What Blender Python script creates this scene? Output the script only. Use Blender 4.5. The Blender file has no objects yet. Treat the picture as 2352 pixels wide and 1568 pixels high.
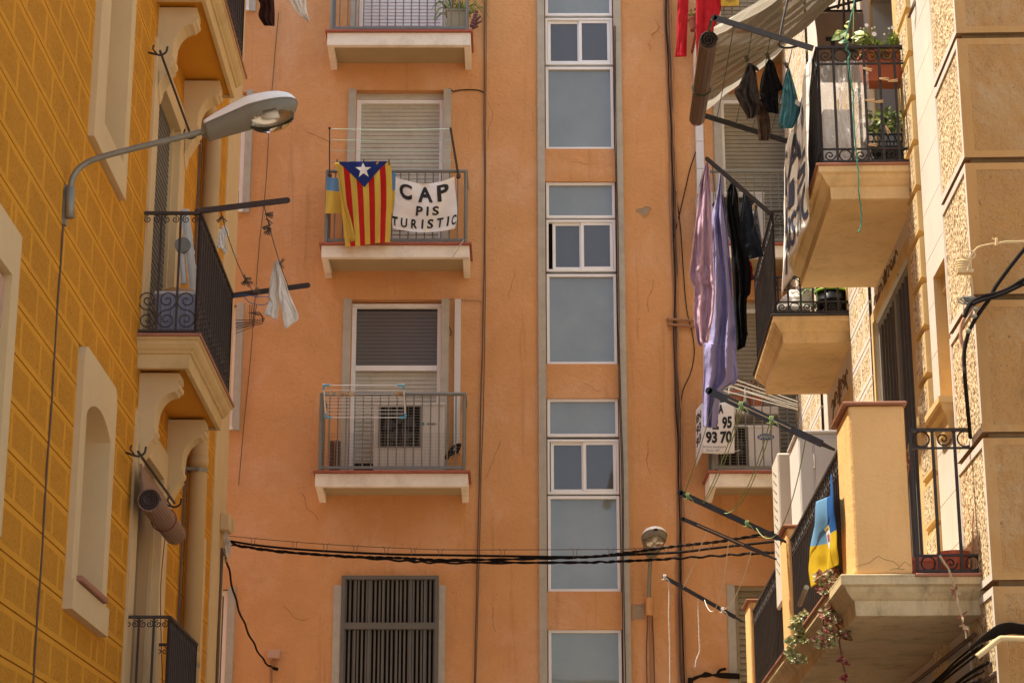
import bpy, bmesh, math, random
from mathutils import Vector, Matrix, noise
from math import sin, cos, pi, radians, floor
random.seed(7)
sc = bpy.context.scene
COL = sc.collection
# ------------------------------------------------------------------ camera geometry
F = 4703.0; TH = radians(16.24); CX, CY = 1176.0, 784.0; CAMZ = 1.6
def ray(x, y):
    u = (x-CX)/F; v = (CY-y)/F
    return Vector((u, cos(TH)-v*sin(TH), sin(TH)+v*cos(TH)))
def at(x, y, Y):
    r = ray(x, y); t = Y/r.y
    return Vector((r.x*t, Y, CAMZ+r.z*t))
class Frame:
    """a facade: s runs along it, n out of it, z up"""
    def __init__(self, o, d, n):
        self.o = Vector(o); self.S = Vector(d).normalized(); self.N = Vector(n).normalized()
    def w(self, s, n, z):
        return self.o + self.S*s + self.N*n + Vector((0, 0, z))
    def px(self, x, y, n=0.0):
        r = ray(x, y); c = Vector((0, 0, CAMZ)); p0 = self.o + self.N*n
        t = (p0-c).dot(self.N)/r.dot(self.N)
        p = c + r*t
        return ((p-self.o).dot(self.S), p.z)
YO = 25.4
FO = Frame((0, YO, 0), (1, 0, 0), (0, -1, 0))
FL = Frame((-2.85, 0, 0), (-.01348, 1, 0), (1, .01348, 0))
FR = Frame((2.81, 0, 0), (.0321, 1, 0), (-1, .0321, 0))
LC = FL.px(540, 487)[0]           # far corner of the left building
RC = FR.px(2256.5, 784)[0]        # near corner of the right building
FE = Frame(FR.w(RC, 0, 0), FR.N*-1, FR.S*-1)   # end wall of the right building, s runs to the right

# ------------------------------------------------------------------ mesh builder
class MB:
    def __init__(self): self.v = []; self.f = []; self.m = []; self.uv = {}
    def add(self, vs, fs, mi=0):
        b = len(self.v); self.v += [Vector(p) for p in vs]
        for f in fs: self.f.append([b+i for i in f]); self.m.append(mi)
    def quad(self, a, b, c, d, mi=0): self.add([a, b, c, d], [(0, 1, 2, 3)], mi)
    def box(self, fr, s0, s1, n0, n1, z0, z1, mi=0):
        p = [fr.w(s, n, z) for s in (s0, s1) for n in (n0, n1) for z in (z0, z1)]
        self.add(p, [(0, 1, 3, 2), (4, 6, 7, 5), (0, 4, 5, 1), (2, 3, 7, 6), (0, 2, 6, 4), (1, 5, 7, 3)], mi)
    def obox(self, c, ax, ay, az, mi=0):
        """box from centre and three half axes"""
        c = Vector(c); ax = Vector(ax); ay = Vector(ay); az = Vector(az)
        p = [c+ax*i+ay*j+az*k for i in (-1, 1) for j in (-1, 1) for k in (-1, 1)]
        self.add(p, [(0, 1, 3, 2), (4, 6, 7, 5), (0, 4, 5, 1), (2, 3, 7, 6), (0, 2, 6, 4), (1, 5, 7, 3)], mi)
    def bar(self, a, b, w, h, up=Vector((0, 0, 1)), mi=0):
        a = Vector(a); b = Vector(b); d = (b-a)
        if d.length < 1e-6: return
        dn = d.normalized(); side = dn.cross(up)
        if side.length < 1e-4: side = dn.cross(Vector((0, 1, 0)))
        side.normalize(); u2 = side.cross(dn)
        self.obox((a+b)/2, d/2, side*w/2, u2*h/2, mi)
    def prism(self, pts, off, mi=0):
        """closed polygon extruded by vector"""
        n = len(pts); pts = [Vector(p) for p in pts]; off = Vector(off)
        self.add(pts+[p+off for p in pts], [tuple(range(n))[::-1], tuple(range(n, 2*n))]+[(i, (i+1) % n, n+(i+1) % n, n+i) for i in range(n)], mi)
    def tube(self, pts, r, sides=6, mi=0, cap=True, closed=False):
        pts = [Vector(p) for p in pts]; n = len(pts)
        if n < 2: return
        rr = r if isinstance(r, (list, tuple)) else [r]*n
        b = len(self.v); prev = None
        for i, p in enumerate(pts):
            if closed: t = pts[(i+1) % n]-pts[i-1]
            else: t = pts[min(i+1, n-1)]-pts[max(i-1, 0)]
            if t.length < 1e-9: t = Vector((0, 0, 1))
            t.normalize()
            if prev is None:
                a = t.cross(Vector((0, 0, 1)))
                if a.length < .05: a = t.cross(Vector((0, 1, 0)))
            else: a = prev - t*prev.dot(t)
            if a.length < 1e-6: a = t.cross(Vector((1, 0, 0)))
            a.normalize(); prev = a; c = t.cross(a)
            for k in range(sides):
                an = 2*pi*k/sides
                self.v.append(p+(a*cos(an)+c*sin(an))*rr[i])
        m = n if closed else n-1
        for i in range(m):
            j = (i+1) % n
            for k in range(sides):
                k2 = (k+1) % sides
                self.f.append([b+i*sides+k, b+i*sides+k2, b+j*sides+k2, b+j*sides+k]); self.m.append(mi)
        if cap and not closed:
            self.f.append([b+k for k in range(sides)][::-1]); self.m.append(mi)
            self.f.append([b+(n-1)*sides+k for k in range(sides)]); self.m.append(mi)
    def lathe(self, c, prof, sides=24, mi=0, axis=Vector((0, 0, 1)), ref=Vector((1, 0, 0)), sx=1, sy=1):
        """prof: (radius, height)"""
        c = Vector(c); az = Vector(axis).normalized(); ax = (Vector(ref)-az*Vector(ref).dot(az)).normalized(); ay = az.cross(ax)
        b = len(self.v)
        for r, h in prof:
            for k in range(sides):
                a = 2*pi*k/sides
                self.v.append(c+az*h+ax*cos(a)*r*sx+ay*sin(a)*r*sy)
        for i in range(len(prof)-1):
            for k in range(sides):
                k2 = (k+1) % sides
                self.f.append([b+i*sides+k, b+i*sides+k2, b+(i+1)*sides+k2, b+(i+1)*sides+k]); self.m.append(mi)
        self.f.append([b+k for k in range(sides)][::-1]); self.m.append(mi)
        e = b+(len(prof)-1)*sides
        self.f.append([e+k for k in range(sides)]); self.m.append(mi)
    def grid(self, fn, nu, nv, mi=0, mfn=None, us=None):
        b = len(self.v)
        us = us or [i/nu for i in range(nu+1)]; nu = len(us)-1
        for j in range(nv+1):
            for i in range(nu+1): self.v.append(Vector(fn(us[i], j/nv)))
        for j in range(nv):
            for i in range(nu):
                a = b+j*(nu+1)+i
                self.f.append([a, a+1, a+nu+2, a+nu+1])
                self.m.append(mfn((us[i]+us[i+1])/2, (j+.5)/nv) if mfn else mi)
    def build(self, name, mats, parent=None, smooth=False, bevel=0, solid=0, sub=0, fixn=True):
        me = bpy.data.meshes.new(name)
        off = parent_loc(parent)
        me.from_pydata([p-off for p in self.v], [], self.f); me.update()
        if not isinstance(mats, (list, tuple)): mats = [mats]
        for m in mats: me.materials.append(m)
        me.polygons.foreach_set('material_index', self.m)
        if smooth: me.polygons.foreach_set('use_smooth', [True]*len(self.f))
        if fixn:
            bm = bmesh.new(); bm.from_mesh(me); bmesh.ops.recalc_face_normals(bm, faces=bm.faces); bm.to_mesh(me); bm.free()
        o = bpy.data.objects.new(name, me); COL.objects.link(o)
        if parent: o.parent = parent
        if solid:
            md = o.modifiers.new('thickness', 'SOLIDIFY'); md.thickness = solid; md.offset = 0
        if sub:
            md = o.modifiers.new('smooth', 'SUBSURF'); md.levels = sub; md.render_levels = sub
        if bevel:
            md = o.modifiers.new('edges', 'BEVEL'); md.width = bevel; md.segments = 2; md.limit_method = 'ANGLE'; md.angle_limit = radians(35)
        return o
def parent_loc(p):
    v = Vector((0, 0, 0))
    while p: v = v+p.location; p = p.parent
    return v
def thing(name, label, cat, loc, group=None):
    o = bpy.data.objects.new(name, None); COL.objects.link(o); o.empty_display_size = .1
    o.location = loc; o['label'] = label; o['category'] = cat
    if group: o['group'] = group
    return o
def tag(o, label, cat, group=None):
    o['label'] = label; o['category'] = cat
    if group: o['group'] = group
    return o
def copy_tree(o, parent=None):
    c = o.copy(); COL.objects.link(c); c.parent = parent
    for ch in list(o.children): copy_tree(ch, c)
    return c
def lerp(a, b, t): return a+(b-a)*t
def smooth_path(pts, n=6, closed=False):
    """Catmull-Rom through points"""
    pts = [Vector(p) for p in pts]; out = []
    N = len(pts)
    for i in range(N-1):
        p0 = pts[max(i-1, 0)]; p1 = pts[i]; p2 = pts[i+1]; p3 = pts[min(i+2, N-1)]
        for k in range(n):
            t = k/n
            out.append(.5*((2*p1)+(p2-p0)*t+(2*p0-5*p1+4*p2-p3)*t*t+(3*p1-p0-3*p2+p3)*t**3))
    out.append(pts[-1]); return out
def sag(a, b, d, n=16):
    a = Vector(a); b = Vector(b)
    return [a.lerp(b, i/n)-Vector((0, 0, d*4*(i/n)*(1-i/n))) for i in range(n+1)]
def subtract(rects, hole):
    out = []; hx0, hx1, hz0, hz1 = hole
    for (x0, x1, z0, z1) in rects:
        if hx1 <= x0+1e-6 or hx0 >= x1-1e-6 or hz1 <= z0+1e-6 or hz0 >= z1-1e-6: out.append((x0, x1, z0, z1)); continue
        if hx0 > x0: out.append((x0, hx0, z0, z1))
        if hx1 < x1: out.append((hx1, x1, z0, z1))
        a, b = max(x0, hx0), min(x1, hx1)
        if hz0 > z0: out.append((a, b, z0, hz0))
        if hz1 < z1: out.append((a, b, hz1, z1))
    return [r for r in out if r[1]-r[0] > 1e-4 and r[3]-r[2] > 1e-4]
# ------------------------------------------------------------------ materials
def M(name, rgb, rough=.8, var=0., vs=3., bump=0., bs=60., metal=0., dirt=0., dcol=(.12, .09, .06), ds=1.2, trans=0., alpha=1., streak=False, spec=.4, bd=.01, hue=None):
    m = bpy.data.materials.new(name); m.use_nodes = True
    nt = m.node_tree; N = nt.nodes; L = nt.links; b = N['Principled BSDF']
    b.inputs['Roughness'].default_value = rough; b.inputs['Metallic'].default_value = metal
    b.inputs['Specular IOR Level'].default_value = spec
    b.inputs['Transmission Weight'].default_value = trans
    b.inputs['Alpha'].default_value = alpha
    tc = N.new('ShaderNodeTexCoord'); geo = N.new('ShaderNodeNewGeometry')
    col = None
    base = N.new('ShaderNodeRGB'); base.outputs[0].default_value = (*rgb, 1); col = base.outputs[0]
    if var:
        n = N.new('ShaderNodeTexNoise'); n.inputs['Scale'].default_value = vs; n.inputs['Detail'].default_value = 6; n.inputs['Roughness'].default_value = .65
        L.new(geo.outputs['Position'], n.inputs['Vector'])
        mr = N.new('ShaderNodeMapRange'); mr.inputs[1].default_value = .25; mr.inputs[2].default_value = .75
        mr.inputs[3].default_value = 1-var; mr.inputs[4].default_value = 1+var
        L.new(n.outputs['Fac'], mr.inputs[0])
        mx = N.new('ShaderNodeVectorMath'); mx.operation = 'SCALE'
        L.new(col, mx.inputs[0]); L.new(mr.outputs[0], mx.inputs[3]); col = mx.outputs[0]
    if dirt:
        n = N.new('ShaderNodeTexNoise'); n.inputs['Scale'].default_value = ds; n.inputs['Detail'].default_value = 8; n.inputs['Roughness'].default_value = .7
        if streak:
            mp = N.new('ShaderNodeMapping'); mp.inputs['Scale'].default_value = (5, 5, .35); L.new(geo.outputs['Position'], mp.inputs[0]); L.new(mp.outputs[0], n.inputs['Vector'])
        else: L.new(geo.outputs['Position'], n.inputs['Vector'])
        mr = N.new('ShaderNodeMapRange'); mr.inputs[1].default_value = .48; mr.inputs[2].default_value = .78; mr.inputs[4].default_value = dirt
        L.new(n.outputs['Fac'], mr.inputs[0])
        mx = N.new('ShaderNodeMix'); mx.data_type = 'RGBA'; mx.inputs[7].default_value = (*dcol, 1)
        L.new(mr.outputs[0], mx.inputs[0]); L.new(col, mx.inputs[6]); col = mx.outputs[2]
    L.new(col, b.inputs['Base Color'])
    if bump:
        n = N.new('ShaderNodeTexNoise'); n.inputs['Scale'].default_value = bs; n.inputs['Detail'].default_value = 5; n.inputs['Roughness'].default_value = .6
        L.new(geo.outputs['Position'], n.inputs['Vector'])
        bp = N.new('ShaderNodeBump'); bp.inputs['Strength'].default_value = bump; bp.inputs['Distance'].default_value = bd
        L.new(n.outputs['Fac'], bp.inputs['Height']); L.new(bp.outputs[0], b.inputs['Normal'])
    return m
def cloth_mat(name, rgb, tr=.35, rough=.9, var=.05, bump=.2, bs=25):
    """woven fabric: diffuse plus some light coming through"""
    m = M(name, rgb, rough, var=var, vs=8, bump=bump, bs=bs, spec=.1)
    nt = m.node_tree; N = nt.nodes; L = nt.links; b = N['Principled BSDF']; out = N['Material Output']
    t = N.new('ShaderNodeBsdfTranslucent'); mix = N.new('ShaderNodeMixShader'); mix.inputs[0].default_value = tr
    src = b.inputs['Base Color'].links[0].from_socket; L.new(src, t.inputs['Color'])
    L.new(b.outputs[0], mix.inputs[1]); L.new(t.outputs[0], mix.inputs[2]); L.new(mix.outputs[0], out.inputs['Surface'])
    return m
# ------------------------------------------------------------------ the palette
def stucco(name, rgb, bump=.5, bs=45., var=.07, rough=.92, dirt=.25, dcol=(.25, .12, .05), bd=.012, ds=.7):
    """lumpy render with pits, soft blotches and a little run-off dirt"""
    m = M(name, rgb, rough, var=var, vs=1.3, dirt=dirt, dcol=dcol, ds=ds, spec=.15)
    nt = m.node_tree; N = nt.nodes; L = nt.links; b = N['Principled BSDF']; geo = [n for n in N if n.type == 'NEW_GEOMETRY'][0]
    n1 = N.new('ShaderNodeTexNoise'); n1.inputs['Scale'].default_value = bs; n1.inputs['Detail'].default_value = 4; n1.inputs['Roughness'].default_value = .7
    n2 = N.new('ShaderNodeTexNoise'); n2.inputs['Scale'].default_value = bs*.18; n2.inputs['Detail'].default_value = 3; n2.inputs['Distortion'].default_value = 1.2
    for n in (n1, n2): L.new(geo.outputs['Position'], n.inputs['Vector'])
    ad = N.new('ShaderNodeMath'); ad.operation = 'ADD'; L.new(n1.outputs['Fac'], ad.inputs[0]); L.new(n2.outputs['Fac'], ad.inputs[1])
    bp = N.new('ShaderNodeBump'); bp.inputs['Strength'].default_value = bump; bp.inputs['Distance'].default_value = bd
    L.new(ad.outputs[0], bp.inputs['Height']); L.new(bp.outputs[0], b.inputs['Normal'])
    return m
def weather(m, scol=(.30, .14, .05), amt=.5, pcol=(.74, .47, .26), pamt=.5, sz=(1.6, 1.6, .12), lo=.52):
    """run-off streaks and paler repaired patches"""
    nt = m.node_tree; N = nt.nodes; L = nt.links; b = N['Principled BSDF']; geo = [n for n in N if n.type == 'NEW_GEOMETRY'][0]
    def layer(sc3, scale, lo, hi, a, col, det=6):
        mp = N.new('ShaderNodeMapping'); mp.inputs['Scale'].default_value = sc3; L.new(geo.outputs['Position'], mp.inputs[0])
        n = N.new('ShaderNodeTexNoise'); n.inputs['Scale'].default_value = scale; n.inputs['Detail'].default_value = det; n.inputs['Roughness'].default_value = .72; n.inputs['Distortion'].default_value = .4; L.new(mp.outputs[0], n.inputs['Vector'])
        r = N.new('ShaderNodeMapRange'); r.inputs[1].default_value = lo; r.inputs[2].default_value = hi; r.inputs[4].default_value = a; L.new(n.outputs['Fac'], r.inputs[0])
        x = N.new('ShaderNodeMix'); x.data_type = 'RGBA'; x.inputs[7].default_value = (*col, 1); L.new(r.outputs[0], x.inputs[0]); L.new(b.inputs['Base Color'].links[0].from_socket, x.inputs[6]); L.new(x.outputs[2], b.inputs['Base Color'])
    layer((1, 1, .8), .9, .50, .66, pamt, pcol)
    layer(sz, 2.4, lo, .80, amt, scol)
    layer((1, 1, 1), 34., .66, .74, amt*.9, scol, 2)
    return m
def rough_stone(name, rgb, sc_=38., bump=1., bd=.02, pits=.5):
    m = stucco(name, rgb, bump=bump, bs=sc_, var=.12, dirt=.3)
    nt = m.node_tree; N = nt.nodes; L = nt.links; b = N['Principled BSDF']; geo = [n for n in N if n.type == 'NEW_GEOMETRY'][0]
    bp = [n for n in N if n.type == 'BUMP'][0]; bp.inputs['Distance'].default_value = bd
    vo = N.new('ShaderNodeTexVoronoi'); vo.inputs['Scale'].default_value = sc_*1.1; L.new(geo.outputs['Position'], vo.inputs['Vector'])
    old = bp.inputs['Height'].links[0].from_socket
    pn = N.new('ShaderNodeTexNoise'); pn.inputs['Scale'].default_value = sc_*.9; pn.inputs['Detail'].default_value = 3; pn.inputs['Distortion'].default_value = 1.
    L.new(geo.outputs['Position'], pn.inputs['Vector'])
    pr = N.new('ShaderNodeMapRange'); pr.inputs[1].default_value = .50; pr.inputs[2].default_value = .60; pr.inputs[4].default_value = .9; L.new(pn.outputs['Fac'], pr.inputs[0])
    pm = N.new('ShaderNodeMix'); pm.data_type = 'RGBA'; pm.inputs[7].default_value = (.20, .115, .05, 1)
    L.new(pr.outputs[0], pm.inputs[0]); L.new(b.inputs['Base Color'].links[0].from_socket, pm.inputs[6]); L.new(pm.outputs[2], b.inputs['Base Color'])
    ad = N.new('ShaderNodeMath'); ad.operation = 'MULTIPLY_ADD'; ad.inputs[1].default_value = -pits
    L.new(vo.outputs['Distance'], ad.inputs[0]); L.new(old, ad.inputs[2]); L.new(ad.outputs[0], bp.inputs['Height'])
    return m
m_orange = stucco('orange_render', (.665, .338, .135), bump=1., bs=20, dirt=.4, dcol=(.46, .22, .08), bd=.014)
weather(m_orange, (.27, .12, .045), amt=.55, pcol=(.74, .44, .25), pamt=.6, sz=(2.6, 2.6, .16), lo=.57)
m_ochre = stucco('ochre_margin', (.63, .275, .022), bump=.35, bs=50, dirt=.3, dcol=(.42, .19, .035), bd=.006)
m_ochre_r = stucco('ochre_rough_panel', (.60, .255, .022), bump=1., bs=26, dirt=.3, dcol=(.40, .18, .03), bd=.035)
m_groove_o = M('ochre_joint_dirt', (.26, .11, .018), .95, var=.2, vs=12)
m_post = stucco('ochre_post_render', (.78, .45, .17), bump=.7, bs=30, dirt=.25, dcol=(.5, .27, .08), bd=.010)
m_cream = stucco('cream_render', (.62, .44, .22), bump=.2, bs=70, dirt=.25, dcol=(.36, .22, .09), bd=.004)
m_cream_d = stucco('cream_cornice', (.62, .43, .19), bump=.3, bs=40, dirt=.5, dcol=(.28, .17, .07), bd=.006, ds=2.)
m_sand = stucco('sand_smooth', (.60, .535, .45), bump=.25, bs=50, dirt=.3, dcol=(.5, .35, .18), bd=.005, ds=1.6)
m_sand_r = rough_stone('sand_rough_panel', (.70, .55, .34), sc_=30, bump=1., bd=.016)
m_sand_q = rough_stone('hammered_corner_stone', (.70, .53, .31), sc_=27, bump=1., bd=.022)
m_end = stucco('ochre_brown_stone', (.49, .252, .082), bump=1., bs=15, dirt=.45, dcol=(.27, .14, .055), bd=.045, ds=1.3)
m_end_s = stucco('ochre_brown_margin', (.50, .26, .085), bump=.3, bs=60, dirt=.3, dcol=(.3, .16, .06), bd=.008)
m_corn_r = stucco('sand_cornice', (.74, .52, .26), bump=.3, bs=40, dirt=.5, dcol=(.36, .23, .10), bd=.006, ds=2.)
m_corn_3 = stucco('weathered_cornice', (.60, .45, .24), bump=.4, bs=30, dirt=.8, dcol=(.24, .17, .09), bd=.008, ds=2.2)
weather(m_corn_3, (.16, .11, .06), .7, (.62, .50, .30), .4, (3, 3, .5)); weather(m_corn_r, (.22, .13, .06), .5, (.72, .52, .28), .4, (2, 2, .4)); weather(m_post, (.34, .17, .06), .4, (.80, .50, .22), .4)
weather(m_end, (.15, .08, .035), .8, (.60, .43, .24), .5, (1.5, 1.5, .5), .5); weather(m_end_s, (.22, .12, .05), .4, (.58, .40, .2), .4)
weather(m_sand, (.42, .27, .13), .35, (.72, .60, .44), .4)
m_groove_s = M('sand_joint_brown', (.24, .14, .06), .95, var=.2, vs=12)
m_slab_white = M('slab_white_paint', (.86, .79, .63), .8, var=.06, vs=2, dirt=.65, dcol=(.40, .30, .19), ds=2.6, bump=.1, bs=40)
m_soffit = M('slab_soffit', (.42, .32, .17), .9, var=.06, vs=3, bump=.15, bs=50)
m_tile = M('terracotta_edge_tile', (.36, .10, .055), .7, var=.15, vs=9, dirt=.4, dcol=(.14, .06, .04), ds=6)
m_tile_p = M('terracotta_sill', (.34, .14, .075), .7, var=.15, vs=9)
m_conc = M('grey_granite_jamb', (.44, .40, .31), .85, var=.12, vs=9, bump=.15, bs=120, dirt=.3, dcol=(.16, .14, .11), ds=3)
m_alu = M('white_aluminium', (.86, .85, .79), .35, var=.03, spec=.5)
m_shutter = M('cream_shutter_slat', (.53, .50, .385), .5, var=.05, vs=4, dirt=.35, dcol=(.2, .18, .13), ds=9)
m_shutter_w = M('white_shutter_slat', (.70, .66, .62), .5, var=.04)
m_shutter_y = M('khaki_shutter_slat', (.37, .31, .19), .55, var=.08, dirt=.3, dcol=(.15, .12, .07), ds=9)
m_shutter_g = M('dark_shutter_slat', (.115, .095, .075), .55, var=.08)
m_shutter_gl = M('shaded_shutter_slat', (.13, .115, .092), .35, var=.05)
m_glass = M('frosted_stair_glass', (.235, .262, .235), .03, var=.18, vs=.9, spec=.8)
m_glass_d = M('dark_window_glass', (.10, .097, .085), .03, spec=.75)
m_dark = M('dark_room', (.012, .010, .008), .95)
m_rail = M('grey_painted_rail', (.19, .185, .155), .45, metal=.3, var=.08, vs=20)
m_iron = M('dark_wrought_iron', (.030, .024, .021), .6, var=.3, vs=25, dirt=.5, dcol=(.09, .045, .025), ds=14)
m_iron_b = M('brown_wrought_iron', (.050, .033, .024), .6, var=.3, vs=25)
m_cable = M('black_cable', (.017, .012, .009), .85, spec=.1)
m_cable_b = M('brown_cable', (.13, .075, .045), .7)
m_cable_p = M('painted_cable', (.40, .20, .10), .8)
m_galv = M('galvanised_steel', (.26, .24, .18), .5, metal=.45, var=.12, vs=15)
m_lampw = M('lamp_cover_white', (.94, .90, .78), .5, var=.04, vs=6)
m_lampg = M('lamp_body_grey', (.20, .175, .125), .6, var=.08, vs=12)
m_pipe = M('beige_drainpipe', (.50, .31, .115), .6, var=.05)
m_wood = M('peg_wood', (.55, .36, .17), .7, var=.2, vs=40)
m_wood_d = M('weathered_peg_wood', (.13, .085, .055), .8, var=.2, vs=40)
# ================================================================== orange building across the end of the street
ob = thing('apartment_building', 'orange rendered apartment block with a strip of stair windows, closing the end of the street', 'building', (0, YO, 0))
X = lambda x, y=784, n=0: FO.px(x, y, n)[0]
Z = lambda y, n=0, x=1176: FO.px(x, y, n)[1]
def slats(mb, fr, s0, s1, n, z0, z1, pitch=.048, lip=.010, mi=0):
    z = z1; k = 0
    while z > z0+.004:
        zb = max(z-pitch, z0)
        g = .005 if pitch > .03 else .003
        mb.quad(fr.w(s0, n, z), fr.w(s1, n, z), fr.w(s1, n+lip, zb+g), fr.w(s0, n+lip, zb+g), mi)
        mb.quad(fr.w(s0, n+lip, zb+g), fr.w(s1, n+lip, zb+g), fr.w(s1, n-.004, zb), fr.w(s0, n-.004, zb), mi)
        z -= pitch; k += 1
def reveal(mb, fr, s0, s1, z0, z1, d, mi=0, n0=0):
    """four inner faces of an opening, drawn in a hair towards the back"""
    e = .002 if n0 else 0.; k = .003
    f = [(s0+e, z0+e), (s0+e, z1-e), (s1-e, z1-e), (s1-e, z0+e)]; g = [(s0+k, z0+k), (s0+k, z1-k), (s1-k, z1-k), (s1-k, z0+k)]
    for i in range(4):
        j = (i+1) % 4
        mb.quad(fr.w(f[i][0], n0, f[i][1]), fr.w(f[j][0], n0, f[j][1]), fr.w(g[j][0], -d, g[j][1]), fr.w(g[i][0], -d, g[i][1]), mi)
def frame_rect(mb, fr, s0, s1, z0, z1, w, n0, n1, mi=0):
    mb.box(fr, s0, s0+w, n0, n1, z0, z1, mi); mb.box(fr, s1-w, s1, n0, n1, z0, z1, mi)
    mb.box(fr, s0+w, s1-w, n0, n1-.001, z0, z0+w, mi); mb.box(fr, s0+w, s1-w, n0, n1-.001, z1-w, z1, mi)

DX = X(1640, 300)-X(800, 300)       # from the left balcony column to the right one
SD = .65                            # slab depth
# front-bottom and front-top heights of the slabs, door head heights
LV = [dict(zt=Z(72, SD), zb=Z(104, SD), zh=Z(-175)),
      dict(zt=Z(560, SD), zb=Z(591, SD), zh=Z(207)),
      dict(zt=Z(1083, SD), zb=Z(1117, SD), zh=Z(688))]
LV[0]['zh'] = LV[1]['zh']+LV[0]['zt']-LV[1]['zt']
OX0, OX1 = X(817, 300), X(1018, 300)       # door opening
JW = X(817, 300)-X(799, 300)
SX0, SX1 = X(752, 72, SD), X(1081, 72, SD)  # slab
holes = []
for dx in (0, DX):
    for k, l in enumerate(LV): holes.append((OX0+dx, OX1+dx, l['zt'], l['zh']))
GR = (X(783, 1440), X(1007, 1440), 1.2, Z(1322))            # ground floor grille
holes.append(GR)
GR2 = (X(1690, 1440), X(1900, 1440), 2.2, Z(1344)); holes.append(GR2)
# stair strip
TX0, TX1 = X(1254), X(1420)
holes.append((TX0, TX1, .5, 19.))
# windows half hidden behind the yellow building
SW = []
for xr, yt, yb in ((578, -290, 22), (562, 212, 483), (539, 700, 982), (519, 1352, 1640)):
    r = X(xr, (yt+yb)/2); w = (r-1.2, r, Z(yb), Z(yt)); SW.append(w); holes.append(w)
rects = [(-13, 14, -.5, 19.4)]
for h in holes: rects = subtract(rects, h)
mb = MB()
for (a, b, c, d) in rects: mb.quad(FO.w(a, 0, c), FO.w(b, 0, c), FO.w(b, 0, d), FO.w(a, 0, d))
for h in holes: reveal(mb, FO, h[0], h[1], h[2], h[3], .22)
mb.box(FO, -13, 14, -.4, .25, 19.4, 19.8)
mb.quad(FO.w(-13, -10, -.5), FO.w(-13, 0, -.5), FO.w(-13, 0, 19.4), FO.w(-13, -10, 19.4))
mb.quad(FO.w(14, -10, -.5), FO.w(14, 0, -.5), FO.w(14, 0, 19.4), FO.w(14, -10, 19.4))
mb.quad(FO.w(-13, -10, 19.4), FO.w(14, -10, 19.4), FO.w(14, 0, 19.4), FO.w(-13, 0, 19.4))
mb.build('wall', m_orange, ob)
mb = MB()
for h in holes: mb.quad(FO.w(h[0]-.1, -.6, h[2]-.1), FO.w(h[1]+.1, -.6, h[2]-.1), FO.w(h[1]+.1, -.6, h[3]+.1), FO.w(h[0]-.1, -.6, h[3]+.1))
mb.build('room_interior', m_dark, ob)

def balcony(dx, k, rail_y=.0):
    l = LV[k]; zt, zb = l['zt'], l['zb']; a, b = SX0+dx, SX1+dx
    mb = MB(); rw = .085
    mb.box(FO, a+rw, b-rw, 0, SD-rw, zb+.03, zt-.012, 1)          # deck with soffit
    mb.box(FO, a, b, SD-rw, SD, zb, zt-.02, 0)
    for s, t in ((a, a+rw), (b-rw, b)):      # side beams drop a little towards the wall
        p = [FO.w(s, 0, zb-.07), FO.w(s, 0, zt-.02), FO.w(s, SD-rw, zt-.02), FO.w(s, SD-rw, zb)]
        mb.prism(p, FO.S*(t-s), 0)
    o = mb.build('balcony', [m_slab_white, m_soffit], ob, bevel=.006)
    mt = MB()
    mt.box(FO, a-.03, b+.03, 0, SD+.035, zt-.018, zt+.012)
    mt.build('tile_edge', m_tile, o, bevel=.004)
    rl = MB(); nr = SD-.03; h = 1.0
    ra, rb = a+.05, b-.05
    rl.tube([FO.w(ra, nr, zt+h), FO.w(rb, nr, zt+h)], .024, 8)
    for r in (ra, rb):
        rl.tube([FO.w(r, nr, zt+h), FO.w(r, 0, zt+h)], .024, 8)
        rl.tube([FO.w(r, nr, zt), FO.w(r, nr, zt+h)], .024, 8)
        rl.bar(FO.w(r, nr, zt+.06), FO.w(r, 0, zt+.06), .02, .03)
        n = 6
        for i in range(1, n): rl.tube([FO.w(r, nr*i/n, zt+.06), FO.w(r, nr*i/n, zt+h)], .008, 5)
    rl.bar(FO.w(ra, nr, zt+.06), FO.w(rb, nr, zt+.06), .02, .035)
    n = round((rb-ra)/.107)
    for i in range(1, n): rl.tube([FO.w(lerp(ra, rb, i/n), nr, zt+.06), FO.w(lerp(ra, rb, i/n), nr, zt+h)], .0085, 6)
    rl.build('railing', m_rail, o)
    return o
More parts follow.
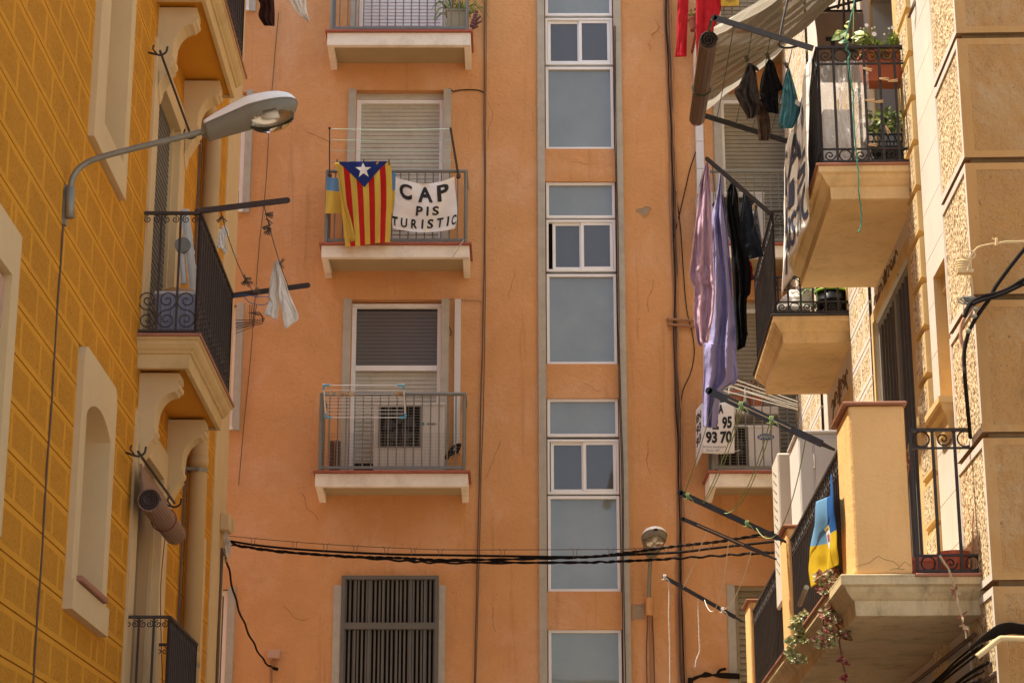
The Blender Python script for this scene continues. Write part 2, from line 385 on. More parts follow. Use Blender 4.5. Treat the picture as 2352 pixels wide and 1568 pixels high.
def french_door(dx, k, kind):
    l = LV[k]; a, b = OX0+dx, OX1+dx; zt, zh = l['zt'], l['zh']
    fw = .055
    mb = MB(); frame_rect(mb, FO, a, b, zt, zh-.085 if kind != 'dark' else zh-.02, fw, -.20, -.13)
    if kind == 'dark':
        zm = Z(839, 0)
        mb.box(FO, a+fw, b-fw, -.20, -.125, zm-.035, zm+.035)
        mb.box(FO, a, b, -.20, -.11, zh-.06, zh-.0195)
    o = mb.build('window', m_alu, ob, bevel=.004)
    mj = MB()
    for (s0, s1) in ((a-JW, a), (b, b+JW)): mj.box(FO, s0, s1, -.05, .035, zt, zh+.005)
    mj.build('stone_jamb', m_conc, o, bevel=.006)
    if kind != 'dark':
        mb = MB(); mb.box(FO, a, b, -.2, -.12, zh-.086, zh-.001); mb.build('shutter_box', m_shutter, o)
    ms = MB()
    if kind == 'white': slats(ms, FO, a+fw, b-fw, -.185, zt, zh-.09, .05); mat = m_shutter_w
    elif kind == 'cream': slats(ms, FO, a+fw, b-fw, -.185, zt+.32, zh-.14, .056); mat = m_shutter
    elif kind == 'khaki': slats(ms, FO, a+fw, b-fw, -.185, zt+.25, zh-.14, .056); mat = m_shutter_y
    else:
        slats(ms, FO, a+fw, b-fw, -.19, zt+.30, zm-.04, .056); mat = m_shutter
        mg = MB(); slats(mg, FO, a+fw, b-fw, -.185, zm+.035, zh-.10, .05, lip=.004); mg.build('glazed_fanlight', m_shutter_gl, o)
    ms.build('roller_shutter', mat, o)
    if kind in ('cream', 'khaki', 'dark'):
        mg = MB(); top = zt+.32
        s = a+fw
        mg.box(FO, s+.30, b-fw-.02, -.215, -.19, zt+.02, top, 1)
        frame_rect(mg, FO, s+.28, s+.75, zt+.02, top, .045, -.21, -.185, 0)
        frame_rect(mg, FO, s+.76, b-fw-.01, zt+.02, top, .045, -.21, -.186, 0)
        mg.build('glass_door', [m_alu, m_glass_d], o)
for dx, kinds in ((0, ('white', 'cream', 'dark')), (DX, ('khaki', 'khaki', 'khaki'))):
    for k in range(3):
        balcony(dx, k); french_door(dx, k, kinds[k])
# ground floor grille and its jambs
def grille(h, jl, jr, pitch, mat, nm):
    a, b, z0, z1 = h
    mb = MB(); frame_rect(mb, FO, a, b, z0, z1, .045, -.06, .04)
    zc = Z(1437); mb.box(FO, a+.045, b-.045, -.06, .035, zc-.04, zc+.04)
    n = 7
    for i in range(1, n): mb.box(FO, lerp(a, b, i/n)-.012, lerp(a, b, i/n)+.012, -.045, .01, z0+.045, zc-.04); mb.box(FO, lerp(a, b, i/n)-.012, lerp(a, b, i/n)+.012, -.045, .01, zc+.04, z1-.045)
    o = mb.build(nm, mat, ob)
    ms = MB()
    for (q0, q1) in ((zc+.04, z1-.045), (z0+.045, zc-.04)):
        nb = int((b-a)/pitch)
        for i in range(1, nb):
            s = lerp(a, b, i/nb); ms.box(FO, s-.012, s+.012, -.04, -.008, q0, q1)
    ms.build('louvre_slat', mat, o)
    mj = MB()
    mj.box(FO, a-jl, a, -.05, .03, z0-.4, z1-.12); mj.box(FO, b, b+jr, -.05, .03, z0-.4, z1-.12)
    mj.build('stone_jamb', m_conc, o, bevel=.006)
m_grille = M('grey_brown_grille', (.14, .128, .10), .6, var=.12, dirt=.4, dcol=(.05, .04, .03), ds=6)
grille(GR, .10, .085, .052, m_grille, 'window_grille')
# louvred window behind the corner posts
mb = MB(); frame_rect(mb, FO, GR2[0], GR2[1], GR2[2], GR2[3], .05, -.15, -.08); o = mb.build('window', m_shutter_y, ob)
mb = MB(); slats(mb, FO, GR2[0]+.05, GR2[1]-.05, -.15, GR2[2], GR2[3]-.05, .075, lip=.03); mb.build('roller_shutter', m_shutter_y, o)
mb = MB(); mb.box(FO, GR2[0]-.10, GR2[0], -.05, .035, GR2[2]-.4, GR2[3]+.005); mb.build('stone_jamb', m_conc, o, bevel=.006)
# half hidden windows
for i, h in enumerate(SW):
    a, b, z0, z1 = h
    mb = MB(); frame_rect(mb, FO, a, b, z0, z1-.01, .06, -.16, -.06); mb.box(FO, a, b+.01, -.1, .05, z0-.03, z0+.002)
    o = mb.build('window', m_alu, ob, bevel=.004)
    ms = MB()
    if i < 3: slats(ms, FO, a+.06, b-.06, -.14, z0+.32, z1-.06, .055); ms.build('roller_shutter', m_shutter_w, o)
    mg = MB(); mg.box(FO, a+.06, b-.06, -.15, -.135, z0+.05, z0+.32 if i < 3 else z1-.07); mg.build('glass_pane', m_glass_d, o)
    mj = MB(); mj.box(FO, b, b+.095, -.05, .035, z0-.04, z1+.02); mj.build('stone_jamb', m_conc, o, bevel=.006)
# stair strip: stone mullions, frames, panes, spandrels
mb = MB()
mb.box(FO, TX0-.10, TX0, -.2, .04, .5, 19); mb.box(FO, TX1, TX1+.10, -.2, .04, .5, 19)
jl = mb.build('stone_mullion', m_conc, ob, bevel=.006)
groups = [(-60, 38, 43, 150, 155, 345), (420, 502, 506, 624, 630, 838), (916, 1003, 1009, 1135, 1139, 1359), (1446, 1640, 1650, 1700, 1710, 1800)]
prev = 19.
for gi, g in enumerate(groups):
    z = [Z(v, -.08) for v in g]
    if gi == 0: z[0] = z[2]+.48
    ms = MB(); ms.box(FO, TX0+.001, TX1-.001, -.15, -.03, z[0]+.0, prev); ms.build('spandrel', m_orange, ob)
    prev = z[5]
    for r in range(3):
        zt, zb = z[2*r], z[2*r+1]
        if gi == 3 and r: break
        mb = MB(); frame_rect(mb, FO, TX0+.012, TX1-.012, zb, zt, .038 if r != 1 else .03, -.14, -.06)
        w = mb.build('stair_window', m_alu, ob, bevel=.004)
        if r != 1:
            mg = MB(); mg.box(FO, TX0+.05, TX1-.05, -.115, -.10, zb+.038, zt-.038); mg.build('frosted_pane', m_glass, w)
        else:
            mid = (TX0+TX1)/2; off = (0, .05, .01, 0)[gi]
            for (a, b, n) in ((TX0+.045+off, mid+.02, -.125), (mid-.0, TX1-.045, -.100)):
                ms = MB(); frame_rect(ms, FO, a, b, zb+.03, zt-.03, .04, n, n+.025); sf = ms.build('sliding_sash', m_alu, w, bevel=.003)
                mg = MB(); mg.box(FO, a+.04, b-.04, n+.005, n+.012, zb+.07, zt-.07); mg.build('glass_pane', m_glass_d, sf)
                if a < mid-.1 and gi == 0: pass
# ================================================================== yellow building on the left
HL = 15.0
yb = thing('ochre_building', 'ochre yellow building on the left with incised stone-block render, scroll corbels and cream window surrounds', 'building', (-3.0, 16, 0))
def rust(mb, fr, s0, s1, z0, z1, holes, ch, phase, bw, n=.014, mar=.035, gr=.011, mi=(0, 1), stag=None, rnd=None):
    """coursed blocks: raised smooth margin round a slightly sunk rough panel, open joint between courses"""
    k = floor((z0-phase)/ch)
    while True:
        a = phase+k*ch; b = a+ch; k += 1
        if a > z1: break
        if b < z0: continue
        a2, b2 = max(a, z0)+gr/2, min(b, z1)-gr/2
        if b2-a2 < .03: continue
        st = ((k % 2)*.5 if stag is None else stag[k % len(stag)])*bw
        j = floor((s0-st)/bw)
        while True:
            p = st+j*bw; q = p+bw; j += 1
            if p > s1: break
            if q < s0: continue
            rs = [(max(p, s0), min(q, s1), a2, b2)]
            for h in holes: rs = subtract(rs, h)
            for (x0, x1, y0, y1) in rs:
                if x1-x0 < .01 or y1-y0 < .01: continue
                m2 = .55*mar
                if x1-x0 > 2.6*mar and y1-y0 > 2.6*mar:
                    o = [(x0, y0), (x1, y0), (x1, y1), (x0, y1)]; i_ = [(x0+m2, y0+mar), (x1-m2, y0+mar), (x1-m2, y1-mar), (x0+m2, y1-mar)]
                    i2 = [(x0+m2+.006, y0+mar+.006), (x1-m2-.006, y0+mar+.006), (x1-m2-.006, y1-mar-.006), (x0+m2+.006, y1-mar-.006)]
                    P = [fr.w(x, n, z) for x, z in o]+[fr.w(x, n, z) for x, z in i_]+[fr.w(x, n-.0025, z) for x, z in i2]
                    mb.add(P, [(e, (e+1) % 4, 4+(e+1) % 4, 4+e) for e in range(4)], mi[0])
                    mb.add(P, [(4+e, 4+(e+1) % 4, 8+(e+1) % 4, 8+e) for e in range(4)], mi[0])
                    mb.add(P, [(8, 9, 10, 11)], mi[1])
                else:
                    mb.quad(fr.w(x0, n, y0), fr.w(x1, n, y0), fr.w(x1, n, y1), fr.w(x0, n, y1), mi[0])
                # joint edges
                mb.quad(fr.w(x0, 0, y0), fr.w(x1, 0, y0), fr.w(x1, n, y0), fr.w(x0, n, y0), mi[0])
                mb.quad(fr.w(x0, 0, y1), fr.w(x1, 0, y1), fr.w(x1, n, y1), fr.w(x0, n, y1), mi[0])
def plate(mb, fr, rect, hole, n0, n1, mi=0):
    """flat raised surround with a rectangular hole"""
    for r in subtract([rect], hole): mb.box(fr, r[0], r[1], n0, n1, r[2], r[3], mi)
ZP = 3.28
# cut outs: (outer surround) and (opening)
W1o, W1i = (13.58, 14.92, 7.08, 9.4), (13.92, 14.74, 7.32, 9.2)
W2o, W2i = (13.72, 15.04, 3.73, 5.59), (13.91, 14.85, 3.97, 5.27)
W0o, W0i = (10.3, 11.66, 3.82, 5.65), (10.6, 11.47, 4.0, 5.35)
W3o, W3i = (19.35, 20.35, 3.2, 5.45), (19.6, 20.13, 3.4, 5.25)
W4o, W4i = (19.75, 20.62, 10.58, 12.5), (19.95, 20.42, 10.8, 12.3)
W5o, W5i = (19.55, 20.45, 7.2, 8.9), (19.8, 20.23, 7.4, 8.7)
D1o, D1i = (16.1, 17.94, 6.3, 9.0), (16.36, 17.60, 6.33, 8.75)
D0o, D0i = (16.1, 17.94, 3.02, 5.72), (16.36, 17.60, 3.05, 5.47)
surr = [W0o, W1o, W2o, W3o, W4o, W5o, D1o, D0o]; opens = [W0i, W1i, W2i, W3i, W4i, W5i, D1i, D0i]
CP = (20.95, LC, 0, HL)
LN = 7.0
rects = [(LN, LC, 0, HL)]
for h in opens: rects = subtract(rects, h)
mb = MB()
for (a, b, c, d) in rects: mb.quad(FL.w(a, 0, c), FL.w(b, 0, c), FL.w(b, 0, d), FL.w(a, 0, d))
# end wall, back and roof
mb.quad(FL.w(LC, 0, 0), FL.w(LC, -9, 0), FL.w(LC, -9, HL), FL.w(LC, 0, HL), 1)
mb.quad(FL.w(LN, 0, 0), FL.w(LN, -9, 0), FL.w(LN, -9, HL), FL.w(LN, 0, HL), 1)
mb.quad(FL.w(LN, -9, 0), FL.w(LC, -9, 0), FL.w(LC, -9, HL), FL.w(LN, -9, HL), 1)
mb.quad(FL.w(LN, 0, HL), FL.w(LC, 0, HL), FL.w(LC, -9, HL), FL.w(LN, -9, HL), 1)
mb.build('wall', [m_groove_o, m_ochre], yb)
mb = MB(); zph = FL.px(29.7, 812.7)[1]
cab = (12.93, 12.955, 0, 6.3)
rust(mb, FL, LN, 20.95, 2.0, 11.6, surr, .2985, zph, .56, stag=(0, .45, .12, .62, .3))
rust(mb, FL, LN, 20.95, 11.6, HL, [W4o], .2985, zph, .56)
mb.build('block_render', [m_ochre, m_ochre_r], yb)
mb = MB(); mb.box(FL, 20.95, LC+.03, -.3, .03, 0, HL); mb.build('corner_pilaster', m_cream, yb, bevel=.01)
# surrounds
def surround(o_, i_, n1, nm='window_surround', arch=False, sill=False, round_top=False, apron=False, back=m_cream, depth=.22):
    mb = MB()
    if not arch: plate(mb, FL, o_, i_, -.02, n1)
    else:
        s0, s1, z0, z1 = o_; a, b, c, d = i_
        mb.box(FL, s0, a, -.02, n1, z0, z1-.12); mb.box(FL, b, s1, -.02, n1, z0, z1-.12); mb.box(FL, a, b, -.02, n1, z0, c)
        n = 14; rise = .14
        lo = lambda t: d-rise+rise*sin(pi*t)**.7 if 0 < t < 1 else d-rise
        def hi(t):     # rounded shoulders
            e = min(t, 1-t)*(s1-s0); r = .12
            return z1 if e > r else z1-r+math.sqrt(max(0, r*r-(r-e)**2))
        xs = [s0+(s1-s0)*i/40 for i in range(41)]+[a, b]; xs = sorted(set(xs))
        for x0, x1 in zip(xs[:-1], xs[1:]):
            def low(x): return z1-.12 if x < a-1e-6 or x > b+1e-6 else lo((x-a)/(b-a))
            xm = (x0+x1)/2
            l0 = z1-.12 if xm < a or xm > b else lo(min(max((x0-a)/(b-a), 0), 1)); l1 = z1-.12 if xm < a or xm > b else lo(min(max((x1-a)/(b-a), 0), 1))
            h0, h1 = hi((x0-s0)/(s1-s0)), hi((x1-s0)/(s1-s0))
            p = [FL.w(x0, n1, l0), FL.w(x1, n1, l1), FL.w(x1, n1, h1), FL.w(x0, n1, h0)]; q = [FL.w(x0, -depth, l0), FL.w(x1, -depth, l1), FL.w(x1, -.02, h1), FL.w(x0, -.02, h0)]
            mb.add(p+q, [(0, 1, 2, 3), (0, 4, 5, 1), (3, 2, 6, 7)])
    if apron: mb.box(FL, o_[0]-.015, o_[1]+.03, -.018, n1+.02, o_[2]-.004, i_[2]-.04)
    o = mb.build(nm, m_cream, yb)
    mb = MB(); reveal(mb, FL, *i_, depth, n0=n1-.002)
    mb.quad(FL.w(i_[0]-.01, -depth+.002, i_[2]-.01), FL.w(i_[1]+.01, -depth+.002, i_[2]-.01), FL.w(i_[1]+.01, -depth+.002, i_[3]+.01), FL.w(i_[0]-.01, -depth+.002, i_[3]+.01), 1)
    mb.build('niche', [m_cream, back], o)
    if sill:
        mb = MB(); mb.box(FL, i_[0]-.02, i_[1]+.03, -.15, n1+.045, i_[2]-.03, i_[2]+.015); mb.build('tile_sill', m_tile_p, o, bevel=.012)
    return o
surround(W1o, W1i, .06)
surround(W2o, W2i, .06, arch=True, sill=True, apron=True)
w0 = surround(W0o, W0i, .06)
mb = MB(); mb.box(FL, W0i[0], W0i[1], -.19, .02, 5.02, 5.33); mb.build('shutter_box', M('pinkish_wood_box', (.50, .30, .19), .7, var=.1, vs=6), w0, bevel=.01)
surround(W3o, W3i, .05); surround(W4o, W4i, .05); surround(W5o, W5i, .03)
m_grey_sh = M('grey_roller_shutter', (.125, .110, .085), .55, var=.06)
for (o_, i_, kind) in ((D1o, D1i, 1), (D0o, D0i, 0)):
    so_ = surround(o_, i_, .035, 'door_surround', depth=.26)
    mb = MB()
    if kind: slats(mb, FL, i_[0], i_[1], -.06, i_[2], i_[3], .055, lip=.008)
    else:
        mb.box(FL, i_[0], i_[1], -.10, -.06, i_[2], i_[3]); mb.box(FL, (i_[0]+i_[1])/2-.04, (i_[0]+i_[1])/2+.04, -.06, -.045, i_[2], i_[3])
    mb.build('roller_shutter' if kind else 'closed_door', m_grey_sh if kind else M('tan_door_panel', (.33, .22, .11), .6, var=.05), so_)
    mb = MB(); mb.box(FL, i_[0], i_[0]+.05, -.10, -.03, i_[2], i_[3]); mb.box(FL, i_[1]-.06, i_[1]-.001, -.10, -.025, i_[2], i_[3]); mb.build('door_frame', m_cream, so_)
# balconies with mitred cornice
def rings(mb, fr, s0, s1, P, zt, prof, mi=0):
    """prof: (inset, drop) loops lofted round three sides of a slab"""
    L_ = []
    for d, h in prof:
        L_.append([fr.w(s0+d, 0, zt-h), fr.w(s0+d, P-d, zt-h), fr.w(s1-d, P-d, zt-h), fr.w(s1-d, 0, zt-h)])
    for A, B in zip(L_[:-1], L_[1:]):
        for i in range(3): mb.quad(A[i], A[i+1], B[i+1], B[i], mi)
    mb.quad(*L_[0], mi)
    return prof[-1]
CORN = [(0, .03), (.0, .045), (.018, .06), (.022, .085), (.04, .115), (.062, .135), (.068, .15), (.085, .155), (.092, .27), (.125, .275)]
def spiral(c, ax, ay, r, turns=1.6, n=22, start=0., sgn=1, tail=.12):
    """points of a scroll; starts at the rim"""
    out = []
    for i in range(n+1):
        t = i/n; rr = r*(1-t*(1-tail)); a = start+sgn*turns*2*pi*t
        out.append(c+ax*cos(a)*rr+ay*sin(a)*rr)
    return out
UP = Vector((0, 0, 1))
def ccurl(mb, c, dx, w, h, rr=.006):
    """a C scroll hanging below a rail: two curls joined"""
    r = h*.5
    a = spiral(c-dx*(w/2-r)-UP*0, -dx, UP, r, 1.4, 16, pi*.5, -1); b = spiral(c+dx*(w/2-r), dx, UP, r, 1.4, 16, pi*.5, -1)
    mb.tube(a, rr, 5); mb.tube(b, rr, 5)
def scurl(mb, c, dx, w, h, rr=.007):
    """S panel: a big curl above and below"""
    r = h*.25
    a = spiral(c+UP*r*.98, dx, UP, r, 1.7, 24, -pi*.5, 1); b = spiral(c-UP*r*.98, dx, UP, r, 1.7, 24, pi*.5, 1)
    mb.tube(a, rr, 5); mb.tube(b, rr, 5)
def iron_run(mb, A, B, zt, h, nb, top=.16, bot=.34, br=.009, scroll=True, style='yb', skip=()):
    """one straight run of iron railing from A to B"""
    A = Vector(A); B = Vector(B); d = (B-A); L_ = d.length; dx = d.normalized()
    a = Vector((A.x, A.y, zt)); b = Vector((B.x, B.y, zt))
    mb.bar(a+UP*h, b+UP*h, .035, .022); mb.bar(a+UP*.03, b+UP*.03, .03, .018)
    if style == 'rb': mb.bar(a+UP*(h-top), b+UP*(h-top), .018, .014); mb.bar(a+UP*.14, b+UP*.14, .018, .014)
    for i in range(nb+1):
        p = a.lerp(b, i/nb)
        if i in skip: continue
        mb.bar(p+UP*.03, p+UP*h, br*2, br*2, up=dx)
    if scroll:
        st = L_/nb
        for i in range(nb):
            m = a.lerp(b, (i+.5)/nb)
            if style == 'yb':
                for sg in (-1, 1): mb.tube(spiral(m+dx*sg*st*.22+UP*(h-.055), dx*sg, UP, min(.034, st*.26), 1.5, 14, pi*.5, -1), .0045, 4)
                scurl(mb, m+UP*(.04+bot/2), dx*(1 if i % 2 else -1), st, min(bot, st*2.3), .006)
            else:
                r = min((top-.02)/2, st*.42)
                if i % 2 == 0:
                    mb.tube([m+UP*(h-top/2)+dx*r*cos(t*pi/8)+UP*r*sin(t*pi/8) for t in range(16)], .006, 4, closed=True)
                    r2 = .048; mb.tube([m+UP*.085+dx*min(r2, st*.42)*cos(t*pi/8)+UP*r2*sin(t*pi/8) for t in range(16)], .006, 4, closed=True)
                else:
                    mb.tube(spiral(m+UP*(h-top/2), dx, UP, r, 1.5, 16, pi, 1), .006, 4)
                    mb.tube(spiral(m+UP*.085, dx, UP, min(.048, st*.42), 1.5, 16, pi, 1), .006, 4)
def yb_balcony(zt, s0, s1, P):
    mb = MB(); rings(mb, FL, s0, s1, P, zt, CORN)
    d, h = CORN[-1]
    # sunk soffit panel
    mb.quad(FL.w(s0+d, 0, zt-h), FL.w(s0+d, 0, zt-h+.03), FL.w(s0+d, P-d, zt-h+.03), FL.w(s0+d, P-d, zt-h)); mb.quad(FL.w(s1-d, 0, zt-h), FL.w(s1-d, 0, zt-h+.03), FL.w(s1-d, P-d, zt-h+.03), FL.w(s1-d, P-d, zt-h))
    mb.quad(FL.w(s0+d, P-d, zt-h), FL.w(s0+d, P-d, zt-h+.03), FL.w(s1-d, P-d, zt-h+.03), FL.w(s1-d, P-d, zt-h))
    mb.quad(FL.w(s0+d, 0, zt-h+.03), FL.w(s1-d, 0, zt-h+.03), FL.w(s1-d, P-d, zt-h+.03), FL.w(s0+d, P-d, zt-h+.03), 1)
    o = mb.build('balcony', [m_cream_d, m_ochre], yb)
    mb = MB(); mb.box(FL, s0-.015, s1+.015, 0, P+.015, zt-.03, zt); mb.build('tile_edge', m_tile_p, o, bevel=.01)
    mb = MB(); e = .045
    iron_run(mb, FL.w(s0+e, 0, 0), FL.w(s0+e, P-e, 0), zt, 1.05, 3)
    iron_run(mb, FL.w(s0+e, P-e, 0), FL.w(s1-e, P-e, 0), zt, 1.05, 16)
    iron_run(mb, FL.w(s1-e, 0, 0), FL.w(s1-e, P-e, 0), zt, 1.05, 3)
    mb.build('railing', m_iron_b, o)
    # scroll corbels
    for c in (16.22, 17.80):
        mb = MB()
        pr = [(.0, 0), (.34, 0), (.345, -.05), (.345, -.06), (.325, -.07), (.325, -.085), (.35, -.10), (.345, -.13), (.32, -.145), (.315, -.16)]
        pr += [(.315-.16*sin(t*pi/12)*1.0, -.16-.21*(1-cos(t*pi/12))) for t in range(1, 7)]
        pr += [(.15, -.46), (.165, -.47), (.165, -.50), (.14, -.53), (.155, -.545), (.13, -.57), (.035, -.75), (0, -.75)]
        pts = [FL.w(c, n, zt-.272+z) for n, z in pr]
        mb.prism(pts, FL.S*.22)
        mb.build('scroll_corbel', m_cream, yb, bevel=.004)
        mb = MB(); mb.prism([FL.w(c, .05, zt-.272-.60), FL.w(c+.22, .05, zt-.272-.60), FL.w(c+.22, .05, zt-.272-.75), FL.w(c+.11, .05, zt-.272-.86), FL.w(c, .05, zt-.272-.75)], FL.N*-.03); mb.build('corbel_drop', m_cream, yb, bevel=.004)
    return o
yb_balcony(6.33, 15.99, 18.32, .52)
yb_balcony(6.33+ZP, 15.99, 18.32, .52)
yb_balcony(2.99, 16.12, 17.80, .40)
# drainpipe
dp = thing('drainpipe', 'fat beige drainpipe running down the ochre wall beside its corner', 'drainpipe', FL.w(19.1, .12, 2))
mb = MB(); mb.tube([FL.w(19.1, .115, 2), FL.w(19.1, .115, 9.25)], .088, 20); mb.build('pipe', m_pipe, dp, smooth=True)
for z in (4.1, 5.95, 7.9):
    mb = MB(); mb.tube([FL.w(19.1, .115, z-.06), FL.w(19.1, .115, z+.06)], .094, 20); mb.build('socket', m_pipe, dp, smooth=True)
    mb = MB(); mb.tube([FL.w(19.1, .115, z-.09), FL.w(19.1, .115, z-.06)], .0925, 20); mb.box(FL, 18.93, 19.1, 0, .03, z-.09, z-.06); mb.box(FL, 18.98, 19.0, 0, .13, z-.09, z-.06); mb.build('bracket', m_galv, dp)
mb = MB(); mb.tube(smooth_path([FL.w(19.1, .115, 9.2), FL.w(19.1, .10, 9.4), FL.w(18.9, .06, 9.55), FL.w(18.9, -.1, 9.6)]), .082, 16); mb.build('elbow', m_pipe, dp, smooth=True)
# thin cables clipped beside the pipe and down the wall
mb = MB()
for k, (s, r) in enumerate(((18.80, .006), (18.84, .008), (18.88, .005))):
    mb.tube(smooth_path([FL.w(s+.012*sin(i*1.7+k), .03, 2+i*.6) for i in range(15)], 3), r, 5)
tag(mb.build('wall_cable', m_cable_b), 'thin brown cables clipped between the ochre wall and the fat drainpipe', 'cable')
mb = MB(); mb.tube(smooth_path([FL.w(12.94+.010*sin(i*2.1), .020, 6.3-i*.35) for i in range(14)], 3), .0065, 6)
tag(mb.build('lamp_feed_cable', m_cable_b), 'brown cable running straight down the ochre wall from the foot of the street lamp', 'cable')
mb = MB(); mb.tube(smooth_path([FL.w(21.6+.01*sin(i*1.3), .045, 5.6-i*.3) for i in range(12)], 3), .012, 6); mb.tube(smooth_path([FL.w(21.68+.01*sin(i*1.9), .045, 5.6-i*.3) for i in range(12)], 3), .008, 6)
tag(mb.build('corner_cable', m_cable_b), 'pair of brown cables dropping down the cream corner of the ochre building', 'cable')
# ================================================================== sand coloured building on the right
HR = 17.0; RF = 25.1
rb = thing('sand_building', 'sunlit sand coloured building on the right with hammered corner stones, rough panels and long balconies', 'building', (3.4, 14, 0))
SN = (14.60, 15.16, 5.42, 6.53)              # narrow window recess
BD1 = (16.35, 17.55, 7.7, 10.0); BDL = (16.30, 18.40, 4.0, 7.13); BD2 = (20.3, 21.6, 7.7, 10.0); BL2 = (20.3, 21.6, 4.0, 6.9)
BD0 = (16.4, 17.6, 0.4, 2.9)
Dopen = [SN, BD1, BDL, BD2, BL2]
rects = [(RC, RF, 0, HR)]
for h in Dopen: rects = subtract(rects, h)
mb = MB()
for (a, b, c, d) in rects: mb.quad(FR.w(a, 0, c), FR.w(b, 0, c), FR.w(b, 0, d), FR.w(a, 0, d))
mb.quad(FR.w(RC, 0, 0), FR.w(RC, -9, 0), FR.w(RC, -9, HR), FR.w(RC, 0, HR), 1)
mb.quad(FR.w(RF, 0, 0), FR.w(RF, -9, 0), FR.w(RF, -9, HR), FR.w(RF, 0, HR), 0)
mb.quad(FR.w(RC, -9, 0), FR.w(RF, -9, 0), FR.w(RF, -9, HR), FR.w(RC, -9, HR), 0)
mb.quad(FR.w(RC, 0, HR), FR.w(RF, 0, HR), FR.w(RF, -9, HR), FR.w(RC, -9, HR), 0)
for h in Dopen[1:]: reveal(mb, FR, *h, .2)
mb.build('wall', [m_sand, m_end_s], rb)
# corner stones: hammered panels on the street side, pitted panels on the end wall, open joints between
zj = [0.0, .95, 1.93, 2.9, 3.866, 4.877, 5.856, 6.867, 7.823, 8.8, 9.77, 10.75, 11.7, 12.7, 13.7, 14.7, 15.7, 17.0]
ns = .05; gq = .022
for z0, z1 in zip(zj[:-1], zj[1:]):
    a, b = z0+gq, z1-gq
    mb = MB(); S0, S1 = RC-ns, 14.50
    m1, m2 = .055, .05
    # street face
    o = [(S0, a), (S1, a), (S1, b), (S0, b)]; i_ = [(S0+m1, a+m2), (S1-m1*.5, a+m2), (S1-m1*.5, b-m2), (S0+m1, b-m2)]
    P = [FR.w(x, ns, z) for x, z in o]+[FR.w(x, ns, z) for x, z in i_]+[FR.w(x+.008*(1 if x < 14 else -1), ns-.01, z) for x, z in i_]
    mb.add(P, [(e, (e+1) % 4, 4+(e+1) % 4, 4+e) for e in range(4)], 0); mb.add(P, [(4+e, 4+(e+1) % 4, 8+(e+1) % 4, 8+e) for e in range(4)], 0); mb.add(P, [(8, 9, 10, 11)], 1)
    # end face
    T0, T1 = -ns, 1.9
    o = [(T0, a), (T1, a), (T1, b), (T0, b)]; i_ = [(T0+.07, a+.05), (T1-.03, a+.05), (T1-.03, b-.05), (T0+.07, b-.05)]
    P = [FE.w(x, ns, z) for x, z in o]+[FE.w(x, ns, z) for x, z in i_]+[FE.w(x+.004*(1 if x < 1 else -1), ns-.002, z) for x, z in i_]
    mb.add(P, [(e, (e+1) % 4, 4+(e+1) % 4, 4+e) for e in range(4)], 2); mb.add(P, [(4+e, 4+(e+1) % 4, 8+(e+1) % 4, 8+e) for e in range(4)], 2); mb.add(P, [(8, 9, 10, 11)], 3)
    # joint faces
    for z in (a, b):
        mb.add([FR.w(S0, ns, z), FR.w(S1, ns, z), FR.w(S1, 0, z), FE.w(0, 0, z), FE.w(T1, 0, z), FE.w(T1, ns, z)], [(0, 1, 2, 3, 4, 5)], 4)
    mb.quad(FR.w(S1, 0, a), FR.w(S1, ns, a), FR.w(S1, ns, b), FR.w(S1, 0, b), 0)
    mb.quad(FR.w(RC-.001, .002, b-.001), FR.w(S1, .002, b-.001), FR.w(S1, .002, b+2*gq+.001), FR.w(RC-.001, .002, b+2*gq+.001), 4)  # dark brown backing strips across the open joints, both faces
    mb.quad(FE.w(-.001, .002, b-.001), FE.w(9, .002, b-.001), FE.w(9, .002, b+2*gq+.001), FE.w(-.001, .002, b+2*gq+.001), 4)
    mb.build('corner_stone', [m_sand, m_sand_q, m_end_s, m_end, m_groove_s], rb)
mb = MB()
for z0, z1 in zip(zj[:-1], zj[1:]): mb.box(FE, 1.93, 9, 0, ns-.004, z0+gq, z1-gq, 0)
mb.build('end_wall_blocks', [m_end], rb)
# smooth ashlar strip with hairline joints
mb = MB(); n0 = .02; z = 3.2-.392*8; 
while z < HR:
    for r in subtract([(14.52, 15.44, z+.003, z+.392-.003)], (SN[0], SN[1], SN[2], SN[3])): mb.box(FR, *r[:2], -.02, n0, *r[2:])
    z += .392
mb.build('ashlar_strip', m_sand, rb)
# narrow recess with stepped head, sill
mb = MB(); reveal(mb, FR, *SN, .22, n0=.019)
mb.quad(FR.w(SN[0], -.215, SN[2]), FR.w(SN[1], -.215, SN[2]), FR.w(SN[1], -.215, SN[3]), FR.w(SN[0], -.215, SN[3]))
for i, (zz, nn) in enumerate(((6.53, -.10), (6.42, -.13), (6.22, -.16))): mb.box(FR, SN[0]+.001, SN[1]-.001, -.214, nn+.06-.05*i, zz-.13, zz-.002)
o = mb.build('window_recess', m_cream_d, rb)
mb = MB(); rings(mb, FR, 13.92+.66, 15.22, .14, 5.43, [(0, 0), (0, .045), (.02, .055), (.03, .10), (.06, .13), (.075, .22), (.14, .23)]); mb.build('window_sill', m_cream_d, o)
mb = MB(); mb.tube([FR.w(14.68, -.16, 5.43), FR.w(14.68, -.16, 6.3)], .016, 8); mb.build('recess_pipe', m_galv, o)
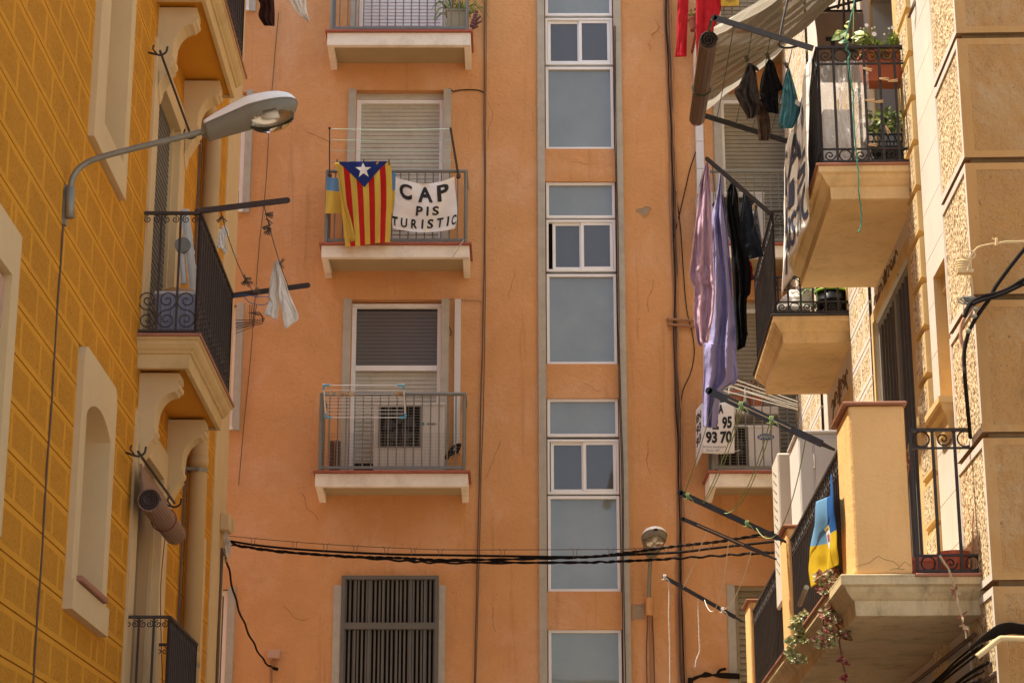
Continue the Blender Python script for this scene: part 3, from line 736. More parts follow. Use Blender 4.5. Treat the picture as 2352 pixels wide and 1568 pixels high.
# chamfered quoin blocks beside the door bays
def quoins(sa, sb, n1, nm, mat2=None, pitch=.39, ph=7.0):
    mb = MB(); z = ph-pitch*18
    while z < 14:
        a, b = z+.012, z+pitch-.012; c = .022
        P = [FR.w(sa, 0, a), FR.w(sb, 0, a), FR.w(sb, 0, b), FR.w(sa, 0, b), FR.w(sa+c*.4, n1, a+c), FR.w(sb-c, n1, a+c), FR.w(sb-c, n1, b-c), FR.w(sa+c*.4, n1, b-c)]
        mb.add(P, [(4, 5, 6, 7), (0, 1, 5, 4), (1, 2, 6, 5), (2, 3, 7, 6), (3, 0, 4, 7)])
        m = .07; Q = [FR.w(x, n1+.001, zz) for x, zz in ((sa+m, a+c+.03), (sb-m*.6, a+c+.03), (sb-m*.6, b-c-.03), (sa+m, b-c-.03))]
        mb.add(Q, [(0, 1, 2, 3)], 1)
        z += pitch
    return mb.build(nm, [m_cream_d, m_sand_r], rb)
quoins(15.46, 15.98, .055, 'quoin_strip')
# rough panelled bay
mb = MB(); rust(mb, FR, 18.51, 19.86, 3.0, 12, [], .365, FR.px(1985.71, 635.445)[1], .62, n=.03, mar=.045, gr=.02, mi=(0, 1))
rust(mb, FR, 22.5, RF, 3.0, 14, [], .365, FR.px(1985.71, 635.445)[1], .62, n=.03, mar=.045, gr=.02, mi=(0, 1))
mb.build('rough_panel_bay', [m_sand, m_sand_r], rb)
# door surrounds, doors
m_slat_door = M('grey_brown_door_slats', (.10, .083, .070), .7, var=.15, vs=10)
m_doorf = M('grey_door_frame', (.20, .18, .15), .6, var=.1)
def r_door(h, closed=True):
    a, b, z0, z1 = h
    mb = MB(); plate(mb, FR, (a-.24, b+.10, z0, z1+.10), h, -.01, .02)
    o = mb.build('door_surround', m_cream_d, rb)
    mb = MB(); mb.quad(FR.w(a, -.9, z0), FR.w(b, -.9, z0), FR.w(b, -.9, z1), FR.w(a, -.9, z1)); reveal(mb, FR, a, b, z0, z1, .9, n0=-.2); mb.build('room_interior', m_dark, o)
    if closed:
        mb = MB(); frame_rect(mb, FR, a, b, z0, z1, .06, -.11, -.03)
        mb.box(FR, (a+b)/2-.05, (a+b)/2+.05, -.11, -.028, z0, z1)
        d = mb.build('balcony_door', m_doorf, o, bevel=.005)
        mb = MB()
        n = 11
        for i in range(n):
            s = lerp(a+.06, b-.06, (i+.5)/n)
            mb.box(FR, s-.018, s+.018, -.10, -.035, z0+.06, z1-.06)
        for zz in (z0+.5, z0+1.15, z0+1.9, z0+2.6):
            if zz < z1-.2:
                for i in range(n):
                    if (i+int(zz*7)) % 3 == 0:
                        s = lerp(a+.06, b-.06, (i+.5)/n); mb.box(FR, s+.018, s+.10, -.08, -.045, zz, zz+.03)
        mb.box(FR, a+.06, b-.06, -.125, -.105, z0+.06, z1-.06)
        mb.build('door_slat', m_slat_door, d)
    return o
r_door(BDL); r_door(BD1, False); r_door(BD2, False); r_door(BL2)
# carved scroll ornament over the doors
m_incis = M('brown_painted_ornament', (.17, .10, .05), .9)
def ornament(s0, s1, z0, z1, seed):
    R = random.Random(seed); mb = MB()
    def pt(s, z, n=.004): return FR.w(s, n+.0, z)
    c = (s0+s1)/2
    for sg in (-1, 1):
        for k, (u, r) in enumerate(((.12, .075), (.26, .06), (.40, .045))):
            cc = FR.w(c+sg*(s1-s0)*u, .006, lerp(z0, z1, .45+.15*(k % 2)))
            mb.tube(spiral(cc, FR.S*sg, UP, r*1.5, 1.3, 18, pi*(.5+k), 1), [.006*(1-i/22) for i in range(19)], 5)
            mb.tube(smooth_path([cc+FR.S*sg*.02, cc+FR.S*sg*.10+UP*.09*(-1)**k, cc+FR.S*sg*.18+UP*.02]), .005, 5)
        mb.tube(smooth_path([FR.w(c, .006, z1), FR.w(c+sg*.04, .006, lerp(z0, z1, .7)), FR.w(c+sg*.02, .006, z0)]), .006, 5)
        for k in range(4):
            q = FR.w(c+sg*(s1-s0)*(.44+.02*k), .006, lerp(z0, z1, .35-.12*k)); mb.tube([q, q+UP*-.05+FR.S*sg*.01], [.010, .003], 5)
    mb.build('scroll_ornament', m_incis, rb)
ornament(16.9, 18.3, 7.16, 7.40, 1); ornament(20.4, 21.7, 7.02, 7.32, 2)
CR = [(0, .02), (0, .07), (.03, .085), (.045, .115), (.075, .15), (.085, .16), (.10, .17), (.105, .27), (.12, .275)]
def rb_balcony(s0, s1, P, zt, tile=True, mat=None):
    mb = MB(); d, h = rings(mb, FR, s0, s1, P, zt, CR)
    mb.quad(FR.w(s0+d, 0, zt-h), FR.w(s0+d, P-d, zt-h), FR.w(s1-d, P-d, zt-h), FR.w(s1-d, 0, zt-h))
    o = mb.build('balcony', mat or m_corn_r, rb)
    mb = MB()
    if tile is None: mb.box(FR, s0-.015, s0+.2, 0, .49, zt-.021, zt+.004); mb.box(FR, s0+.75, s1+.015, P-.2, P+.02, zt-.021, zt+.004); mb.box(FR, s0, s0+.75, .49, P, zt-.021, zt+.001, 1); mb.box(FR, s0+.2, s1, 0, P-.2, zt-.021, zt+.002, 1)
    else: mb.box(FR, s0-.015, s1+.015, 0, P+.02, zt-.021, zt+.004)
    mb.build('tile_edge', [m_tile_p, m_corn_3] if tile is None else m_tile_p if tile else m_iron, o, bevel=.008)
    return o
B1 = (15.71, 18.32, .80, 7.70); B2 = (19.87, 22.15, .80, 7.68); B3 = (13.92, 23.1, 1.0, 4.0)
b1 = rb_balcony(*B1); b2 = rb_balcony(*B2, tile=False); b3 = rb_balcony(*B3, mat=m_corn_3, tile=None)
b4 = rb_balcony(15.71, 18.32, .80, 11.36)
def rb_rail(o, s0, s1, P, zt, nb1, nb2, h=1.05):
    mb = MB(); e = .04
    iron_run(mb, FR.w(s0+e, 0, 0), FR.w(s0+e, P-e, 0), zt, h, nb1, top=.15, style='rb', br=.010)
    iron_run(mb, FR.w(s0+e, P-e, 0), FR.w(s1-e, P-e, 0), zt, h, nb2, top=.15, style='rb', br=.010)
    iron_run(mb, FR.w(s1-e, 0, 0), FR.w(s1-e, P-e, 0), zt, h, nb1, top=.15, style='rb', br=.010)
    return mb.build('railing', m_iron, o)
rb_rail(b1, *B1, 6, 18); rb_rail(b2, *B2, 6, 16, h=1.12); rb_rail(b4, 15.71, 18.32, .80, 11.36, 6, 18)
# the long lower balcony: three rendered posts with tile caps and railings between
for k, (s0, s1, n0, n1) in enumerate(((13.95, 14.62, .50, .895), (18.1, 18.7, .66, .93), (22.3, 22.9, .66, .93))):
    mb = MB(); mb.box(FR, s0, s1, n0, n1, 4.004, 5.14+(.06 if k == 0 else 0)); p = mb.build('balcony_post', m_post, b3, bevel=.02)
    mb = MB(); mb.box(FR, s0-.03, s1+.03, n0-.02, n1+.035, 5.14+(.06 if k == 0 else 0), 5.165+(.06 if k == 0 else 0)); mb.build('post_cap', m_tile_p, b3, bevel=.01)
mb = MB()
iron_run(mb, FR.w(14.0, 0, 0), FR.w(14.0, .46, 0), 4.0, 1.03, 3, top=.13, style='rb', br=.010)
iron_run(mb, FR.w(14.62, .88, 0), FR.w(18.1, .88, 0), 4.0, 1.03, 28, top=.15, style='rb', br=.009)
iron_run(mb, FR.w(18.7, .88, 0), FR.w(22.3, .88, 0), 4.0, 1.03, 26, top=.15, style='rb', br=.009)
mb.build('railing', m_iron, b3)
mb = MB()
for pts in (((1.5, .03), (1.32, .045), (1.2, .075), (1.12, .06), (1.0, .05), (.93, .03)), ((.95, .02), (.85, .05), (.78, .03)), ((1.05, .012), (.98, .02), (.86, .015))):
    mb.tube([FR.w(13.949, .5+(q-.78)*.5 if 0 else lerp(.89, .5, (1.5-q)/.75), 4.01+z*1.6) for q, z in pts], .0016, 4)
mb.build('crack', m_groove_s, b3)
# ================================================================== cloth, pegs, plants, lettering
def crow(ox, oy, w, W):
    """pixel of an enlarged view -> pixel of the picture"""
    k = w/W*.5742
    return lambda a, b: (ox*.5742+a*k, oy*.5742+b*k)
def interp(L_, t):
    x = t*(len(L_)-1); i = min(int(x), len(L_)-2); f = x-i
    p0, p1, p2, p3 = L_[max(i-1, 0)], L_[i], L_[i+1], L_[min(i+2, len(L_)-1)]
    return tuple(.5*((2*b)+(c-a)*f+(2*a-5*b+4*c-d)*f*f+(3*b-a-3*c+d)*f**3) for a, b, c, d in zip(p0, p1, p2, p3))
def drape(name, left, right, Y, mat, folds=4, amp=.03, parent=None, seed=0, nu=48, nv=40, vol=0., hem=.0, Y2=None, slant=0., top=.25, wr=.006, thick=.003):
    """cloth hanging free between a left and a right edge; Y is its distance, Y2 that of its right edge"""
    Y2 = Y if Y2 is None else Y2
    ph = seed*1.7
    def fn(u, v):
        l = interp(left, v); r = interp(right, v)
        if vol:
            a = 2*pi*u; uu = (1-cos(a))/2; base = vol*sin(a)*(.25+.75*min(1, v*2.5))
        else: uu = u; base = 0
        env = top+(1-top)*min(1, v*2)
        wu = uu+.10*noise.noise(Vector((uu*2.1+ph, v*1.7, seed+9)))
        f = amp*env*(sin(2*pi*folds*wu+ph+.9*sin(v*2.3+ph))*.55+.9*noise.noise(Vector((wu*folds*1.3+ph, v*1.6, seed*3)))+.35*noise.noise(Vector((wu*folds*3.3, v*3.4+ph, seed))))
        w_ = noise.noise(Vector((uu*5+ph, v*9, seed)))*wr*3+noise.noise(Vector((uu*14+ph, v*30, seed)))*wr
        x = lerp(l[0], r[0], uu); y = lerp(l[1], r[1], uu)
        if v > .9: y += hem*.5*noise.noise(Vector((uu*3, ph, 0)))*(v-.9)*10
        return at(x, y, lerp(Y, Y2, uu)+base*(1 if not vol else 1)+f+w_)
    mb = MB(); mb.grid(fn, nu, nv)
    o = mb.build(name, mat, parent, smooth=True, solid=thick, fixn=False)
    return o, fn
def glyphs(txt, bold=.02, size=1.):
    c = bpy.data.curves.new('lettering', 'FONT'); c.body = txt; c.size = size; c.offset = bold; c.resolution_u = 3; c.align_x = 'LEFT'
    o = bpy.data.objects.new('lettering', c); COL.objects.link(o)
    bpy.context.view_layer.update()
    dg = bpy.context.evaluated_depsgraph_get(); me = bpy.data.meshes.new_from_object(o.evaluated_get(dg))
    bpy.data.objects.remove(o); bpy.data.curves.remove(c)
    return me
def lettering(fn, txt, u0, u1, v0, v1, mat, parent, bold=.02, off=(0, -.006, 0), cuts=3, mirror=False, name='lettering'):
    """letters laid on a surface fn(u, v); u0..u1 and v0 (top)..v1 (bottom) box them in"""
    me = glyphs(txt, bold)
    bm = bmesh.new(); bm.from_mesh(me); bmesh.ops.triangulate(bm, faces=bm.faces)
    for _ in range(cuts):
        ed = [e for e in bm.edges]
        mx = max(v.co.x for v in bm.verts)-min(v.co.x for v in bm.verts)
        ed = [e for e in bm.edges if e.calc_length() > .12]
        if ed: bmesh.ops.subdivide_edges(bm, edges=ed, cuts=1); bmesh.ops.triangulate(bm, faces=bm.faces)
    xs = [v.co.x for v in bm.verts]; ys = [v.co.y for v in bm.verts]
    x0, x1, y0, y1 = min(xs), max(xs), min(ys), max(ys)
    pl = parent_loc(parent)
    for v in bm.verts:
        a = (v.co.x-x0)/(x1-x0)
        if mirror: a = 1-a
        u = lerp(u0, u1, a); w_ = lerp(v1, v0, (v.co.y-y0)/(y1-y0))
        v.co = Vector(fn(u, w_))+Vector(off)-pl
    m2 = bpy.data.meshes.new(name); bm.to_mesh(m2); bm.free(); bpy.data.meshes.remove(me)
    m2.materials.append(mat); o = bpy.data.objects.new(name, m2); COL.objects.link(o); o.parent = parent
    return o
def patch(fn, poly, mat, parent, name, off=(0, -.005, 0), cuts=3):
    bm = bmesh.new(); vs = [bm.verts.new((x, y, 0)) for x, y in poly]; bm.faces.new(vs); bmesh.ops.triangulate(bm, faces=bm.faces)
    for _ in range(cuts):
        ed = [e for e in bm.edges if e.calc_length() > .06]
        if ed: bmesh.ops.subdivide_edges(bm, edges=ed, cuts=1); bmesh.ops.triangulate(bm, faces=bm.faces)
    pl = parent_loc(parent)
    for v in bm.verts: v.co = Vector(fn(v.co.x, v.co.y))+Vector(off)-pl
    me = bpy.data.meshes.new(name); bm.to_mesh(me); bm.free(); me.materials.append(mat)
    o = bpy.data.objects.new(name, me); COL.objects.link(o); o.parent = parent
    return o
PEG_N = [0]
def peg(p, d, mat=None, L_=.075, group='wooden pegs', label=None):
    """sprung clothes peg: two jaws and a wire spring"""
    p = Vector(p); d = Vector(d).normalized(); s = d.cross(Vector((0, 1, 0)));
    if s.length < .1: s = Vector((0, 0, 1))
    s.normalize(); mb = MB()
    mb.bar(p-d*L_*.15+s*.003, p+d*L_*.85+s*.009, .012, .008, up=s); mb.bar(p-d*L_*.15-s*.003, p+d*L_*.85-s*.009, .012, .008, up=s)
    mb.tube([p+d*L_*.3-Vector((0, .007, 0)), p+d*L_*.3+Vector((0, .007, 0))], .006, 6)
    o = mb.build('clothes_peg', mat or m_wood)
    tag(o, label or 'small wooden clothes peg clipped on a washing line', 'clothes peg', group)
    PEG_N[0] += 1
    return o
def leaf(mb, p, d, up, L_, W, mi=0, bend=.2):
    p = Vector(p); d = Vector(d).normalized(); s = d.cross(Vector(up))
    if s.length < .05: s = d.cross(Vector((1, .3, 0)))
    s.normalize(); u = s.cross(d).normalized()
    P = [p, p+d*L_*.35+s*W*.5+u*L_*bend*.35, p+d*L_*.7+s*W*.38+u*L_*bend*.45, p+d*L_+u*L_*bend*.1, p+d*L_*.7-s*W*.38+u*L_*bend*.45, p+d*L_*.35-s*W*.5+u*L_*bend*.35, p+d*L_*.5+u*L_*bend*.3]
    mb.add(P, [(0, 1, 6), (1, 2, 6), (2, 3, 6), (3, 4, 6), (4, 5, 6), (5, 0, 6)], mi)
def rosette(mb, c, r, R, mi=(0,), n=13, ax=None):
    """succulent head: fleshy leaves in a spiral"""
    c = Vector(c); ax = Vector(ax) if ax else Vector((R.uniform(-.5, .1), -1, R.uniform(-.1, .8))).normalized()
    a = ax.cross(UP).normalized(); b = ax.cross(a)
    for i in range(n):
        t = i/n; an = i*2.4; rr = r*(1-.7*t); d = (a*cos(an)+b*sin(an))*(1-.55*t)+ax*(.15+.9*t)
        leaf(mb, c+ax*r*.15*t, d, ax, rr, rr*.72, R.choice(mi), bend=.35)
def tile_box(mb, c, hx, hy, hz, taper=.85, rim=.012, mi=0):
    """planter: tapered trough with a rim"""
    c = Vector(c); t = taper
    b = [c+Vector((sx*hx*t, sy*hy*t, -hz)) for sx, sy in ((-1, -1), (1, -1), (1, 1), (-1, 1))]; u = [c+Vector((sx*hx, sy*hy, hz-.025)) for sx, sy in ((-1, -1), (1, -1), (1, 1), (-1, 1))]
    mb.add(b+u, [(3, 2, 1, 0), (0, 1, 5, 4), (1, 2, 6, 5), (2, 3, 7, 6), (3, 0, 4, 7)], mi)
    r0 = [p+Vector(((p.x-c.x)/hx*rim, (p.y-c.y)/hy*rim, 0)) for p in u]; r1 = [p+Vector((0, 0, .028)) for p in r0]; r2 = [lerp(p, Vector((c.x, c.y, p.z)), .12) for p in r1]; r3 = [p-Vector((0, 0, .03)) for p in r2]
    mb.add(u+r0, [(i, (i+1) % 4, 4+(i+1) % 4, 4+i) for i in range(4)], mi); mb.add(r0+r1, [(i, (i+1) % 4, 4+(i+1) % 4, 4+i) for i in range(4)], mi)
    mb.add(r1+r2, [(i, (i+1) % 4, 4+(i+1) % 4, 4+i) for i in range(4)], mi); mb.add(r2+r3, [(i, (i+1) % 4, 4+(i+1) % 4, 4+i) for i in range(4)]+[(4, 5, 6, 7)], mi)
def dryer_arm(mb, a, b, w=.035, h=.016):
    """flat iron arm with a rounded end and drilled holes"""
    a = Vector(a); b = Vector(b); mb.bar(a, b, h, w)
    mb.tube([b-Vector((0, h/2, 0)), b+Vector((0, h/2, 0))], w/2, 10)
m_soil = M('soil', (.03, .02, .014), .95)
m_terra = M('terracotta_plastic', (.45, .115, .045), .55, var=.06)
m_terra2 = M('terracotta_pot', (.42, .14, .07), .75, var=.12, vs=12)
m_leaf = [M('leaf_mid_green', (.17, .24, .05), .5, var=.25, vs=30), M('leaf_light_green', (.38, .42, .11), .5, var=.2, vs=30), M('leaf_dark_green', (.07, .12, .03), .5, var=.2, vs=30)]
m_succ = [M('succulent_green', (.26, .26, .08), .4, var=.25, vs=30), M('succulent_russet', (.25, .075, .045), .45, var=.3, vs=30), M('succulent_cream', (.42, .33, .16), .45, var=.2, vs=30), M('succulent_wine', (.28, .03, .035), .45, var=.2, vs=30)]
m_drystem = M('dry_stem', (.42, .29, .17), .8, var=.2, vs=30)
m_blackp = M('black_letter_paint', (.018, .017, .017), .8)
# ================================================================== street lamp on the left wall
def street_lamp(name, label, A, ax, sd, up, L_, W, group=None, sc_=1.):
    """A rear end of the head, ax forward, sd sideways, up: pod lantern"""
    root = thing(name, label, 'street lamp', A, group)
    def sec(t):   # half width, cover height, body depth
        w = W/2*math.sqrt(max(0., 1-abs((t-.62)/.62)**2.6))*(.62+.38*min(1, t/.5)) if t > .62 else W/2*(.55+.45*min(1, t/.55))
        if t > .62: w = W/2*math.sqrt(max(0, 1-((t-.62)/.385)**2.4))
        hc = L_*(.085+.085*sin(pi*min(1, t*.9)))*math.sqrt(max(0, 1-max(0, (t-.62)/.383)**5))
        hb = L_*(.14+.03*t)*math.sqrt(max(0, 1-max(0, (t-.72)/.285)**2.2))
        return w, hc, hb
    N_ = 28; ts = [min(1., (i/N_)) for i in range(N_+1)]
    def P(t, y, z): return A+ax*(t*L_)+sd*y+up*z
    def bendz(t): return L_*(.10*max(0, (.5-t))-.0)      # gasket line dips towards the rear
    def half(sgn, k, nm, mat, inset=0.):
        mb = MB(); V_ = []; K = 14
        for t in ts:
            w, hc, hb = sec(t); w = max(w-inset, .002); h = hc if sgn > 0 else hb
            V_.append([P(t, -w*cos(pi*j/K)*(1 if sgn > 0 else 1), sgn*h*(sin(pi*j/K)**(.8 if sgn > 0 else .55))-bendz(t)) for j in range(K+1)])
        b = len(mb.v)
        for r in V_: mb.v += r
        for i in range(N_):
            for j in range(K):
                if sgn < 0 and t_lens(ts[i], j, K): continue
                mb.f.append([b+i*(K+1)+j, b+i*(K+1)+j+1, b+(i+1)*(K+1)+j+1, b+(i+1)*(K+1)+j]); mb.m.append(0)
        mb.f.append([b+j for j in range(K+1)]); mb.m.append(0)
        return mb.build(nm, mat, root, smooth=True)
    def t_lens(t, j, K): return ((t-.69)/.235)**2+((j+.5-K/2)/(K/2-2.2))**2 < 1
    half(1, 0, 'cover', m_lampw); body = half(-1, 0, 'body', m_lampg)
    mb = MB()
    for s_ in (-1, 1): mb.tube([P(t, s_*sec(t)[0]*1.01, -bendz(t)) for t in ts], .006*sc_, 6)
    mb.build('gasket', m_lampg, root)
    # reflector bowl, bulb and glass
    c = P(.70, 0, -L_*.07)
    mb = MB(); b_ = []
    def bowl(t_, rx, ry, dz, z0, nm, mat, th0=0, th1=pi/2):
        mb = MB(); R_, S_ = 9, 24
        for i in range(R_+1):
            a = th0+(th1-th0)*i/R_
            for k in range(S_):
                q = 2*pi*k/S_
                mb.v.append(c+ax*rx*cos(q)*cos(a)+sd*ry*sin(q)*cos(a)+up*(z0+dz*sin(a)))
        for i in range(R_):
            for k in range(S_): mb.f.append([i*S_+k, i*S_+(k+1) % S_, (i+1)*S_+(k+1) % S_, (i+1)*S_+k]); mb.m.append(0)
        return mb.build(nm, mat, root, smooth=True)
    bowl(0, L_*.235, W*.40, L_*.10, -L_*.03, 'reflector', M('lamp_reflector', (.55, .50, .42), .25, metal=.8))
    g = M('lamp_glass', (.95, .93, .88), .04, trans=1., spec=.5); g.node_tree.nodes['Principled BSDF'].inputs['IOR'].default_value = 1.15
    bowl(0, L_*.245, W*.42, -L_*.135, -L_*.06, 'glass_bowl', g)
    mb = MB(); mb.tube([c-ax*.06-up*.005, c+ax*.05-up*.005], [.018, .032], 12); mb.build('bulb', M('bulb_white', (.8, .78, .7), .2), root, smooth=True)
    mb = MB(); mb.box(Frame(P(.0, 0, 0), ax, sd), -.02, .05, -.035*sc_, .035*sc_, -L_*.13, .0); mb.build('latch', m_lampg, root)
    return root
Yl = 12.93
A = at(474, 296, Yl); B = at(684, 243, Yl-.05)
ax = (B-A).normalized(); sd = ax.cross(UP).normalized(); upv = sd.cross(ax).normalized()
sl = street_lamp('street_lamp', 'white topped street lamp on a long curved arm fixed to the ochre wall', A+upv*.035, ax, sd, upv, (B-A).length, .27)
mb = MB(); pth = smooth_path([at(160, 492, Yl), at(161, 440, Yl), at(170, 402, Yl), at(196, 376, Yl), at(240, 359, Yl), at(320, 338, Yl), at(400, 319, Yl), at(486, 297, Yl)], 8)
mb.tube(pth, .021, 12); mb.build('arm', m_galv, sl, smooth=True)
mb = MB(); mb.tube([at(160, 500, Yl), at(161, 432, Yl)], .033, 14); mb.build('wall_socket', m_galv, sl, smooth=True)
mb = MB(); q = FL.px(160, 466, .05); mb.box(FL, q[0]-.03, q[0]+.03, .0, .035, q[1]-.16, q[1]+.12); mb.build('wall_plate', m_galv, sl)
# ================================================================== things round the ochre building's balconies
def curtain_rod(name, label, z, s0, s1, n=.13):
    r = thing(name, label, 'curtain rod', FL.w(s0, n, z))
    mb = MB(); mb.tube([FL.w(s0, n, z), FL.w(s1, n, z)], .011, 8); mb.build('rod', m_iron_b, r)
    for s in (s0, s1):
        mb = MB(); mb.tube(smooth_path([FL.w(s+.03, .03, z), FL.w(s, n-.03, z-.03), FL.w(s, n+.01, z-.035), FL.w(s, n+.05, z-.01), FL.w(s, n+.06, z+.04)]), .010, 6)
        mb.tube(smooth_path([FL.w(s, n-.03, z-.02), FL.w(s, n-.06, z+.02), FL.w(s-.01, n-.05, z+.05)]), .008, 6); mb.build('hook', m_iron_b, r)
    return r
curtain_rod('curtain_rod', 'bare iron curtain rod on hooks over the upper ochre doorway', 8.69, 15.70, 17.55)
rbl = curtain_rod('rolled_blind', 'pinkish wooden slat blind rolled up and tied under an iron rod over the lower doorway', 5.26, 15.65, 17.62)
rbl['category'] = 'blind'
m_blind = M('pinkish_blind_slat', (.27, .15, .09), .6, var=.1, vs=9); m_blind_d = M('blind_edge', (.07, .045, .035), .8, var=.3, vs=40)
mb = MB(); c0 = FL.w(15.92, .19, 4.93); c1 = FL.w(17.35, .19, 4.93); K = 26
for k in range(K):
    a0, a1 = 2*pi*k/K, 2*pi*(k+.80)/K; r = .092
    P_ = lambda c, a, rr: c+FL.N*cos(a)*rr+UP*sin(a)*rr
    for (ra, rb_) in ((r, r-.012),):
        mb.add([P_(c0, a0, ra), P_(c0, a1, ra), P_(c1, a1, ra), P_(c1, a0, ra), P_(c0, a0, rb_), P_(c0, a1, rb_), P_(c1, a1, rb_), P_(c1, a0, rb_)], [(0, 1, 2, 3), (4, 5, 6, 7), (0, 1, 5, 4), (2, 3, 7, 6), (0, 3, 7, 4), (1, 2, 6, 5)])
ro = mb.build('roll', m_blind, rbl)
mb = MB(); pts = [c0+FL.N*cos(t*.55)*(.09-.0016*t)+UP*sin(t*.55)*(.09-.0016*t)+FL.S*.004*(t % 2) for t in range(38)]
for dd in (0, .012): mb.tube([p+FL.S*dd for p in pts], .006, 4)
mb.tube([c0+FL.S*.02, c1-FL.S*.02], .082, 20); mb.build('roll_core', m_blind_d, rbl)
mb = MB()
for i in range(9):
    z = 5.23-i*.028; mb.box(FL, 15.95, 17.33, .10+.004*i, .11+.004*i, z-.024, z)
mb.build('hanging_slats', m_blind, rbl)
mb = MB(); mb.tube([lerp(c0, c1, .55)+FL.N*cos(t*pi/10)*.103+UP*sin(t*pi/10)*.103+FL.S*.02*sin(t*pi/10) for t in range(20)], .006, 5, closed=True)
mb.tube(smooth_path([FL.w(16.75, .2, 4.8), FL.w(16.9, .16, 4.4), FL.w(17.3, .13, 3.9), FL.w(17.7, .1, 3.6)]), .004, 5); mb.build('cord', M('red_brown_cord', (.2, .04, .03), .7), rbl)
# step ladder
la = thing('stepladder', 'folded aluminium stepladder with round hinge standing on the ochre balcony', 'ladder', FL.w(17, .25, 6.33))
C4 = crow(520, 780, 720, 1821)
m_lad = M('aluminium_ladder', (.62, .59, .50), .45, metal=.15, var=.05)
def pl(a, b, n=.26, s=None):
    p = C4(a, b); Y_ = 17.05 if s is None else s
    return at(p[0], p[1], Y_)
for (a, b, w_) in (((555, 150), (650, 1010), .075), ((655, 1000), (655, 1380), .07), ((520, 560), (545, 900), .05)):
    mb = MB(); A_ = pl(*a); B_ = pl(*b); mb.bar(A_, B_, .03, w_, up=Vector((1, 0, 0))); mb.bar(A_+Vector((.0, -.02, 0)), B_+Vector((0, -.02, 0)), .012, w_*.35, up=Vector((1, 0, 0))); mb.build('rail', m_lad, la)
mb = MB(); c = pl(540, 520); mb.tube([c-Vector((0, .05, 0)), c+Vector((0, .02, 0))], .07, 18); mb.build('hinge', m_galv, la)
mb = MB()
for i in range(5): p = pl(lerp(560, 640, i/4), lerp(300, 940, i/4)); mb.bar(p-Vector((.0, 0, 0)), p+Vector((.0, .34, 0)), .03, .03)
mb.build('rung', m_lad, la)
# storage bin
bn = thing('storage_bin', 'blue grey plastic bin with an ochre lid on the ochre balcony', 'bin', FL.w(16.5, .3, 6.335))
m_bin = M('blue_grey_plastic', (.21, .22, .28), .45, var=.05); m_lid = M('ochre_lid', (.38, .20, .06), .55)
BF = Frame(FL.w(16.45, .27, 6.335), FL.N, FL.S*-1)
mb = MB()
def taperbox(mb, fr, a, b, c, d, z0, z1, k=.9, mi=0):
    ca, cc = (a+b)/2, (c+d)/2
    lo_ = [fr.w(ca+(x-ca)*k, cc+(y-cc)*k, z0) for x, y in ((a, c), (b, c), (b, d), (a, d))]; hi_ = [fr.w(x, y, z1) for x, y in ((a, c), (b, c), (b, d), (a, d))]
    mb.add(lo_+hi_, [(3, 2, 1, 0), (0, 1, 5, 4), (1, 2, 6, 5), (2, 3, 7, 6), (3, 0, 4, 7), (4, 5, 6, 7)], mi)
taperbox(mb, BF, -.17, .17, -.2, .2, 0, .41)
for x in (-.11, -.03, .03, .10): mb.bar(BF.w(x*.93, .19, .02), BF.w(x, .207, .38), .018, .012)
mb.build('body', m_bin, bn, bevel=.02)
mb = MB(); mb.box(BF, -.18, .18, -.21, .21, .405, .435); mb.build('rim', M('pale_grey_rim', (.46, .46, .46), .45), bn, bevel=.01)
mb = MB(); mb.lathe(BF.w(0, 0, .43), [(.17, 0), (.168, .03), (.14, .06), (.08, .078), (.01, .083)], 28, sy=1.0, ref=BF.S); mb.build('lid', m_lid, bn, smooth=True)
# clothes line of the ochre balcony
cl = thing('clothes_line', 'pair of iron arms sticking out of the ochre balcony with two washing lines', 'clothes line', FL.w(16.04, .48, 7.38))
aA, aB = FL.w(16.03, .48, 7.40), at(660, 460, 16.0); bA, bB = FL.w(18.27, .48, 7.37), at(707, 655, 18.2)
for a, b in ((aA, aB), (bA, bB)):
    mb = MB(); dryer_arm(mb, a, b, .05, .012); mb.tube([a-Vector((.05, 0, 0)), a+Vector((.08, 0, .0))], .018, 8); mb.build('arm', m_iron_b, cl)
m_cord = M('grey_blue_cord', (.07, .10, .12), .7)
def onseg(a, b, x):     # point of segment at picture column x
    lo_, hi_ = 0., 1.
    f = lambda t: (lambda p: CX+F*p.x/(p.y*cos(TH)+(p.z-CAMZ)*sin(TH)))(a.lerp(b, t))
    for _ in range(30):
        m = (lo_+hi_)/2
        if (f(m) < x) == (f(0) < f(1)): lo_ = m
        else: hi_ = m
    return a.lerp(b, (lo_+hi_)/2)
k1 = sag(onseg(aA, aB, 505), onseg(bA, bB, 585), .10, 20); k2 = sag(onseg(aA, aB, 605), onseg(bA, bB, 664), .05, 20)
for k in (k1, k2): mb = MB(); mb.tube(k, .004, 5); mb.build('line', m_cord, cl)
mb = MB(); mb.tube(smooth_path([at(538, 682, 18), at(558, 677, 18), at(585, 680, 18), at(620, 682, 18.1)]), .004, 5); mb.tube(smooth_path([at(560, 680, 18.0), at(575, 695, 18), at(605, 700, 18.1), at(622, 690, 18.1)]), .004, 5); mb.build('blue_cord', M('blue_cord', (.03, .12, .28), .6), cl)
R_ = random.Random(3)
for k, (i, n) in ((k1, (1, 2)), (k1, (14, 6)), (k1, (19, 3)), (k2, (2, 3)), (k2, (4, 6)), (k2, (12, 2))):
    for j in range(n):
        p = k[i].lerp(k[i+1], R_.random())+UP*R_.uniform(-.012, .012)
        peg(p, (R_.uniform(-1, 1), R_.uniform(-.3, .3), R_.uniform(-1.2, .3)), m_wood_d, .07, 'weathered pegs on the ochre balcony line', 'weathered brown clothes peg on the washing line of the ochre balcony')
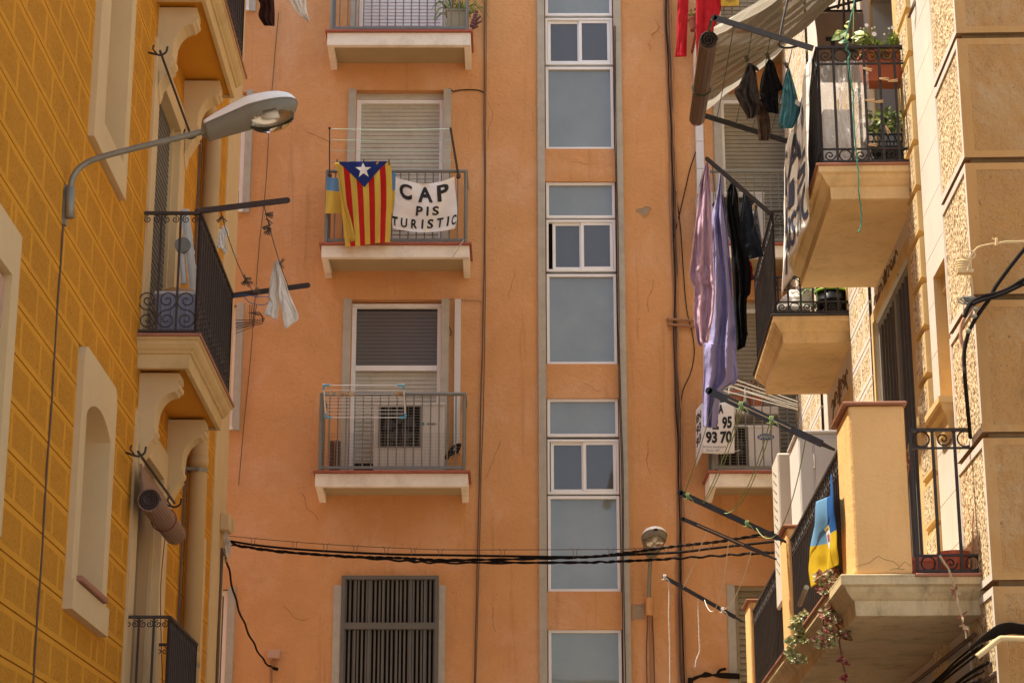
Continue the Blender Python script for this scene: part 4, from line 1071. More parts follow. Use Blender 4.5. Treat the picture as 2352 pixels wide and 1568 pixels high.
m_wht = cloth_mat('thin_white_cotton', (.92, .87, .76), tr=.3)
c4 = lambda *p: [C4(a, b) for a, b in p]
rag = thing('tea_towel', 'thin white tea towel pegged by its middle on the outer line of the ochre balcony', 'towel', at(634, 597, 17.4))
drape('cloth', c4((1476, 650), (1430, 800), (1405, 1000), (1400, 1090), (1356, 1200)), c4((1484, 650), (1505, 800), (1510, 1000), (1500, 1150), (1486, 1268)), 17.4, m_wht, 1.3, .012, rag, 1, 20, 26, hem=3)
drape('cloth', c4((1478, 650), (1488, 800), (1502, 1000), (1535, 1180), (1566, 1355)), c4((1486, 650), (1560, 840), (1630, 1040), (1702, 1210), (1690, 1270)), 17.36, m_wht, 1.3, .012, rag, 2, 20, 26, hem=2)
rag = thing('dish_cloth', 'small white net dish cloth pegged on the inner line of the ochre balcony', 'cloth', at(545, 520, 16.6))
drape('cloth', c4((905, 345), (885, 430), (880, 500), (872, 535)), c4((945, 345), (965, 420), (975, 500), (985, 550)), 16.7, m_wht, 3, .015, rag, 3, 16, 16)
drape('cloth', c4((925, 310), (930, 340), (955, 380), (965, 420)), c4((965, 310), (990, 350), (997, 390), (998, 420)), 16.75, m_wht, 2, .01, rag, 4, 12, 12)
drape('cloth', c4((930, 545), (935, 560), (945, 585), (955, 600)), c4((985, 540), (982, 560), (975, 580), (965, 598)), 16.7, m_wht, 1, .01, rag, 5, 8, 8)
# wire hangers
hg0 = None
for i in range(4):
    lab = 'black wire coat hanger in the bunch hooked over the far arm of the ochre balcony'
    dx, dy = i*5-4, i*3
    Y_ = 18.1+.02*i
    pts = [at(583+dx*.5, 703, Y_), at(585+dx*.6, 735, Y_), at(590+dx, 757+dy, Y_), at(598+dx, 742+dy*.4, Y_), at(607-dx*.2, 730+dy, Y_), at(592+dx, 718+dy, Y_), at(583+dx, 719+dy, Y_)]
    mb = MB(); mb.tube([at(578+dx, 700, Y_), at(576+dx*.6, 741+dy, Y_), at(541, 743+dy*2.5, Y_-.02)], .0035, 4)
    mb.tube([at(541, 735+dy*2, Y_-.02), at(590+dx, 735+dy, Y_)]+[at(607-dx*.3, 732+dy, Y_), at(597+dx*.4, 716+dy, Y_), at(575+dx, 718+dy*.4, Y_)], .0035, 4)
    o = mb.build('coat_hanger', m_iron); tag(o, lab, 'hanger', 'wire hangers on the ochre balcony')
# clothes hanging in from above
C7 = crow(1000, 0, 300, 1568)
c7 = lambda *p: [C7(a, b) for a, b in p]
o, _ = drape('trousers', c7((60, -520), (130, -100), (215, 100), (180, 330), (300, 540)), c7((470, -520), (495, -100), (512, 200), (515, 420), (510, 550)), 17.0, cloth_mat('dark_brown_corduroy', (.045, .016, .010), tr=.05), 3, .03, None, 6, 36, 30, vol=.05)
tag(o, 'dark brown corduroy trouser leg hanging into the top of the picture beside the ochre building', 'trousers')
o, _ = drape('towel', c7((700, -520), (780, -120), (860, 60), (1010, 290), (1210, 450)), c7((1100, -520), (1150, -120), (1175, 100), (1205, 300), (1245, 455)), 17.2, m_wht, 3, .02, None, 7, 24, 30)
tag(o, 'corner of a cream waffle towel hanging into the top of the picture', 'towel')
mb = MB(); mb.tube([at(540, -95, 16.3), at(800, -104, 17.9)], .004, 5); mb.bar(FL.w(16.03, .48, 10.68), at(640, -88, 16.2), .05, .012); mb.bar(FL.w(18.27, .48, 10.65), at(770, -100, 18), .05, .012)
tag(mb.build('clothes_line', m_iron_b), 'iron washing line arms of the top ochre balcony, above the brown trousers', 'clothes line')
# junction box on the corner, cable across the street
jb = thing('junction_box', 'beige junction box with a fan of cream wires on the corner of the ochre building', 'junction box', FL.w(21.6, .05, 5.85))
mb = MB(); mb.box(FL, 21.46, 21.74, .03, .13, 5.77, 5.95); mb.box(FL, 21.74, 21.76, .04, .15, 5.79, 5.93); mb.build('box', m_cream, jb, bevel=.012)
mb = MB()
for i in range(5): mb.tube(smooth_path([FL.w(21.5+.04*i, .08, 5.77), FL.w(21.48+.05*i, .09+.01*i, 5.62), FL.w(21.52+.03*i, .12-.01*i, 5.45), at(512+i*5, 1256-i*4, 21.9)]), .006, 5)
mb.build('wire', M('cream_wire', (.5, .42, .32), .6), jb)
def wires(name, label, runs, mat, extra=None):
    mb = MB()
    for pts, r in runs: mb.tube(smooth_path(pts, 6), r, 6)
    if extra: extra(mb)
    return tag(mb.build(name, mat), label, 'cable')
C8 = crow(860, 2050, 940, 2164); C9 = crow(2300, 1950, 800, 1606)
def two(p8, p9, Y0=21.9, Y1=19.5):
    p = [C8(*q) for q in p8]+[C9(*q) for q in p9]
    return [at(x, y, lerp(Y0, Y1, (x-510)/1290)) for x, y in p]
r1 = two([(60, 245), (400, 300), (900, 345), (1600, 380), (2164, 390)], [(0, 555), (350, 540), (820, 518), (1150, 480), (1606, 430)])
r2 = two([(60, 285), (400, 330), (900, 380), (1600, 430), (2164, 450)], [(0, 600), (350, 590), (800, 568), (1250, 540), (1606, 515)])
r3 = two([(200, 300), (600, 355), (1200, 400), (1700, 415), (2164, 435)], [(0, 560), (400, 525), (800, 470), (1200, 425), (1606, 355)])
r4 = two([(70, 262), (500, 350), (1100, 392), (1700, 440), (2164, 460)], [(0, 598), (500, 585), (900, 560), (1300, 535), (1606, 520)])
ms_ = two([(70, 208), (700, 265), (1200, 300), (1700, 325), (2164, 340)], [(0, 495), (450, 490), (850, 460), (1150, 430), (1500, 395)])
def twist(pts, r=.0075, n=9, ph=0):
    P_ = smooth_path(pts, 14); return [p+Vector((0, cos(i*1.25+ph)*r, sin(i*1.25+ph)*r)) for i, p in enumerate(P_)]
mb = MB(); mb.tube(smooth_path(r1, 8), .013, 6)
tag(mb.build('street_cable', m_cable), 'smooth black cable slung across the street, the upper one of the bundle', 'cable')
mb = MB(); mb.tube(twist(r2), .010, 5); mb.tube(twist(r4, ph=pi), .010, 5)
tag(mb.build('street_cable', m_cable), 'twisted black cable pair slung across the street, lowest of the bundle', 'cable')
mb = MB(); mb.tube(twist(r3, .009), .009, 5); mb.tube(twist(r3, .009, ph=pi), .009, 5)
tag(mb.build('street_cable', m_cable), 'twisted black cable crossing over the others and rising to the right hand posts', 'cable')
mw = thing('messenger_wire', 'thin rusty wire with little hanger clips above the black street cables', 'cable', ms_[0])
P_ = smooth_path(ms_, 16); Q_ = smooth_path(r1, 16)
mb = MB(); mb.tube(P_, .004, 5); mb.build('wire', m_cable_b, mw)
for i in range(8, len(P_)-6, 9):
    j = min(range(len(Q_)), key=lambda q: abs(Q_[q].x-P_[i].x)); a, b = P_[i], Q_[j]
    mb = MB()
    for dx in (-.018, .018): mb.tube([a+Vector((dx*2, 0, .012)), a+Vector((dx, 0, -.012)), Vector((a.x+dx*.9, b.y-.012, b.z-.018))], .003, 4)
    mb.build('hanger_clip', m_cable_b, mw)
dr = smooth_path([at(512, 1268, 21.9), at(*C8(110, 450), 22.2), at(*C8(200, 830), 23), at(*C8(330, 1150), 24), at(*C8(460, 1370), 24.9), at(*C8(560, 1440), 25.35)], 10)
mb = MB(); mb.tube([p+Vector((cos(i)*.007, 0, sin(i)*.007)) for i, p in enumerate(dr)], .012, 6); mb.tube([at(514, 1262, 21.9), at(518, 1274, 21.9)], .035, 8); mb.tube([at(*C8(540, 1430), 25.3), at(*C8(575, 1438), 25.34)], .022, 8)
tag(mb.build('drop_cable', m_cable), 'twisted black cable dropping from the ochre corner to the box on the orange wall', 'cable')
# ================================================================== things on the orange building
def fo(x, y, n=0): s, z = FO.px(x, y, n); return FO.w(s, n, z)
jb = thing('junction_box', 'pinkish square junction box low on the orange wall with a pipe below', 'junction box', fo(630, 1503))
a = FO.px(*C8(490, 1265)); b = FO.px(*C8(603, 1345))
mb = MB(); mb.box(FO, a[0], b[0], 0, .09, b[1], a[1]); mb.build('box', M('pinkish_box', (.52, .31, .20), .6, var=.08), jb, bevel=.008)
mb = MB(); mb.tube([fo(*C8(512, 1355), .03), fo(*C8(512, 1900), .03)], .012, 6); mb.tube([fo(*C8(524, 1430), .03), fo(*C8(524, 1900), .03)], .008, 6)
for k in range(3): mb.tube(smooth_path([fo(*C8(530+k*12, 1345), .05), fo(*C8(535+k*16, 1390), .04), fo(*C8(515+k*8, 1425), .04)]), .006, 5)
mb.build('wire', m_cable_p, jb)
CA = crow(2150, 0, 650, 1456); CB = crow(2150, 700, 650, 1274)
def wcab(label, pts, r, mat, wob=.006, name='wall_cable', n=.02, seed=0):
    mb = MB(); P_ = smooth_path([fo(x, y, n) for x, y in pts], 8)
    mb.tube([p+Vector((noise.noise(Vector((p.z*1.3, seed, 0)))*wob*4, 0, 0)) for p in P_], r, 5)
    return tag(mb.build(name, mat), label, 'cable')
wcab('thin dark cable running down the orange wall right of the street lamp', [(640, 30), (636, 76), (630, 140), (622, 240), (612, 400), (605, 480), (596, 560), (585, 700), (570, 880), (558, 1000), (548, 1115)], .005, m_cable_b, .002)
for k, (dx, r) in enumerate(((0, .008), (4, .006))):
    wcab(('main dark cable running down right of the balcony column', 'thinner cable running close beside the main dark cable by the balcony column')[k], [(1113+dx, -20), (1112+dx, 200), (1113+dx*.4, 500), (1110+dx, 700), (1105+dx*1.5, 900), (1101+dx, 1100), (1096+dx, 1300), (1089+dx*.6, 1600)], r, m_cable_b, .002, seed=k)
wcab('short cable from the upper door jamb to the vertical cable', [(1019, 207), (1035, 205), (1040, 210), (1060, 207), (1095, 207), (1112, 213)], .008, m_cable, .001)
wcab('thin painted cable from the white duct to the vertical cable', [(1027, 690), (1040, 687), (1075, 690), (1095, 690), (1107, 694)], .006, m_cable_p, .001)
wcab('curl of loose cable beside the lower door jamb', [(1023, 730), (1030, 745), (1037, 765), (1033, 770)], .005, m_cable, .001)
for k, (x0, x1, r, m) in enumerate(((1525, 1558, .008, m_cable_p), (1530, 1563, .009, m_cable_b), (1533, 1566, .008, m_cable_b), (1536, 1569, .006, m_cable_b), (1539, 1574, .009, m_cable_p), (1530, 1571, .007, m_cable))):
    lab = ['painted over cable, leftmost strand of the bundle running down the orange wall', 'thick brown cable, second strand of the bundle on the orange wall', 'brown cable in the middle of the bundle on the orange wall', 'thin brown cable right of the middle of the bundle on the orange wall', 'painted cable, rightmost strand of the bundle on the orange wall', 'black cable weaving over the bundle on the orange wall'][k]
    wcab(lab, [(x0-1, -20), (x0+1, 60), (x0+7, 200), (x0+12, 350), (x0+13+k, 500), (x0+20, 650), (x0+22-k, 800), (x0+27, 1000), (x0+30, 1200), (x1-4, 1400), (x1+2, 1600)], r, m, .006, seed=k+3, n=.02+.006*k)
wcab('black cable slanting up from the bundle towards the white downpipe', [CB(1062, 520), CB(1110, 320), CB(1150, 150), CB(1175, 40), CB(1200, -60), (1605, 330)], .007, m_cable, .001)
wcab('black cable bowing out right of the bundle beside the lilac sheet', [CB(1085, 130), CB(1120, 400), CB(1140, 700), CB(1155, 900), CB(1175, 1080), CB(1215, 1250), CB(1228, 1400), CB(1200, 1550), (1568, 900), (1563, 960)], .006, m_cable, .001)
for dx in (0, 3): wcab(('thin black cable tucked along the right hand stone mullion', 'second thin cable beside the stone mullion cable')[dx > 0], [(1410+dx, 60), (1412+dx, 300), (1416+dx, 500), (1420+dx, 800), (1428+dx, 1090), (1429+dx, 1300), (1432+dx*2, 1600)], .005, m_cable, .002, n=.05, seed=dx)
for k, y in enumerate((733, 745)):
    mb = MB(); p = FO.px(1534, y); mb.tube([fo(1534+k, y, .05), fo(1600, y+3+k*2, .05)], .018, 8); mb.tube([fo(1534+k, y, .0), fo(1534+k, y, .05)], .018, 8)
    tag(mb.build('wall_pipe', M('ochre_painted_pipe', (.34, .17, .08), .6, var=.1)), ('upper of two short horizontal pipes behind the cable bundle', 'lower of two short horizontal pipes behind the cable bundle')[k], 'pipe')
# second street lamp
root = None
tip = FO.w(FO.px(1495, 1215)[0], .9, fo(1495, 1215, .9).z); rear = fo(1496, 1262, .32)
ax = (tip-rear).normalized(); sd = Vector((1, 0, 0)); upv = sd.cross(ax).normalized()
if upv.z < 0: sd = -sd; upv = -upv
l2 = street_lamp('street_lamp', 'street lamp on the orange wall seen from the front, above its short bent pole', rear, ax, sd, upv, (tip-rear).length, .30)
mb = MB(); mb.tube(smooth_path([fo(1492, 1400, .08), fo(1491, 1380, .08), fo(1491, 1330, .09), fo(1494, 1285, .16), rear+ax*.06-upv*.05], 8), .024, 10); mb.build('pole', m_galv, l2, smooth=True)
mb = MB(); mb.tube([fo(1492, 1412, .07), fo(1492, 1372, .07)], .042, 12); s, z = FO.px(1500, 1390); mb.box(FO, s-.05, s+.07, 0, .02, z-.16, z+.13); mb.build('wall_socket', m_orange, l2)
for k, (x0, x1) in enumerate(((1487, 1485), (1499, 1502))):
    mb = MB(); mb.tube(smooth_path([fo(1492+k*3, 1374, .06), fo(x0-1+k, 1385, .04), fo(x0, 1430, .02), fo(x1, 1500, .02), fo(x1+2, 1600, .02)]), .007, 5); mb.build('feed_cable', m_cable_b, l2)
mb = MB(); mb.tube([fo(1494, 1412, .02), fo(1496, 1600, .02)], .012, 6); mb.build('conduit', m_cable_p, l2)
# plaster scars
m_scar = M('bare_grey_plaster', (.36, .27, .17), .95, var=.15, vs=20, bump=.3, bs=80)
def scar(pts, nm='plaster_scar', n=-.004, rim=True):
    P_ = [fo(x, y, .003) for x, y in pts]; c = sum(P_, Vector())/len(P_)
    mb = MB(); mb.add(P_, [tuple(range(len(P_)))]); o = mb.build(nm, m_scar, ob)
    mb = MB()
    for i in range(len(P_)):
        a, b = P_[i], P_[(i+1) % len(P_)]; oa, ob2 = a+(a-c).normalized()*.014, b+(b-c).normalized()*.014
        f = Vector((0, -.007, 0)); mb.add([a, b, b+f, a+f, oa, ob2], [(0, 1, 2, 3), (3, 2, 5, 4)])
    mb.build('plaster_edge', m_orange, ob)
scar([CB(770, 275), CB(800, 262), CB(825, 258), CB(845, 243), CB(885, 250), CB(892, 265), CB(870, 285), CB(860, 310), CB(830, 326), CB(810, 300), CB(785, 290)])
scar([C9(460, 935), C9(520, 935), C9(555, 930), C9(552, 1055), C9(500, 1055), C9(460, 1062)])
mb = MB()
for pts in ([CA(1050, 150), CA(1060, 180), CA(1085, 230), CA(1070, 275), CA(1015, 310), CA(1040, 350)], [CA(1010, 365), CA(990, 395), CA(1015, 415), CA(1005, 440)]):
    mb.tube([fo(x, y, .004) for x, y in pts], [.002, .009, .010, .010, .009, .002][:len(pts)], 5)
mb.build('paint_crack', m_orange, ob)
m_crk = M('crack_line', (.16, .07, .03), .9); RC_ = random.Random(12)
for (x, y, a, n) in ((1120, 230, -1.3, 12), (1180, 620, -1.6, 9), (700, 300, -.3, 9), (1150, 1010, -1.4, 12), (1500, 640, -1.2, 10), (690, 1130, -.5, 10), (1130, 1390, -1.6, 8), (1490, 1010, -1.5, 10), (650, 1390, -.9, 9), (1310, 372, -.1, 6), (1340, 880, .1, 6)):
    P_ = []; 
    for i in range(n): P_.append(fo(x, y, .001)); a += RC_.uniform(-.7, .7)*.6; x += 9*cos(a); y -= 9*sin(a)
    mb = MB(); mb.tube(P_, [.001]+[RC_.uniform(.0014, .0028) for _ in P_[2:]]+[.001], 4); mb.build('paint_crack', m_crk, ob)
# downpipes and ducts
mb = MB(); s0, z0 = FO.px(1042, 1042); s1, z1 = FO.px(1058, 687); s0 = X(1043, 850, .08); s1 = X(1057.5, 850, .08)
mb.box(FO, s0, s1, 0, .08, z0, z1-.02); tag(mb.build('cable_duct', M('white_duct', (.62, .59, .53), .5, var=.03), bevel=.006), 'tall square white duct on the orange wall beside the lower balcony door', 'duct')
mb = MB(); sa, sb = X(1599, 350, .08), X(1617, 350, .08); zt_, zb_ = Z(140, .08), Z(452, .08)
n = 5
for i in range(n): mb.box(FO, sa, sb, 0, .09, lerp(zb_, zt_, i/n)+.004, lerp(zb_, zt_, (i+1)/n)-.004)
mb.box(FO, sa+.005, sb-.005, 0, .08, zb_, zt_)
tag(mb.build('downpipe', M('white_downpipe', (.66, .65, .64), .45, var=.03), bevel=.006), 'sectioned square white downpipe on the orange wall behind the rolled blind', 'downpipe')
# ---------------------------------------------------------------- middle balcony: line, flags, banner
nr = SD+.0
zt1 = LV[1]['zt']
cl = thing('clothes_line', 'green washing lines strung between two upright arms on the balcony with the striped flag', 'clothes line', FO.w(SX0, SD, zt1+1))
aL0, aL1 = fo(757, 404, .66), fo(757, 295, .80); aR0, aR1 = fo(1053, 404, .66), fo(1035, 296, .80)
for a, b in ((aL0, aL1), (aR0, aR1)): mb = MB(); dryer_arm(mb, a, b, .035, .012); mb.tube([a-UP*.03, a+UP*.02], .028, 8); mb.build('arm', m_iron_b, cl)
m_gcord = M('mint_cord', (.38, .55, .42), .6)
def ony(a, b, y):
    ya, yb2 = proj(a)[1], proj(b)[1]; return a.lerp(b, (y-ya)/(yb2-ya))
def proj(p):
    p = Vector(p)-Vector((0, 0, CAMZ)); d = p.y*cos(TH)+p.z*sin(TH)
    return (CX+F*p.x/d, CY-F*(p.z*cos(TH)-p.y*sin(TH))/d)
for y in (296, 321, 345, 371):
    mb = MB(); mb.tube(sag(ony(aL0, aL1, y), ony(aR0, aR1, y-(3 if y > 360 else 0)), .015, 10), .004, 5); mb.build('line', m_gcord, cl)
C5 = crow(1200, 450, 800, 1872); c5 = lambda *p: [C5(a, b) for a, b in p]
YF = YO-.78
m_fy = cloth_mat('flag_yellow', (.72, .50, .085), tr=.3); m_fr = cloth_mat('flag_red', (.50, .022, .018), tr=.25); m_fb = cloth_mat('flag_blue', (.022, .038, .16), tr=.15); m_fw = cloth_mat('flag_white', (.88, .85, .77), tr=.2)
fl = thing('striped_flag', 'red and yellow striped flag with white star on a blue triangle', 'flag', at(770, 373, YF))
us = []
for k in range(9): us += [(k+j/5)/9 for j in range(5)]
us.append(1.)
L5 = c5((345, 462), (362, 640), (385, 860), (405, 1060), (425, 1256)); R5 = c5((850, 458), (862, 620), (862, 840), (852, 1040), (842, 1214))
def flagfn(u, v):
    l = interp(L5, v); r = interp(R5, v)
    x = lerp(l[0], r[0], u); y = lerp(l[1], r[1], u)+1.2*sin(u*pi*2)*v
    return at(x, y, YF+.018*(.3+v)*sin(u*9+v*2.5)+.010*sin(u*23+v*5)+.012*noise.noise(Vector((u*3, v*5, 1))))
mb = MB(); mb.grid(flagfn, 0, 44, mfn=lambda u, v: int(u*9) % 2, us=us)
mb.build('cloth', [m_fy, m_fr], fl, smooth=True, fixn=False)
patch(flagfn, [(.035, .0), (.95, .0), (.90, .055), (.475, .335), (.06, .05)], m_fb, fl, 'blue_triangle')
star = []
for k in range(10):
    a = -pi/2+pi*k/5+.03; r = (1, .40)[k % 2]
    star.append((.478+r*.155*cos(a), .135+r*.105*sin(a)))
patch(flagfn, star, m_fw, fl, 'white_star', off=(0, -.011, 0))
drape('folded_edge', c5((328, 470), (360, 600), (375, 760), (420, 980), (478, 1212)), c5((360, 470), (385, 640), (425, 820), (480, 1010), (520, 1200)), YF-.03, m_fy, 1, .012, fl, 3, 10, 24)
for x in (348, 596, 834):
    p = C5(x, 458); peg(at(p[0], p[1]-3, YF-.01), (.0, 0, -1), m_wood_d, .08, 'pegs holding the striped flag', 'dark peg clipping the striped flag to the washing line')
bf = thing('blue_yellow_flag', 'light blue and yellow flag tied along the railing behind the striped flag', 'flag', at(748, 405, YO-.70))
BL_ = c5((250, 602), (245, 700), (240, 840), (235, 945)); BR_ = c5((900, 560), (895, 700), (885, 840), (868, 945))
def bff(u, v):
    l = interp(BL_, v); r = interp(BR_, v)
    return at(lerp(l[0], r[0], u), lerp(l[1], r[1], u)+(10*sin(min(u*6, pi))*.6*(1-v) if u < .52 else 0), YO-.70+.012*sin(u*22+v*3)+.006*sin(u*50))
mb = MB(); mb.grid(bff, 60, 20, mfn=lambda u, v: 0 if v < .42 else 1); mb.build('cloth', [cloth_mat('flag_sky_blue', (.15, .32, .52), tr=.25), m_fy], bf, smooth=True, fixn=False)
bn = thing('protest_banner', 'white bedsheet banner with black stencilled letters hung along the balcony railing', 'banner', at(910, 405, YO-.72))
NL = c5((896, 600), (892, 700), (885, 850), (862, 1000), (868, 1082)); NR = c5((1446, 600), (1450, 700), (1468, 860), (1470, 980), (1450, 1086))
def bnf(u, v):
    l = interp(NL, v); r = interp(NR, v); sg = (1-(2*u-1)**2)
    y = lerp(l[1], r[1], u)+37*sg*(1-v)**1.3*.5742*.745+sg*9*v
    e = (1-v)
    f = .020*sin(9*v+7*abs(u-.5)*2*e)*sg+.012*sin(u*14+v*5)+.010*noise.noise(Vector((u*5, v*7, 3)))
    return at(lerp(l[0], r[0], u), y, YO-.725+f)
mb = MB(); mb.grid(bnf, 70, 44); mb.build('cloth', m_fw, bn, smooth=True, fixn=False)
for (w_, u0, u1, v0, v1, bd) in (('C', .07, .28, .12, .40, .035), ('A', .38, .62, .13, .41, .035), ('P', .70, .90, .12, .41, .035), ('PIS', .34, .71, .47, .63, .03), ('TURISTIC', .01, .99, .69, .89, .03)):
    if w_ == 'TURISTIC':
        for i, (ch, a, b) in enumerate((('T', .0, .085), ('U', .135, .235), ('R', .295, .39), ('I', .455, .485), ('S', .545, .64), ('T', .695, .79), ('I', .85, .88), ('C', .92, .995))):
            vv = .02*sin(pi*(a+b)/2); lettering(bnf, ch, a, b, v0+.0+vv*.3, v1+vv*.3, m_blackp, bn, bd, off=(0, -.008, 0))
    elif w_ == 'PIS':
        for ch, a, b in (('P', .35, .455), ('I', .515, .55), ('S', .61, .715)): lettering(bnf, ch, a, b, v0, v1, m_blackp, bn, bd, off=(0, -.008, 0))
    else: lettering(bnf, w_, u0, u1, v0, v1, m_blackp, bn, bd, off=(0, -.008, 0))
mb = MB(); mb.tube(smooth_path([fo(*C5(1535, 1192), .66), fo(*C5(1500, 1240), .70), fo(*C5(1465, 1300), .70), fo(*C5(1425, 1355), .67)]), .006, 5)
tag(mb.build('cord', M('pale_cord', (.6, .5, .38), .7)), 'pale cord end dangling over the slab under the banner', 'cord')
# ---------------------------------------------------------------- lower balcony: drying rack, air conditioner, netting
C6 = crow(1200, 1150, 800, 1394); c6 = lambda *p: [C6(a, b) for a, b in p]
def f6(a, b, n): p = C6(a, b); return fo(p[0], p[1], n)
dr = thing('drying_rack', 'white and light blue drying rack hooked over the lower balcony railing', 'drying rack', f6(155, 760, .7))
m_blp = M('light_blue_plastic', (.12, .38, .55), .4); m_wt = M('white_coated_wire', (.66, .64, .60), .4)
n0, n1 = .70, .92
A_, B_, C_, D_ = f6(165, 680, n1), f6(722, 680, n1), f6(735, 905, n0), f6(180, 905, n0)
def q_(u, v): return A_.lerp(B_, u).lerp(D_.lerp(C_, u), v)
mb = MB()
for v in (0, .15, .28, .37, .45, .55, .66, .77, .88, 1.): mb.tube([q_(.02, v), q_(.98, v)], .006 if v in (0, 1.) else .0035, 5)
mb.build('wire', m_wt, dr)
for u in (0, 1):
    mb = MB(); mb.tube([q_(u, -.04), q_(u, .5), q_(u, 1.)], .010, 6); mb.build('side_frame', m_wt, dr)
    for v in (0, 1):
        mb = MB(); mb.tube(smooth_path([q_(u, abs(v-.14)), q_(u, abs(v-.03)), q_(abs(u-.015), v), q_(abs(u-.075), v)]), .015, 8); mb.build('corner_joint', m_blp, dr)
    mb = MB(); mb.tube(smooth_path([q_(u, .25), q_(u, .25)+Vector((0, .08, .03)), FO.w(0, 0, 0)*0+f6((165, 722)[u], 765, .60)]), .010, 6); mb.build('hook', m_blp, dr)
for x in (205, 215, 250, 262, 280, 290, 298, 310, 318, 345, 352, 366, 663, 672, 684, 692, 700, 708, 716):
    u = (x-165)/557; peg(q_(u, .29)+UP*.03, (0, 0, -1), m_wood, .06, 'pegs lined up on the drying rack', 'pale peg lined up on the drying rack of the lower balcony')
def ac_unit(name, label, s0, s1, n0, n1, z0, z1, mat, gs, gz, brand=None, seed=0):
    t = thing(name, label, 'air conditioner', FO.w((s0+s1)/2, n0, z0))
    mb = MB(); mb.box(FO, s0, s1, n0, n1, z0, z1); mb.box(FO, s0-.008, s1+.008, n0-.005, n1+.008, z1-.03, z1+.012); mb.build('casing', mat, t, bevel=.012)
    a, b = gs; c, d = gz
    mb = MB(); mb.box(FO, a, b, n1-.01, n1+.003, c, d); mb.build('fan_opening', m_dark, t)
    ce = FO.w((a+b)/2, n1+.006, (c+d)/2); r = min(b-a, d-c)/2*.85
    mb = MB()
    for k in range(5):
        an = 2*pi*k/5; mb.add([ce+Vector((r*.2*cos(an), 0, r*.2*sin(an))), ce+Vector((r*cos(an), .0, r*sin(an))), ce+Vector((r*cos(an+.8), .0, r*sin(an+.8))), ce+Vector((r*.2*cos(an+.8), 0, r*.2*sin(an+.8)))], [(0, 1, 2, 3)])
    mb.build('fan', M('fan_grey', (.05, .045, .04), .5), t)
    mb = MB(); m_ = int((d-c)/.035)
    for i in range(m_+1): z = lerp(c, d, i/m_); mb.bar(FO.w(a, n1+.012, z), FO.w(b, n1+.012, z), .004, .004)
    for i in range(int((b-a)/.07)+1): s = lerp(a, b, i/int((b-a)/.07)); mb.bar(FO.w(s, n1+.014, c), FO.w(s, n1+.014, d), .005, .005)
    frame_rect(mb, FO, a-.015, b+.015, c-.015, d+.015, .015, n1, n1+.014)
    mb.build('fan_grille', M('grille_brown', (.20, .16, .11), .5), t)
    return t
zt2 = LV[2]['zt']
s0, s1 = FO.px(*C6(518, 900), .42)[0], FO.px(*C6(1010, 900), .42)[0]
m_ac = M('cream_casing', (.58, .52, .42), .5, var=.03)
z = lambda v, n: FO.px(*C6(700, v), n)[1]
ac = ac_unit('air_conditioner', 'cream air conditioner with a square fan grille standing on the lower balcony', s0, s1, .14, .45, zt2+.02, z(808, .45), m_ac, (FO.px(*C6(556, 900), .45)[0], FO.px(*C6(836, 900), .45)[0]), (z(1105, .45), z(832, .45)))
def plane_fn(P0, P1, P2): return lambda u, v: P0+(P1-P0)*u+(P2-P0)*v
a0 = FO.w(FO.px(*C6(885, 945), .452)[0], .452, z(942, .452)); b0 = FO.w(FO.px(*C6(948, 945), .452)[0], .452, z(942, .452)); c0_ = FO.w(FO.px(*C6(885, 955), .452)[0], .452, z(957, .452))
lettering(plane_fn(a0, b0, c0_), 'HIYASU', 0, 1, 0, 1, m_blackp, ac, .03, off=(0, -.003, 0), cuts=0)
mb = MB(); ce = (a0+c0_)/2+Vector((-.055, -.003, 0)); mb.add([ce+Vector((.022*cos(k*pi/6), 0, .022*sin(k*pi/6))) for k in range(12)], [tuple(range(12))]); mb.build('logo_dot', M('green_logo', (.03, .22, .14), .5), ac)
# netting behind the bars
nt_ = thing('wire_netting', 'square wire netting fixed low behind the bars of the lower balcony', 'netting', FO.w(SX0+.1, SD-.05, zt2))
mb = MB(); a, b = SX0+.09, SX1-.09; nn = SD-.045
m_net = M('netting_wire', (.24, .20, .15), .6)
for i in range(int((b-a)/.045)): s = a+i*.045; mb.bar(FO.w(s, nn, zt2+.02), FO.w(s+.008*sin(i), nn, zt2+.50), .0022, .0022)
for j in range(12): zz = zt2+.03+j*.042; mb.bar(FO.w(a, nn, zz), FO.w(b, nn, zz), .0022, .0022)
mb.build('front_mesh', m_net, nt_)
mb = MB()
for t in range(60):
    an = t*.42; r = .07-.0006*t; mb.bar(FO.w(a+.12+r*cos(an), .34+r*sin(an), zt2+.02), FO.w(a+.12+r*cos(an), .34+r*sin(an), zt2+.46+.01*sin(t)), .004, .004)
for j in range(11): zz = zt2+.03+j*.042; mb.tube([FO.w(a+.12+.07*cos(k*.5), .34+.07*sin(k*.5), zz) for k in range(13)], .003, 4, closed=True)
mb.build('spare_roll', M('rusty_netting', (.16, .08, .04), .7), nt_)
mb = MB(); mb.tube(smooth_path([f6(1110, 1095, .2), f6(1090, 1140, .3), f6(1040, 1160, .34), f6(1020, 1190, .36)]), .03, 8); mb.tube(smooth_path([f6(1095, 1095, .2), f6(1060, 1120, .3), f6(1035, 1165, .34)]), .022, 8)
tag(mb.build('hose', m_cable), 'black insulated hose bending from the white duct to the cream air conditioner', 'hose')
